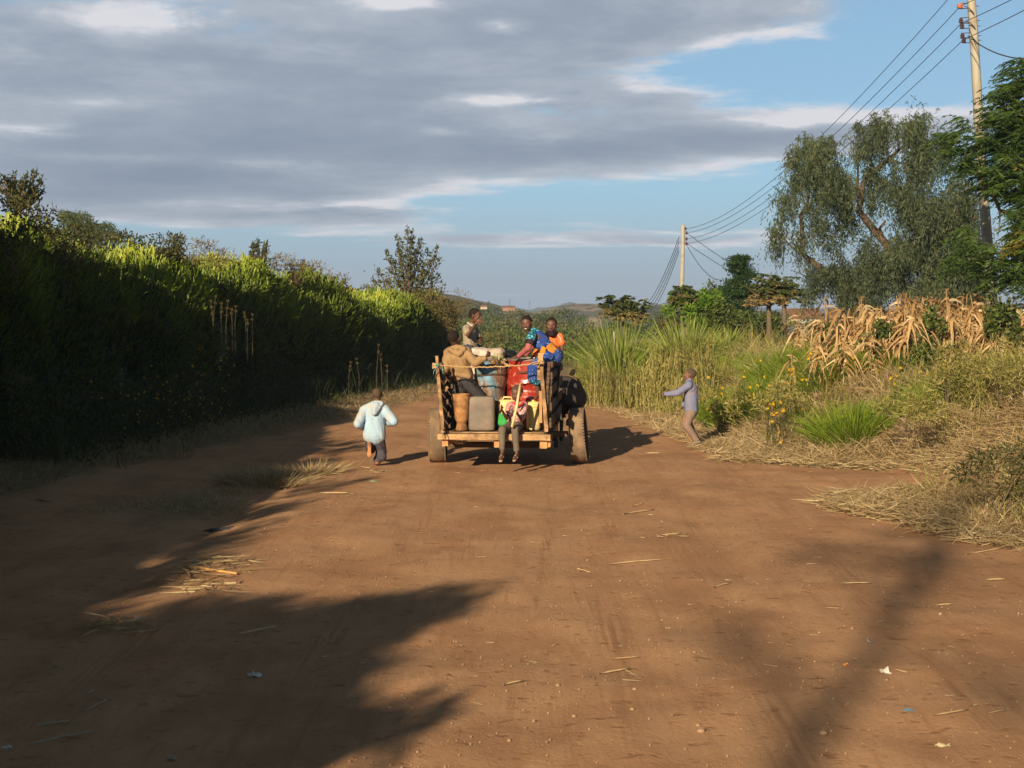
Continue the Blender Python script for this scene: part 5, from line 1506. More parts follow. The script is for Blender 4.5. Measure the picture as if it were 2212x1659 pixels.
def utility_pole(label, bot, top, r0, r1, ins, scl=1.0):
    base = Vector((bot.x, bot.y, gz1(bot.x, bot.y) - .1))
    root = empty('utility_pole', base, label, 'utility pole')
    q = Q(); d = top - bot; b0 = bot + d * ((base.z - bot.z) / d.z)
    pts = [b0.lerp(top, t) + Vector((.012 * math.sin(t * 9), 0, 0)) for t in np.linspace(0, 1, 12)]
    q_tube(q, pts, list(np.linspace(r0, r1, 12)), k=10); q.obj('pole', M['pole_wood'], root, True, origin=base)
    for (p, kind) in ins:
        b = MB(); s = .042 * scl
        b.lathe([(s * .5, -s * 1.3), (s, -s), (s * 1.05, -s * .6), (s * .6, -s * .3), (s, -.05 * s), (s * 1.05, s * .3), (s * .55, s * .6), (s * .75, s), (s * .4, s * 1.2)], p, k=12)
        if kind == 'o': b.beam(p + Vector((-s * .3, 0, -s * .8)), p + Vector((-s * .3, 0, s * .8)), s * 2.2, s * 2, up=(0, 1, 0))
        o = b.obj('insulator', M['insul_o'] if kind == 'o' else M['insul'], None, base, True); o.parent = root
        # bracket back to the pole
        t = (p.z - b0.z) / (top.z - b0.z); axp = b0.lerp(top, t)
        br = Q(); q_tube(br, [p + Vector((0, 0, .045 * scl)), axp + Vector((-r1 * .9, -.02, .05 * scl))], .008 * scl, k=4); q_tube(br, [p + Vector((0, 0, -.045 * scl)), axp + Vector((-r1 * .9, -.02, -.05 * scl))], .008 * scl, k=4)
        br.obj('bracket', M['iron'], root, origin=base)
        bl = MB(); bl.beam(axp + Vector((r1 * .8, 0, .0)), axp + Vector((r1 + .07, 0, 0)), .015, .015); o = bl.obj('bolt', M['iron'], None, base); o.parent = root
    return root


P1 = 27.0; P2 = 75.0
I1 = [at(2057, -12, P1), at(2075, 13, P1), at(2077, 50, P1), at(2081, 86, P1)]
utility_pole('tall pale wooden utility pole leaning slightly, at the right edge of the picture', at(2144, 690, P1), at(2094, -45, P1), .108, .076,
             [(at(2074, -30, P1), 'b'), (at(2075, 13, P1), 'o'), (at(2076, 44, P1), 'b'), (at(2078, 56, P1), 'b'), (at(2079, 77, P1), 'b'), (at(2082, 87, P1), 'b')])
I2 = [at(1481, 494, P2), at(1483, 503, P2), at(1483, 516, P2), at(1483, 526, P2)]
utility_pole('distant wooden utility pole above the papaya tree', at(1473, 690, P2), at(1475, 485, P2), .13, .10, [(p, 'b') for p in I2], 1.5)


def wire(label, a, b, sag, r=.007, group=None, n=40, name='power_line'):
    pts = [a.lerp(b, t) - Vector((0, 0, sag * 4 * t * (1 - t))) for t in np.linspace(0, 1, n)]
    q = Q(); q_tube(q, pts, list(np.linspace(r, r * 1.6 if b.y > a.y else r, n)), k=5, cap=False)
    o = q.obj(name, M['wire'], None, True, origin=a); o.location = a
    return tag(o, label, 'power line', group)


for i, nm in enumerate(('uppermost', 'second', 'third', 'lowest')):
    wire(nm + ' of the four power lines running from the near pole to the distant pole', I1[i], I2[i], .95 - .05 * i)
J = [at(2075, 13, P1), at(2077, 50, P1), at(2081, 86, P1)]
E = [at(2105 + 60, -40, 20), at(2400, -60, 18), at(2450, -20, 17)]
for i, nm in enumerate(('upper', 'middle', 'lower')):
    e = [at(2180, -45, 21), at(2300, -60, 19), at(2330, -40, 19)][i]
    wire(nm + ' power line passing from the near pole toward the upper right corner', J[i], e, .02)
for i, nm in enumerate(('first', 'second', 'third', 'fourth')):
    wire(nm + ' line from the top, dropping from the distant pole to the far left', at(1467, 512 + i * 10, P2), at(1385 + i * 4.5, 662 + i * 3, 150), .9, .018)
for i, (nm, y0, xe, ye) in enumerate((('upper', 503, 1730, 630), ('middle', 526, 1760, 655), ('lower', 530, 1560, 605))):
    wire(nm + ' service line from the distant pole toward the houses at the right', at(1484, y0, P2), at(xe, ye, 95), .5, .014)
wire('thick twisted service cable from the near pole into the feathery tree', at(2104, 88, P1), at(2240, 125, 25.5), .12, .012)
for i in range(3):
    a_ = [at(2083, 14, P1 - .1), at(2086, 46, P1 - .1), at(2090, 78, P1 - .1)][i]; b_ = [at(2104, 30, P1 - .12), at(2107, 62, P1 - .12), at(2110, 92, P1 - .12)][i]
    wire(('top', 'middle', 'bottom')[i] + ' short jumper cable curving across the near pole', a_, b_, -.03, .009, n=10, name='jumper_cable')

# ------------------------------------------------------------------ buildings and posts far off
M['plaster'] = simple('grey green plaster', (.42, .42, .36), (.34, .33, .28), 2, .9)
M['rooftile'] = simple('rusty red roof', (.22, .12, .08), (.17, .09, .06), 3, .9, .4, .02, .1, (1, 6, 1))
M['white_paint'] = simple('white paint', (.78, .76, .70), (.66, .63, .56), 4, .7)
M['dark_glass'] = simple('dark window', (.03, .035, .04), (.02, .02, .025), 3, .2)


def house(label, pxl, pxr, pyb, pye, pyr, Y, wall, name='house', win=2):
    a = at(pxl, pyb, Y); b_ = at(pxr, pyb, Y); ze = at(0, pye, Y).z; zr = at(0, pyr, Y).z; D = (b_.x - a.x) * .7
    base = Vector(((a.x + b_.x) / 2, Y, a.z)); root = empty(name, base, label, 'house')
    x0, x1 = a.x, b_.x
    m = MB(); v = [(x0, Y, a.z), (x1, Y, a.z), (x1, Y + D, a.z), (x0, Y + D, a.z), (x0, Y, ze), (x1, Y, ze), (x1, Y + D, ze), (x0, Y + D, ze), (x0, Y + D / 2, zr - .05), (x1, Y + D / 2, zr - .05)]
    m.add(v, [(0, 1, 5, 4), (1, 2, 6, 9, 5), (2, 3, 7, 6), (3, 0, 4, 8, 7)]); o = m.obj('wall', wall, None, base); o.parent = root
    e = (x1 - x0) * .04; t = .12
    m = MB()
    for ys, ye in ((Y - e, Y + D / 2), (Y + D + e, Y + D / 2)):
        vv = [(x0 - e, ys, ze - .05), (x1 + e, ys, ze - .05), (x1 + e, ye, zr), (x0 - e, ye, zr)]; vv += [(p[0], p[1], p[2] + t) for p in vv]
        m.add(vv, [(0, 1, 2, 3), (7, 6, 5, 4), (0, 4, 5, 1), (1, 5, 6, 2), (2, 6, 7, 3), (3, 7, 4, 0)])
    o = m.obj('roof', M['rooftile'], None, base); o.parent = root
    for i in range(win):
        cx = x0 + (x1 - x0) * (i + .7) / (win + .4); hw = (x1 - x0) * .06; zc = a.z + (ze - a.z) * .6; hh = (ze - a.z) * .16
        m = MB(); m.beam((cx - hw, Y - .02, zc), (cx + hw, Y - .02, zc), .08, hh * 2); o = m.obj('window', M['white_paint'], None, base); o.parent = root
        m2 = MB(); m2.beam((cx - hw * .8, Y - .07, zc), (cx + hw * .8, Y - .07, zc), .02, hh * 1.6); o2 = m2.obj('pane', M['dark_glass'], None, base); o2.parent = o
    return root


house('grey green walled house with rusty red roof behind the maize and the spreading tree', 1704, 1772, 735, 686, 672, 62, M['plaster'])
house('second red roofed house partly hidden by the spreading tree foliage', 1795, 1835, 735, 690, 672, 70, M['plaster'])
house('tiny red brick house on the far ridge between the waving child and the girl', 1086, 1112, 672, 664, 661.5, 300, simple('red brick', (.38, .20, .14), (.30, .16, .11), 3, .9))
house('tiny pale house on the slope left of the red brick one', 1038, 1052, 668, 662.5, 660.5, 310, simple('pale render', (.52, .42, .30), (.44, .35, .25), 3, .9), win=1)


def post(label, px, pyt, pyb, Y, r, mat, name='fence_post'):
    a = at(px, pyb, Y); t = at(px, pyt, Y); b = MB(); b.lathe([(r, 0), (r * 1.02, (t.z - a.z) * .5), (r * .95, t.z - a.z - r * .3), (r * .5, t.z - a.z)], a, k=12)
    o = b.obj(name, mat, None, a, True); o.location = a; return tag(o, label, 'post')


post('thin white post between the dark trunked papaya and the maize', 1708.5, 703, 740, 36, .035, M['white_paint'])
post('white painted stone marker behind the dry maize leaves', 1728, 717, 745, 36, .06, M['white_paint'], 'marker_stone')
post('pale wooden fence post at the left of the cane grass', 1290, 750, 800, 33, .03, M['pole_wood'])
post('thin pale fence post in the cane grass clump', 1326, 716, 760, 34, .025, M['pole_wood'])
# transmission pylons, far away
for i, (px, pt, pb, Y) in enumerate([(1101, 646, 668, 1300), (1144, 650, 669, 1450), (1203, 653, 669, 1700), (1215, 655, 669, 1800)]):
    a = at(px, pb, Y); t = at(px, pt, Y); h = t.z - a.z; s = h * .10; q = Q()
    for dx in (-1, 1):
        q_rods(q, np.array([[a.x + dx * s, Y, a.z]]), np.array([[a.x + dx * s * .15, Y, t.z]]), .16, .10, .5)
    for f in (.62, .78, .92):
        q_rods(q, np.array([[a.x - s * 1.3, Y, a.z + h * f]]), np.array([[a.x + s * 1.3, Y, a.z + h * f]]), .12, .12, .5)
    o = q.obj('pylon', M['wire'], None, origin=a); o.location = a
    tag(o, ('faint lattice pylon above the red brick house', 'faint lattice pylon between the brick house and the girl', 'taller of two faint pylons left of the rocky hill', 'smaller of two faint pylons left of the rocky hill')[i], 'pylon')
# ------------------------------------------------------------------ people
def skin_mat(name, c):
    m, nt, out = nt_mat(name)
    f = noise(nt, 25, 4, .6); col = ramp(nt, f, [(.3, tuple(.85 * v for v in c)), (.7, tuple(1.1 * v for v in c))])
    p = principled(nt, out, col, .5, f, .1, .003, .4)
    return m


M['skin'] = skin_mat('brown skin', (.135, .062, .038)); M['skin2'] = skin_mat('dusty brown skin', (.19, .095, .06)); M['skin3'] = skin_mat('dark skin', (.095, .042, .027))
M['hair'] = simple('short black hair', (.028, .020, .017), (.018, .013, .011), 90, .9, .6, .004, .1)
M['hair2'] = simple('shaved dusty hair', (.11, .075, .05), (.07, .048, .034), 60, .9, .5, .003, .1)
M['eye'] = simple('eye white', (.36, .31, .27), (.32, .28, .24), 4, .6, spec=.1); M['pupil'] = simple('dark pupil', (.01, .008, .007), (.008, .006, .005), 4, .2); M['teeth'] = simple('teeth', (.62, .58, .50), (.58, .54, .47), 4, .6, spec=.1)
M['lips'] = simple('lips', (.17, .055, .045), (.12, .04, .035), 20, .45)


def cap(b, p0, r0, p1, r1, flat=None, ff=1.0, k=14):
    """tapered capsule; flat: direction in which the section is squashed by ff"""
    p0 = Vector(p0); p1 = Vector(p1); d = p1 - p0
    if d.length < 1e-5: d = Vector((0, 0, 1e-4)); p1 = p0 + d
    L = d.length; d.normalize()
    prof = [(r0 * math.sin(a), -r0 * math.cos(a)) for a in (.05, .4, .8, 1.2)] + [(r0, 0)] + [(r0 + (r1 - r0) * t, L * t) for t in (.25, .5, .75)] + [(r1, L)] + [(r1 * math.sin(a), L + r1 * math.cos(a)) for a in (1.2, .8, .4, .05)]
    t = MB(); t.lathe(prof, p0, d, k)
    if flat is not None:
        fv = Vector(flat).normalized()
        nv = []
        for v in t.v:
            v = Vector(v); c = p0 + d * (v - p0).dot(d); o = v - c; o = o - fv * (o.dot(fv) * (1 - ff)); nv.append(c + o)
        t.v = nv
    b.add(t.v, t.f)


def ell(b, c, f, u, rad, k=20):
    """ellipsoid, rad = (right, forward, up)"""
    c = Vector(c); f = Vector(f).normalized(); u = Vector(u); r = f.cross(u).normalized(); u = r.cross(f).normalized()
    vs = []; n = 12
    for i in range(n + 1):
        a = math.pi * (i + .02) / (n + .04)
        for j in range(k):
            t = 2 * math.pi * j / k
            vs.append(c + r * (rad[0] * math.sin(a) * math.cos(t)) + f * (rad[1] * math.sin(a) * math.sin(t)) - u * (rad[2] * math.cos(a)))
    fs = [(i * k + j, i * k + (j + 1) % k, (i + 1) * k + (j + 1) % k, (i + 1) * k + j) for i in range(n) for j in range(k)]
    fs += [tuple(range(k - 1, -1, -1)), tuple(range(n * k, n * k + k))]
    b.add(vs, fs)


def hand(b, wrist, d, palm_n, s=1.0, curl=.5, thumb=1, spread=.25):
    """palm and five fingers; d = pointing direction, palm_n = direction the palm faces, thumb +1/-1 side"""
    d = Vector(d).normalized(); n = Vector(palm_n); n = (n - d * n.dot(d)).normalized(); r = d.cross(n).normalized() * thumb
    pc = wrist + d * .035 * s
    cap(b, wrist + d * .008 * s, .015 * s, wrist + d * .05 * s, .021 * s, flat=n, ff=.62)
    cap(b, wrist + d * .03 * s - r * .012 * s, .014 * s, wrist + d * .05 * s - r * .014 * s, .012 * s, flat=n, ff=.8)
    cap(b, wrist + d * .03 * s + r * .012 * s, .014 * s, wrist + d * .05 * s + r * .014 * s, .012 * s, flat=n, ff=.8)
    ln = [.030, .037, .035, .027]
    for i in range(4):
        o = (1.5 - i) * .0125 * s
        root = wrist + d * .055 * s + r * o
        dd = (d + r * (1.5 - i) * spread * .35).normalized()
        p = root; ang = 0
        for j, f in enumerate((.45, .32, .25)):
            ang += curl * (1.1 if j else .7)
            seg = (dd * math.cos(ang) + n * math.sin(ang)) * ln[i] * s * f * 1.9
            cap(b, p, .0078 * s * (1 - .08 * j), p + seg, .0074 * s * (1 - .1 * j), k=8); p = p + seg
    p = wrist + d * .022 * s + r * .018 * s; ang = .15
    for j, f in enumerate((.5, .32, .28)):
        dd = (d * .65 + r * .75 * (1 - .3 * j) + n * (curl * .9 + .25) * (j + .6) * .6).normalized()
        seg = dd * .040 * s * f * 1.2; cap(b, p, .0092 * s, p + seg, .0082 * s, k=8); p = p + seg


def person(label, base, spec):
    """spec: joints in world space plus clothing"""
    J = spec['J']; s = spec.get('s', 1.0); hs = spec.get('hs', s)
    base = Vector(base)
    root = empty('person', base, label, 'person')
    f = Vector(spec['face']).normalized(); u = Vector(spec.get('hup', (0, 0, 1))); r = f.cross(u).normalized(); u = r.cross(f).normalized()
    hc = J['head']; hd = lambda a, b_, c: hc + (r * a + f * b_ + u * c) * hs
    b = MB()
    ell(b, hd(0, -.012, .018), f, u, (.072 * hs, .090 * hs, .080 * hs)); ell(b, hd(0, .020, -.034), f, u, (.054 * hs, .062 * hs, .062 * hs)); ell(b, hd(0, .044, -.076), f, u, (.026 * hs, .024 * hs, .018 * hs))
    cap(b, hd(0, .072, -.002), .009 * hs, hd(0, .090, -.030), .013 * hs, k=10); cap(b, hd(-.012, .082, -.034), .008 * hs, hd(.012, .082, -.034), .008 * hs, k=8)
    cap(b, hd(-.030, .066, .024), .009 * hs, hd(.030, .066, .024), .009 * hs, k=8); cap(b, hd(-.036, .055, -.018), .018 * hs, hd(-.03, .05, -.04), .016 * hs); cap(b, hd(.036, .055, -.018), .018 * hs, hd(.03, .05, -.04), .016 * hs)
    for sg in (-1, 1):
        ell(b, hd(sg * .073, -.006, -.008), (f * .9 + r * sg * .6), u, (.007 * hs, .018 * hs, .026 * hs), k=12)
    neck = J['neck']; ch = J['chest']; pv = J['pelvis']; side = (J['shR'] - J['shL']).normalized(); up_t = (ch - pv).normalized(); fw = side.cross(up_t).normalized()
    cap(b, neck, .036 * s, hd(0, -.012, -.05), .036 * s)
    cap(b, ch - side * .045 * s, .062 * s, ch + side * .045 * s, .062 * s, flat=fw, ff=.85); cap(b, ch, .07 * s, pv, .068 * s, flat=fw, ff=.85)
    cap(b, neck - up_t * .02, .035 * s, ch, .06 * s)
    for sd in 'LR':
        cap(b, neck - up_t * .03 * s, .034 * s, J['sh' + sd], .034 * s); cap(b, J['sh' + sd], .034 * s, J['el' + sd], .025 * s); cap(b, J['el' + sd], .025 * s, J['wr' + sd], .0165 * s)
        cap(b, pv, .066 * s, J['hp' + sd], .062 * s); cap(b, J['hp' + sd], .062 * s, J['kn' + sd], .040 * s); cap(b, J['kn' + sd], .040 * s, J['kn' + sd].lerp(J['an' + sd], .35), .038 * s); cap(b, J['kn' + sd].lerp(J['an' + sd], .35), .038 * s, J['an' + sd], .024 * s)
        h = spec['hand' + sd]; hand(b, J['wr' + sd], h[0], h[1], s * 1.02, h[2], h[3], h[4] if len(h) > 4 else .25)
        an, to = J['an' + sd], J['to' + sd]; dt = (to - an); hl = an - dt * .22 + Vector((0, 0, 0))
        cap(b, hl + (an - J['kn' + sd]).normalized() * .02 * s, .024 * s, an.lerp(to, .55), .024 * s); cap(b, an.lerp(to, .5), .025 * s, to, .017 * s)
    me = remesh(b, .0062, 2); me.materials.append(spec.get('skin', M['skin'])); me.polygons.foreach_set('use_smooth', [True] * len(me.polygons)); me.transform(Matrix.Translation(-base)); link('body', me, root)
    # hair cap
    b = MB(); ell(b, hd(0, -.016, .022), f, u, (.0755 * hs, .090 * hs, .0825 * hs), k=28)
    me = remesh(b, .008, 1); bmesh_cut(me, hd(0, .040, .040), (f * .85 - u * .62)); bmesh_cut(me, hd(0, -.04, -.022), (-u + f * .35))
    me.materials.append(spec.get('hair', M['hair'])); me.polygons.foreach_set('use_smooth', [True] * len(me.polygons)); me.transform(Matrix.Translation(-base)); link('hair', me, root)
    if spec.get('eyes', True):
        for sg in (-1, 1):
            b = MB(); ell(b, hd(sg * .029, .0645, .004), f, u, (.0110 * hs, .009 * hs, .0055 * hs), k=12); o = b.obj('eye', M['eye'], None, base, True); o.parent = root
            b = MB(); ell(b, hd(sg * .029, .0715, .004), f, u, (.0062 * hs, .0036 * hs, .0052 * hs), k=10); p = b.obj('pupil', M['pupil'], None, base, True); p.parent = o
        b = MB(); cap(b, hd(-.017, .078, -.052), .0058 * hs, hd(.017, .078, -.052), .0058 * hs, k=8); cap(b, hd(-.015, .076, -.062), .006 * hs, hd(.015, .076, -.062), .006 * hs, k=8); o = b.obj('lips', M['lips'], None, base, True); o.parent = root
        if spec.get('smile'):
            b = MB(); b.lathe([(.3, -.002), (1, 0), (.3, .003)], hd(0, .0835, -.056), f, 16, sq=(.018 * hs, .0055 * hs, 2.2)); o = b.obj('teeth', M['teeth'], None, base, True); o.parent = root
    # garments: list of (name, material, capsules, voxel, wrinkle amp, freq)
    for g in spec['wear']:
        nm, mt, caps, amp, fr = g[:5]; cuts = g[5] if len(g) > 5 else []
        b = MB()
        for c_ in caps: cap(b, *c_[:4], **(c_[4] if len(c_) > 4 else {}))
        me = remesh(b, .0085, 2); wrinkle(me, amp, fr, hash(nm) % 7 if False else len(nm))
        for cp, cn in cuts: bmesh_cut(me, cp, cn)
        me.materials.append(mt); me.polygons.foreach_set('use_smooth', [True] * len(me.polygons)); me.transform(Matrix.Translation(-base))
        link(nm, me, root)
    return root


def bmesh_cut(me, co, no):
    """remove everything on the +no side of the plane"""
    import bmesh
    bm = bmesh.new(); bm.from_mesh(me)
    bmesh.ops.bisect_plane(bm, geom=bm.verts[:] + bm.edges[:] + bm.faces[:], plane_co=co, plane_no=Vector(no).normalized(), clear_outer=True)
    bm.to_mesh(me); bm.free()


def torso(J, s, ex=.014, down=.0, wide=.0):
    """capsules for a shirt body"""
    ch, pv = J['chest'], J['pelvis']; side = (J['shR'] - J['shL']).normalized(); up_t = (ch - pv).normalized(); fw = side.cross(up_t).normalized(); e = ex
    lo = pv - up_t * down
    return [(ch - side * .045 * s, .062 * s + e, ch + side * .045 * s, .062 * s + e, dict(flat=fw, ff=.9)), (ch, .075 * s + e, lo, .078 * s + e + wide, dict(flat=fw, ff=.9)),
            (ch - side * .02, .07 * s + e, lo - side * .03 * s, .060 * s + e + wide), (ch + side * .02, .07 * s + e, lo + side * .03 * s, .060 * s + e + wide),
            (J['neck'] - up_t * .03 * s, .038 * s + e * .6, ch, .066 * s + e), (J['neck'] - up_t * .035 * s, .034 * s + e * .8, J['shL'], .036 * s + e), (J['neck'] - up_t * .035 * s, .034 * s + e * .8, J['shR'], .036 * s + e)]


def sleeve(J, sd, s, ex=.012, to=1.0, fore=1.0):
    c = [(J['sh' + sd], .037 * s + ex, J['sh' + sd].lerp(J['el' + sd], min(to, 1)), .030 * s + ex)]
    if to >= 1 and fore > 0: c.append((J['el' + sd], .030 * s + ex, J['el' + sd].lerp(J['wr' + sd], fore), .021 * s + ex * .8))
    return c


def trousers(J, s, ex=.012, to=.9, flare=0):
    c = []
    for sd in 'LR':
        c += [(J['pelvis'], .068 * s + ex, J['hp' + sd], .064 * s + ex), (J['hp' + sd], .064 * s + ex, J['kn' + sd], .044 * s + ex), (J['kn' + sd], .044 * s + ex, J['kn' + sd].lerp(J['an' + sd], to), .033 * s + ex + flare)]
    return c


def cloth(name, a, b=None, scale=7, **k): return simple(name, a, b, scale, .9, .25, .01, .08, **k)


def pattern(name, base_c, dot_c, scl, thr=.18, kind='vor', third=None):
    m, nt, out = nt_mat(name); tc = nt.nodes.new('ShaderNodeTexCoord')
    v = nt.nodes.new('ShaderNodeTexVoronoi'); v.inputs['Scale'].default_value = scl; nt.links.new(tc.outputs['Object'], v.inputs['Vector'])
    if kind == 'edge': v.feature = 'DISTANCE_TO_EDGE'
    f = ramp(nt, v.outputs['Distance'], [(thr, (1, 1, 1)), (thr + .08, (0, 0, 0))])
    base = base_c
    if third:
        base = ramp(nt, noise(nt, scl * .25, 3, .5), [(.45, base_c), (.55, third)])
    col = mixc(nt, f, base, dot_c)
    principled(nt, out, col, .85, noise(nt, 30, 4), .2, .01, .1); return m


G = lambda v: Vector(v)
# ---- seated child with the sticks
J = dict(head=A(932, 925, 17.33), neck=A(942, 1005, 17.38), chest=A(938, 1085, 17.40), pelvis=A(912, 1215, 17.40), shL=A(1000, 1040, 17.39), shR=A(872, 1042, 17.36),
         elR=A(838, 1165, 17.25), wrR=A(790, 1082, 17.08), elL=A(972, 1168, 17.24), wrL=A(938, 1118, 17.06), hpL=A(950, 1235, 17.34), hpR=A(872, 1238, 17.34), knL=A(915, 1268, 17.06), knR=A(795, 1270, 17.10),
         anL=A(932, 1500, 17.05), anR=A(795, 1485, 17.07), toL=A(908, 1546, 16.93), toR=A(780, 1550, 16.95))
sp_child = dict(J=J, s=.86, hs=.93, face=(-.55, -.80, -.28), handR=((-.15, -.2, 1), (-.3, -.6, 0), 1.25, 1), handL=((-.45, -.2, .75), (-.2, -.8, -.1), 1.25, -1), skin=M['skin'], hair=M['hair2'])
shirt_m = pattern('faded pink and white print', (.56, .42, .37), (.40, .16, .15), 22, .05, 'edge', (.54, .27, .25))
sp_child['wear'] = [('shirt', shirt_m, torso(J, .86, .016, -.01) + sleeve(J, 'L', .86, .022, .85) + sleeve(J, 'R', .86, .018, .55), .008, 20),
                    ('collar', cloth('red collar', (.66, .07, .06)), [(A(905, 1015, 17.32), .014, A(935, 1050, 17.27), .013), (A(935, 1050, 17.27), .013, A(985, 1025, 17.31), .014), (A(985, 1025, 17.31), .014, A(992, 1010, 17.38), .012)], .002, 20),
                    ('trousers', cloth('grey brown trousers', (.17, .14, .105), (.13, .105, .08)), trousers(J, .86, .008, .82), .007, 18),
                    ('strap', cloth('dark strap', (.05, .04, .04)), [(A(1000, 1018, 17.30), .010, A(968, 1092, 17.27), .010), (A(968, 1092, 17.27), .010, A(965, 1160, 17.29), .010)], .001, 10)]
pc = person('seated child in pink print shirt and grey trousers holding a peeled stick', (J['pelvis'].x, 17.35, BT), sp_child)


def sandal(parent, base, an, to, mat):
    b = MB(); d = (to - an); h = an - d * .25; n = Vector((0, 0, -1)); n = (n - d.normalized() * n.dot(d.normalized())).normalized()
    cap(b, h + n * .028, .026, to + n * .018 + d * .06, .024, flat=n, ff=.28); me = remesh(b, .006, 1); me.materials.append(mat); me.polygons.foreach_set('use_smooth', [True] * len(me.polygons))
    me.transform(Matrix.Translation(-base)); o = link('sandal', me, parent)
    b = MB(); sdv = d.cross(n).normalized(); m_ = an.lerp(to, .55)
    cap(b, m_ - sdv * .024 + n * .012, .006, m_ - n * .022, .007, k=8); cap(b, m_ - n * .022, .007, m_ + sdv * .024 + n * .012, .006, k=8)
    o2 = b.obj('strap', mat, None, base, True); o2.parent = o
M['sandal'] = simple('tan plastic sandal', (.50, .32, .17), (.38, .23, .12), 12, .6)
for sd in 'LR': sandal(pc, Vector((J['pelvis'].x, 17.35, BT)), J['an' + sd], J['to' + sd], M['sandal'])

# ---- standing boy in tan jacket, back to us
J = dict(head=A(340, 412, 17.72), neck=A(352, 480, 17.74), chest=A(375, 590, 17.72), pelvis=A(432, 790, 17.78), shL=A(288, 545, 17.74), shR=A(455, 540, 17.72), elR=A(545, 640, 17.55), wrR=A(640, 590, 17.5), elL=A(260, 690, 17.72), wrL=A(330, 720, 17.95),
         hpL=A(400, 830, 17.8), hpR=A(465, 830, 17.8), knL=A(370, 1060, 17.85), knR=A(590, 960, 17.78), anL=A(360, 1235, 17.9), anR=A(560, 1235, 17.9), toL=A(360, 1262, 18.0), toR=A(575, 1262, 18.0))
tan = cloth('tan jacket cloth', (.36, .235, .115), (.29, .185, .09), dirt=((.24, .15, .075), .3))
sp = dict(J=J, s=1.0, hs=.98, face=(.50, .85, .0), handR=((.55, -.2, .65), (-.4, .6, .0), 1.1, -1), handL=((.4, .8, 0), (.5, 0, -.5), .8, 1), skin=M['skin3'], eyes=False, hair=M['hair'])
sp['wear'] = [('jacket', tan, torso(J, 1.0, .030, -.02, .012) + sleeve(J, 'R', 1.0, .024, 1, .8) + sleeve(J, 'L', 1.0, .024, 1, .9) + [(A(300, 515, 17.66), .03, A(390, 560, 17.62), .032), (A(390, 560, 17.62), .032, A(440, 505, 17.66), .026), (A(330, 500, 17.68), .035, A(420, 495, 17.68), .03)], .018, 13),
              ('jacket_hem', tan, [(A(360, 745, 17.68), .035, A(480, 770, 17.68), .035), (A(360, 745, 17.85), .04, A(480, 770, 17.85), .04)], .006, 16),
              ('trousers', cloth('charcoal trousers', (.065, .06, .062), (.045, .042, .045)), trousers(J, 1.0, .028, .95, .01) + [(A(440, 820, 17.7), .075, A(590, 955, 17.75), .06)], .010, 12)]
person('boy in a hooded tan jacket standing in the cart with his back turned', (J['pelvis'].x, 17.8, BT), sp)

# ---- waving boy on the sack
J = dict(head=A(543, 195, 18.62), neck=A(505, 268, 18.66), chest=A(485, 345, 18.66), pelvis=A(495, 478, 18.66), shL=A(535, 318, 18.80), shR=A(455, 318, 18.52), elR=A(472, 378, 18.40), wrR=A(545, 268, 18.30), elL=A(560, 400, 18.78), wrL=A(585, 455, 18.62),
         hpL=A(530, 500, 18.72), hpR=A(480, 500, 18.60), knL=A(590, 520, 18.95), knR=A(560, 525, 18.85), anL=A(600, 700, 19.0), anR=A(575, 700, 18.95), toL=A(620, 730, 19.05), toR=A(600, 730, 19.0))
beige = cloth('grey beige shirt', (.36, .29, .21), (.30, .24, .17), dirt=((.22, .17, .12), .25))
sp = dict(J=J, s=.92, hs=.95, face=(.90, -.40, -.05), handR=((.80, -.15, .48), (.3, -.9, 0), .10, 1, .9), handL=((.1, -.3, .85), (.3, -.8, 0), .35, -1, .6), skin=M['skin'], hair=M['hair'], smile=True)
sp['wear'] = [('shirt', beige, torso(J, .92, .020, .02, .008) + sleeve(J, 'R', .92, .020, .55) + sleeve(J, 'L', .92, .018, .9, .0), .014, 15),
              ('collar', cloth('pale collar', (.62, .54, .42)), [(A(470, 262, 18.58), .014, A(520, 300, 18.52), .012), (A(520, 285, 18.54), .012, A(545, 305, 18.6), .010)], .002, 20),
              ('trousers', cloth('dark shorts', (.07, .07, .10)), trousers(J, .92, .014, .9), .008, 14)]
person('boy in a grey beige shirt sitting on the load and waving one hand', (J['pelvis'].x, 18.66, J['pelvis'].z - .08), sp)
blob('load_sack', 'full sack standing behind the blue drum, seat of the waving boy', 'sack', [(Vector((A(510, 560, 18.75).x, 18.78, BT + .44)), .22, .17, .44, 3.2)], M['sack'], .014, .014, 10, 8)

# ---- girl in the blue dress
J = dict(head=A(1026, 268, 17.72), neck=A(1078, 330, 17.76), chest=A(1135, 395, 17.72), pelvis=A(1262, 555, 17.72), shL=A(1100, 345, 17.88), shR=A(1075, 385, 17.58), elR=A(1040, 500, 17.52), wrR=A(950, 578, 17.68), elL=A(1090, 470, 18.0), wrL=A(1020, 560, 18.05),
         hpL=A(1265, 590, 17.80), hpR=A(1215, 590, 17.60), knL=A(1160, 650, 17.85), knR=A(1085, 690, 17.55), anL=A(1190, 900, 17.8), anR=A(1140, 935, 17.62), toL=A(1170, 985, 17.7), toR=A(1100, 985, 17.52))
blue = pattern('blue dress with pale motifs', (.03, .065, .25), (.22, .36, .56), 40, .20)
teal = pattern('turquoise print', (.11, .40, .50), (.012, .07, .12), 26, .11, 'edge')
orange = simple('orange ochre sash', (.62, .27, .03), (.40, .15, .02), 25, .8)
sp = dict(J=J, s=.98, hs=.95, face=(-.28, -.93, -.18), hup=(-.12, 0, 1), handR=((-.85, -.1, -.15), (0, 0, -1), .25, 1), handL=((-.8, .1, -.2), (0, 0, -1), .3, -1), skin=M['skin'], hair=M['hair'], smile=True)
ch, pv, nk = J['chest'], J['pelvis'], J['neck']
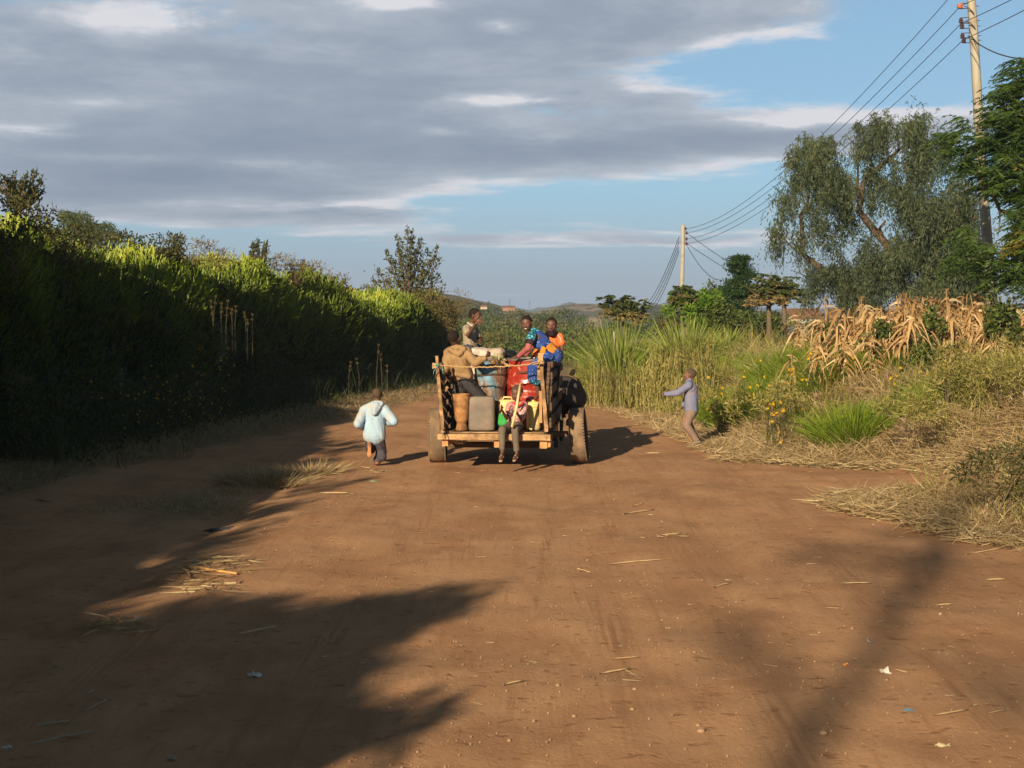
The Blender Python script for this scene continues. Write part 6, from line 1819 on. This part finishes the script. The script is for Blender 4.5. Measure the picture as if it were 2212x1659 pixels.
sp['wear'] = [('bodice', blue, [(ch, .088, pv.lerp(ch, .25), .088), (ch - Vector((.02, 0, .02)), .08, ch.lerp(pv, .3), .09), (ch, .08, A(1130, 465, 17.66), .06), (A(1130, 465, 17.66), .055, A(1175, 485, 17.64), .05)], .009, 16),
              ('yoke', teal, [(nk, .042, ch.lerp(nk, .35), .080), (J['shL'], .05, J['shR'], .052), (J['shR'], .056, J['shR'].lerp(J['elR'], .38), .060), (J['shL'], .05, J['shL'].lerp(J['elL'], .4), .052)], .006, 20),
              ('sleeve_band', cloth('dark sleeve band', (.045, .03, .04)), [(J['shR'].lerp(J['elR'], .42), .061, J['shR'].lerp(J['elR'], .52), .058)], .002, 20),
              ('undershirt', cloth('dusty pink sleeves', (.42, .135, .12), (.36, .11, .10)), [(J['shR'].lerp(J['elR'], .45), .044, J['elR'], .040), (J['elR'], .040, J['wrR'], .028), (J['shL'].lerp(J['elL'], .45), .042, J['elL'], .038), (J['elL'], .038, J['wrL'], .027)], .005, 22),
              ('sash', orange, [(ch.lerp(pv, .5), .099, pv, .103)], .005, 26, [(ch.lerp(pv, .56), ch - pv), (ch.lerp(pv, 1.0), pv - ch)]),
              ('sash_tail', orange, [(A(1180, 505, 17.60), .030, A(1150, 610, 17.56), .022), (A(1194, 510, 17.58), .024, A(1182, 600, 17.54), .016)], .005, 22),
              ('skirt', blue, [(A(1235, 545, 17.72), .095, A(1285, 565, 17.72), .10), (A(1225, 590, 17.66), .075, A(1300, 585, 17.70), .085), (J['hpR'], .085, J['knR'], .070), (J['knR'], .072, A(1088, 780, 17.56), .072), (J['hpL'], .08, J['knL'], .07)], .012, 16),
              ('skirt_hem', teal, [(A(1085, 790, 17.56), .062, A(1120, 815, 17.57), .056), (A(1110, 800, 17.56), .056, A(1145, 825, 17.60), .045)], .008, 22)]
person('smiling girl in a blue patterned dress with orange sash leaning onto the red drum', (J['pelvis'].x, 17.7, J['pelvis'].z - .1), sp)

# ---- child in orange shirt behind her
J = dict(head=A(1258, 286, 18.30), neck=A(1262, 362, 18.33), chest=A(1262, 440, 18.33), pelvis=A(1265, 600, 18.35), shL=A(1335, 395, 18.33), shR=A(1190, 400, 18.33), elL=A(1362, 500, 18.28), wrL=A(1345, 590, 18.15), elR=A(1150, 500, 18.30), wrR=A(1090, 580, 18.22),
         hpL=A(1295, 630, 18.35), hpR=A(1235, 630, 18.35), knL=A(1290, 820, 18.30), knR=A(1235, 820, 18.30), anL=A(1285, 1010, 18.4), anR=A(1235, 1010, 18.4), toL=A(1285, 1045, 18.28), toR=A(1235, 1045, 18.28))
org = cloth('orange shirt', (.80, .20, .06), (.70, .16, .045))
sp = dict(J=J, s=1.0, hs=.98, face=(-.05, -1, -.02), handL=((-.1, -.4, -.9), (-1, 0, 0), .5, 1), handR=((-.7, -.1, -.5), (0, 0, -1), .4, 1), skin=M['skin'], hair=M['hair'])
sp['wear'] = [('shirt', org, torso(J, 1.0, .016, .0) + sleeve(J, 'L', 1.0, .016, .55) + sleeve(J, 'R', 1.0, .020, 1, .75), .008, 18),
              ('scarf', cloth('black scarf', (.03, .022, .025)), [(A(1225, 355, 18.26), .028, A(1265, 372, 18.22), .036), (A(1265, 372, 18.22), .036, A(1300, 352, 18.28), .026)], .005, 24),
              ('sleeve_stripe', cloth('white stripe', (.75, .68, .62)), [(A(1318, 375, 18.26), .008, A(1345, 408, 18.26), .007), (A(1345, 408, 18.26), .007, A(1352, 450, 18.25), .007)], .0, 20),
              ('trousers', cloth('dark trousers', (.04, .035, .04)), trousers(J, 1.0, .014, .9), .006, 14)]
person('child in a bright orange shirt and black scarf standing behind the girl', (J['pelvis'].x, 18.35, BT), sp)


def K4(x, y, Y): return at(840 * .8848 + x * .1326 * .8848, 930 * .8848 + y * .1326 * .8848, Y)
def K5(x, y, Y): return at(1590 * .8848 + x * .1326 * .8848, 880 * .8848 + y * .1326 * .8848, Y)


# ---- running child, light hoodie, seen from behind
yb_ = 18.0
J = dict(head=K4(612, 255, yb_), neck=K4(608, 385, yb_), chest=K4(560, 600, yb_), pelvis=K4(560, 1010, yb_), shL=K4(370, 545, yb_), shR=K4(755, 540, yb_), elL=K4(255, 790, yb_ - .12), wrL=K4(345, 850, yb_ + .12), elR=K4(915, 745, yb_ - .10), wrR=K4(790, 790, yb_ + .16),
         hpL=K4(490, 1075, yb_), hpR=K4(640, 1060, yb_), knL=K4(490, 1255, yb_ + .20), knR=K4(690, 1290, yb_ + .07), anL=K4(470, 1200, yb_ - .12), anR=K4(600, 1500, yb_ - .05), toL=K4(468, 1380, yb_ - .16), toR=K4(570, 1550, yb_ + .03))
hood = simple('pale mint hoodie', (.38, .53, .66), (.33, .46, .57), 4, .9, .2, .01, .05, dirt=((.50, .42, .30), .3), dscale=2.6)
sp = dict(J=J, s=.98, hs=.86, face=(.05, 1, .02), handL=((.6, .6, -.1), (.3, 0, .5), .9, -1), handR=((-.6, .6, -.1), (-.3, 0, .5), .9, 1), skin=M['skin2'], eyes=False, hair=M['hair2'])
sp['wear'] = [('hoodie', hood, torso(J, .98, .030, -.01, .030) + sleeve(J, 'L', .98, .026, 1, .8) + sleeve(J, 'R', .98, .030, 1, .8) + [(K4(560, 900, yb_), .10, K4(500, 1010, yb_), .085), (K4(600, 900, yb_), .10, K4(620, 960, yb_), .085)], .010, 12),
              ('hood', hood, [(K4(520, 410, yb_ - .05), .026, K4(560, 560, yb_ - .13), .034), (K4(690, 420, yb_ - .05), .028, K4(560, 590, yb_ - .13), .036), (K4(540, 400, yb_ - .03), .028, K4(680, 405, yb_ - .03), .028), (K4(600, 450, yb_ - .08), .04, K4(565, 540, yb_ - .12), .036)], .007, 20),
              ('trousers', cloth('dark slate trousers', (.085, .075, .095), (.06, .053, .07)), [(J['pelvis'], .08, J['hpL'], .078), (J['pelvis'], .08, J['hpR'], .08), (J['hpL'], .078, J['knL'], .06), (J['knL'], .058, J['knL'].lerp(J['anL'], .75), .045), (J['hpR'], .080, J['knR'], .066), (J['knR'], .068, K4(690, 1400, yb_), .062), (J['knR'], .060, J['anR'].lerp(J['knR'], .15), .050)], .012, 12)]
rb2 = Vector((J['pelvis'].x, yb_, 0)); pr_ = person('child in a pale dusty hoodie running toward the cart seen from behind', rb2, sp)
for nm, an, to, side_ in (('L', J['anL'], J['toL'], 1), ('R', J['anR'], J['toR'], 0)):
    b = MB(); d = (to - an).normalized(); n = Vector((0, -1, 0)) if side_ else Vector((0, 0, -1)); n = (n - d * n.dot(d)).normalized(); L = .155
    c0 = an + n * .026 - d * .035; cap(b, c0, .026, c0 + d * L * .45, .023, flat=n, ff=.30); cap(b, c0 + d * L * .45, .023, c0 + d * L, .030, flat=n, ff=.30)
    me = remesh(b, .006, 1); me.materials.append(simple('orange brown sole', (.46, .21, .09), (.36, .16, .07), 9, .8)); me.polygons.foreach_set('use_smooth', [True] * len(me.polygons)); me.transform(Matrix.Translation(-rb2)); link('sandal', me, pr_)

# ---- pointing child on the right
yk = 20.55
J = dict(head=K5(705, 262, yk), neck=K5(690, 375, yk), chest=K5(730, 520, yk), pelvis=K5(735, 905, yk), shL=K5(690, 455, yk - .12), shR=K5(700, 465, yk + .12), elL=K5(480, 600, yk - .14), wrL=K5(260, 620, yk - .12), elR=K5(650, 720, yk + .16), wrR=K5(590, 835, yk + .10),
         hpL=K5(715, 980, yk - .07), hpR=K5(700, 975, yk + .07), knL=K5(640, 1190, yk - .09), knR=K5(690, 1180, yk + .09), anL=K5(850, 1490, yk - .07), anR=K5(880, 1440, yk + .12), toL=K5(735, 1545, yk - .09), toR=K5(830, 1560, yk + .10))
bl = cloth('blue grey fleece', (.20, .215, .32), (.165, .18, .27), dirt=((.26, .22, .24), .25))
sp = dict(J=J, s=1.02, hs=.92, face=(-.93, .10, .16), hup=(.15, 0, 1), handL=((-1, 0, .0), (0, -.2, -1), .12, 1, .5), handR=((-.5, -.1, -.8), (-1, 0, 0), .5, -1), skin=M['skin2'], hair=M['hair2'])
sp['wear'] = [('jacket', bl, torso(J, 1.02, .024, .01, .012) + sleeve(J, 'L', 1.02, .018, 1, .97) + sleeve(J, 'R', 1.02, .018, 1, .9) + [(J['chest'] + Vector((.02, 0, -.1)), .095, J['pelvis'] + Vector((.01, 0, -.0)), .095), (J['neck'], .050, J['neck'] + Vector((0, 0, .015)), .046)], .009, 13),
              ('trousers', cloth('brown grey tracksuit trousers', (.27, .19, .145), (.21, .15, .115)), [(J['pelvis'], .082, J['hpL'], .080), (J['hpL'], .080, J['knL'], .060), (J['knL'], .060, J['anL'].lerp(J['knL'], .1), .046), (J['hpR'], .07, J['knR'], .054), (J['knR'], .052, J['anR'].lerp(J['knR'], .15), .040)], .008, 14),
              ('side_stripe', cloth('orange stripe', (.85, .26, .14)), [(K5(640, 985, yk - .13), .006, K5(588, 1160, yk - .15), .0065), (K5(588, 1160, yk - .15), .0065, K5(592, 1215, yk - .15), .0065), (K5(650, 1360, yk - .13), .006, K5(748, 1500, yk - .12), .0065)], .0, 20),
              ('shoe', cloth('grey shoe', (.20, .18, .19)), [(K5(880, 1500, yk - .07), .030, K5(745, 1550, yk - .09), .022), (K5(900, 1490, yk + .12), .028, K5(850, 1552, yk + .10), .022)], .002, 20)]
person('child in a blue grey jacket standing on the right verge pointing toward the cart', (J['pelvis'].x, yk, 0.02), sp)

# ------------------------------------------------------------------ donkey ahead of the cart
def donkey():
    c = lambda u, v, z: Wc(u, v, z)
    u0 = .70
    base = c(u0, 3.6, 0)
    root = empty('donkey', base, 'dark donkey harnessed ahead of the cart on its right side', 'donkey')
    b = MB()
    cap(b, c(u0, 3.15, .80), .225, c(u0, 3.7, .76), .245, k=22); cap(b, c(u0, 3.7, .76), .245, c(u0, 4.15, .80), .20, k=22); cap(b, c(u0 + .05, 3.35, .70), .24, c(u0 + .05, 3.7, .68), .245, k=22)
    cap(b, c(u0 - .07, 3.12, .82), .17, c(u0 + .07, 3.12, .82), .17, k=18)
    cap(b, c(u0, 4.15, .80), .15, c(u0 + .04, 4.50, .86), .10); cap(b, c(u0 + .04, 4.50, .87), .095, c(u0 + .10, 4.74, .74), .06); cap(b, c(u0 + .10, 4.74, .74), .06, c(u0 + .12, 4.90, .62), .045)
    for sx in (-1, 1):
        h = c(u0 + sx * .11, 3.10, .72); k_ = c(u0 + sx * .12, 3.22, .52); hk = c(u0 + sx * .12, 3.04, .34); ft = c(u0 + sx * .12, 3.08, .09)
        cap(b, h, .12, k_, .075); cap(b, k_, .07, hk, .036); cap(b, hk, .034, ft, .026); cap(b, ft, .030, ft - Vector((0, 0, .055)), .038)
        s_ = c(u0 + sx * .10, 4.10, .68); kn = c(u0 + sx * .10, 4.12, .38); ft = c(u0 + sx * .10, 4.10, .09)
        cap(b, s_, .09, kn, .038); cap(b, kn, .038, ft, .025); cap(b, ft, .028, ft - Vector((0, 0, .055)), .036)
    me = remesh(b, .014, 4); me.materials.append(simple('dark donkey coat', (.085, .07, .06), (.055, .045, .04), 30, .9, .3, .01, .1)); me.polygons.foreach_set('use_smooth', [True] * len(me.polygons)); me.transform(Matrix.Translation(-base)); link('body', me, root)
    for (x, y, x2, y2, Y) in ((1234, 806, 1241, 798, 21.75), (1243, 824, 1250, 818, 21.7)):
        b = MB(); p0 = at(x, y + 3, Y); p1 = at(x2, y2, Y); cap(b, p0, .035, p0.lerp(p1, .6), .036, flat=(0, 1, 0), ff=.5); cap(b, p0.lerp(p1, .6), .034, p1, .010, flat=(0, 1, 0), ff=.5)
        o = b.obj('ear', M['hair'], None, base, True); o.parent = root
    q = Q(); q_tube(q, [c(u0, 2.92, .86), c(u0 - .01, 2.86, .70), c(u0, 2.86, .45)], [.025, .022, .03], k=8); q.obj('tail', M['hair'], root, True, origin=base)
    q = Q(); q_tube(q, [c(u0 + .25 * math.cos(a), 3.30, .78 + .25 * math.sin(a)) for a in np.linspace(-.6, 3.8, 16)], .016, k=6); o = q.obj('harness', M['cord_dark'], root, True, origin=base)
donkey()
# ------------------------------------------------------------------ litter on the road
rl = np.random.default_rng(900)


def straw(label, x0, y0, x1, y1, wpx=3.0, mat='straw', group=None, name='straw', bow=0.02, cat='straw'):
    a = on_ground(x0, y0); b = on_ground(x1, y1); a.z = gz1(a.x, a.y) + .008; b.z = gz1(b.x, b.y) + .014
    k = F_PX / ((a.y + b.y) / 2); r = wpx / k / 2 * .75
    sd_ = Vector((b.y - a.y, -(b.x - a.x), 0)) * bow
    m = (a + b) / 2 + sd_ + Vector((0, 0, .002))
    q = Q(); P = np.array([a[:], m[:], b[:]]); q_tube(q, [a, a.lerp(m, .5), m, m.lerp(b, .5), b], [r * .85, r, r * .9, r * .9, r * .75], k=6)
    o = q.obj(name, M[mat], None, True, origin=a); o.location = a
    return tag(o, label, cat, group)


M['straw'] = simple('pale straw', (.62, .46, .24), (.48, .34, .17), 20, .7, .1, .01, .2); M['straw_o'] = simple('orange cane piece', (.62, .36, .12), (.50, .28, .09), 14, .6, .1, .01, .3)
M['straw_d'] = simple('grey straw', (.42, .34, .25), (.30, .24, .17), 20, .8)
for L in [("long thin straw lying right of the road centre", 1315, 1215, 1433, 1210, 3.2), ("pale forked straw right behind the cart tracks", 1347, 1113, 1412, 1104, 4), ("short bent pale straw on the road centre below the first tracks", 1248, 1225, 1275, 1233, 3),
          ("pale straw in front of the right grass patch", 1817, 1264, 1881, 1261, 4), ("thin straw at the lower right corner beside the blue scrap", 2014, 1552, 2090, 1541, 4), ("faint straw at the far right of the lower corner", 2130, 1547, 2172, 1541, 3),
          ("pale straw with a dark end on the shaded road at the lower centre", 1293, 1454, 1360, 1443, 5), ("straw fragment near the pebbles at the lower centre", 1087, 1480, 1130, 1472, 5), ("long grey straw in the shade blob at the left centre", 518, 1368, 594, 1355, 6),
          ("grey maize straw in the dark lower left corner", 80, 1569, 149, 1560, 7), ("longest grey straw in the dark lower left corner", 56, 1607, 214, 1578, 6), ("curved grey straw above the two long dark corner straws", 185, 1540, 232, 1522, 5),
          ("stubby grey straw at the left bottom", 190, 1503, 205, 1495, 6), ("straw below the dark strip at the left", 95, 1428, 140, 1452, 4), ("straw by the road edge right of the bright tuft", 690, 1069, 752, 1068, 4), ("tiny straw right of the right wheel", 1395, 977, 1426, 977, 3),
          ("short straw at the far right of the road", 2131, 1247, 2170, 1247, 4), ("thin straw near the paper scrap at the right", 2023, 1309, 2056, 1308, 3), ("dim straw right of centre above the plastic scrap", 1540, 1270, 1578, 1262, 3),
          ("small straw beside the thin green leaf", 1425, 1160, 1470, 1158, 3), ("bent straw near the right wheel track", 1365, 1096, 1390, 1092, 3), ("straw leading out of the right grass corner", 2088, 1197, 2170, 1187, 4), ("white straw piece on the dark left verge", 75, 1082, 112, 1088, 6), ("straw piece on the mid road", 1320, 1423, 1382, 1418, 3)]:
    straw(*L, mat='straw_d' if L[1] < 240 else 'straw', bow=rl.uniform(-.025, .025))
o_ = straw("thick orange cane piece on top of the straw heap at the left", 405, 1228, 512, 1246, 9, 'straw_o', name='cane_piece', cat='cane piece')


def heap(label, px, py, rx, ry, n, seed, mat='dry', L=(.10, .30), name='straw_heap'):
    rng = np.random.default_rng(seed); q = Q(); a = rng.uniform(0, 6.28, n); r = rng.random(n) ** .6
    G_ = [on_ground(px + rx * rr * math.cos(t), py + ry * rr * math.sin(t)) for t, rr in zip(a, r)]
    P = np.array([(g.x, g.y, gz1(g.x, g.y) + rng.uniform(.005, .035)) for g in G_]); an = rng.uniform(0, 6.28, n); D = np.stack([np.cos(an), 1.3 * np.sin(an), rng.normal(.02, .07, n)], -1)
    q_blades(q, rng, P, unit(D), rng.normal(0, .3, (n, 3)) * [1, 1, .12], rng.uniform(L[0], L[1], n), rng.uniform(.004, .013, n), rng.uniform(.2, 1, n))
    c = on_ground(px, py); o = q.obj(name, M[mat], None, origin=c); o.location = c
    return tag(o, label, 'straw heap')


heap('loose heap of maize straw half lit under the orange cane piece', 445, 1250, 85, 38, 120, 1)
heap('shaded heap of maize leaves and straw farther down the left side', 265, 1362, 75, 16, 70, 2, L=(.1, .28))
heap('scatter of dry husk bits behind the running child', 812, 1022, 26, 10, 26, 3, L=(.05, .12))
heap('small scatter of straw at the edge of the sunlit strip', 520, 1222, 30, 8, 22, 4)
heap('thin scatter of straw beside the far right wheel track', 1440, 1163, 60, 8, 16, 5, L=(.05, .14))


def scrap(label, px, py, sx, sy, mat, seed, name='paper_scrap', cat='litter', hgt=.02):
    """crumpled thin piece with its own thickness"""
    rng = np.random.default_rng(seed); c = on_ground(px, py); c.z = gz1(c.x, c.y) - .002; k = F_PX / c.y; a = sx / k / 2; d = a * 1.2 if sy is None else sy / k / 2 * (c.y / 2.0) * .45
    n = 6; V = []; 
    for j in range(n):
        for i in range(n):
            u, v = i / (n - 1) * 2 - 1, j / (n - 1) * 2 - 1; w_ = 1 - .35 * abs(rng.normal(0, .6))
            V.append((u * a * w_, v * d * w_, abs(rng.normal(0, hgt)) * (1 - .6 * max(abs(u), abs(v))) + .002))
    m = MB(); m.add(V, [(j * n + i, j * n + i + 1, (j + 1) * n + i + 1, (j + 1) * n + i) for j in range(n - 1) for i in range(n - 1)])
    o = m.obj(name, mat, None, (0, 0, 0)); o.location = c; s_ = o.modifiers.new('t', 'SOLIDIFY'); s_.thickness = .0015
    return tag(o, label, cat)


wht = simple('dirty white paper', (.66, .62, .54), (.50, .46, .38), 25, .8); bls = simple('blue plastic', (.10, .26, .40), (.08, .2, .32), 20, .5)
scrap('crumpled white paper scrap on the road at the lower right', 1911, 1459, 24, None, wht, 1, hgt=.03)
scrap('flat blue plastic scrap on the road at the lower right', 1963, 1539, 24, 8, bls, 2, name='plastic_scrap', hgt=.006)
scrap('tiny red and yellow wrapper in the dark shadow stripe', 1827, 1441, 13, 6, simple('red wrapper', (.62, .05, .03), (.7, .45, .05), 30, .5), 3, name='wrapper', hgt=.008)
scrap('small grey bone shaped scrap in the shadow stripe', 1875, 1388, 9, 18, simple('grey scrap', (.36, .33, .30), (.28, .25, .22), 20, .8), 4, name='grey_scrap', hgt=.012)
scrap('pale leaf scrap pair near the bottom edge at the right', 2036, 1609, 34, 9, simple('pale leaf', (.50, .44, .28), (.40, .34, .2), 20, .8), 5, name='dry_leaf', cat='leaf')
scrap('white torn husk in the dark shadow blob at the lower left', 550, 1462, 36, 16, wht, 6, name='torn_husk', cat='husk')
scrap('pale torn scrap at the very bottom left', 372, 1640, 26, 14, simple('tan scrap', (.42, .34, .24), (.34, .27, .18), 20, .8), 7, name='torn_scrap', cat='litter')
scrap('dark blue rag lying in the shade left of the road', 478, 1138, 84, 20, simple('dark blue rag', (.045, .05, .06), (.03, .034, .04), 14, .9), 8, name='dark_rag', cat='rag', hgt=.02)
scrap('small green plastic wrapper in the straw behind the running child', 808, 1042, 20, 6, simple('green wrapper', (.06, .30, .14), (.5, .5, .4), 20, .5), 9, name='green_wrapper', hgt=.01)
scrap('small grey plastic bit above the shaded straw heap', 300, 1342, 14, 14, simple('grey plastic', (.36, .37, .40), (.28, .28, .3), 20, .5), 10, name='grey_plastic', hgt=.012)
scrap('small pale scrap in the far lower left corner', 15, 1612, 30, 10, wht, 11, name='pale_scrap', hgt=.012)


# stones one can pick out, then the fine gravel
stm = simple('pale stone', (.42, .29, .18), (.30, .19, .11), 12, .85)
def stone_mesh(seed):
    rng = random.Random(seed); b = MB(); ell(b, (0, 0, .35), (0, 1, 0), (0, 0, 1), (1, .85, .6), k=10)
    b.v = [Vector(v) * (1 + rng.uniform(-.12, .12)) for v in b.v]
    me = bpy.data.meshes.new('stone'); me.from_pydata(b.v, [], b.f); me.materials.append(stm); me.polygons.foreach_set('use_smooth', [True] * len(me.polygons)); return me
sm_ = [stone_mesh(i) for i in range(4)]
for i, (x, y, s_, lab) in enumerate([(1514, 1826 * 0 + 1812 * 0 + 1581, .020, 'larger pale stone of a pair at the lower centre of the road'), (1508, 1569, .013, 'smaller stone of the pair at the lower centre'), (1205, 1481, .014, ''), (1371, 1490, .013, ''), (1366, 1534, .013, ''), (1770, 1365, .012, ''), (1778, 1785 * 0 + 1590, .02, 'pale stone near the bottom edge right of centre'), (2230 * 0 + 1760, 1430, .010, ''), (1500, 1412, .011, ''), (1445, 1353, .010, ''), (1430, 1335, .009, ''), (1560, 1310, .009, ''), (1590, 1300, .009, ''), (1340, 1250, .009, ''), (1620, 1128 * 0 + 983, .014, 'small stone on the road in front of the pointing child'), (1430, 1255, .008, ''), (1240, 1545, .012, ''), (1100, 1600, .012, ''), (700, 1380, .01, '')]):
    g = on_ground(x, y); o = link('stone', sm_[i % 4]); o.location = (g.x, g.y, gz1(g.x, g.y) - .001); o.scale = (s_, s_, s_); o.rotation_euler = (0, 0, i)
    tag(o, lab or 'tiny rounded stone lying loose on the sunlit dirt road', 'stone', None if lab else 'tiny stones on the road')


def gravel():
    rng = np.random.default_rng(950); n = 2200
    y = 5.5 + 16 * rng.random(n) ** 1.7; x = rng.uniform(-.37, .37, n) * y; k = (x < interp(y, EDGE_R)) & (x > interp(y, EDGE_L)); x, y = x[k], y[k]; n = len(x)
    s = rng.uniform(.0018, .0065, n) * (1 + 1.0 * (rng.random(n) < .02)); P = np.stack([x, y, gz(x, y) + .002 + 0 * x], -1)
    q = Q(); q_rods(q, P, P + np.stack([s * .3, s * .2, s * 1.3], -1), s, s * .55, rng.random(n), k=4)
    # caps
    V = q.V[0].reshape(n, 8, 3); q.add(V[:, 4:8].reshape(-1, 3), np.arange(n * 4).reshape(-1, 4), .5)
    tag(q.obj('gravel', stm), 'fine grit and crumbs of soil strewn over the road', 'gravel', kind='stuff')
    n = 900; y = 7 + 20 * rng.random(n) ** 1.4; x = rng.uniform(-.3, .33, n) * y; k = (x < interp(y, EDGE_R) + .1) & (x > interp(y, EDGE_L)); x, y = x[k], y[k]; n = len(x)
    q = Q(); P = np.stack([x, y, gz(x, y) + .008], -1); D = rng.normal(0, 1, (n, 3)) * [1, 1, .04]
    q_blades(q, rng, P, unit(D), rng.normal(0, .15, (n, 3)) * [1, 1, .1], rng.uniform(.02, .09, n), rng.uniform(.003, .006, n), rng.uniform(.1, 1, n))
    tag(q.obj('chaff', M['dry']), 'tiny chaff and straw crumbs scattered over the road', 'chaff', kind='stuff')
gravel()
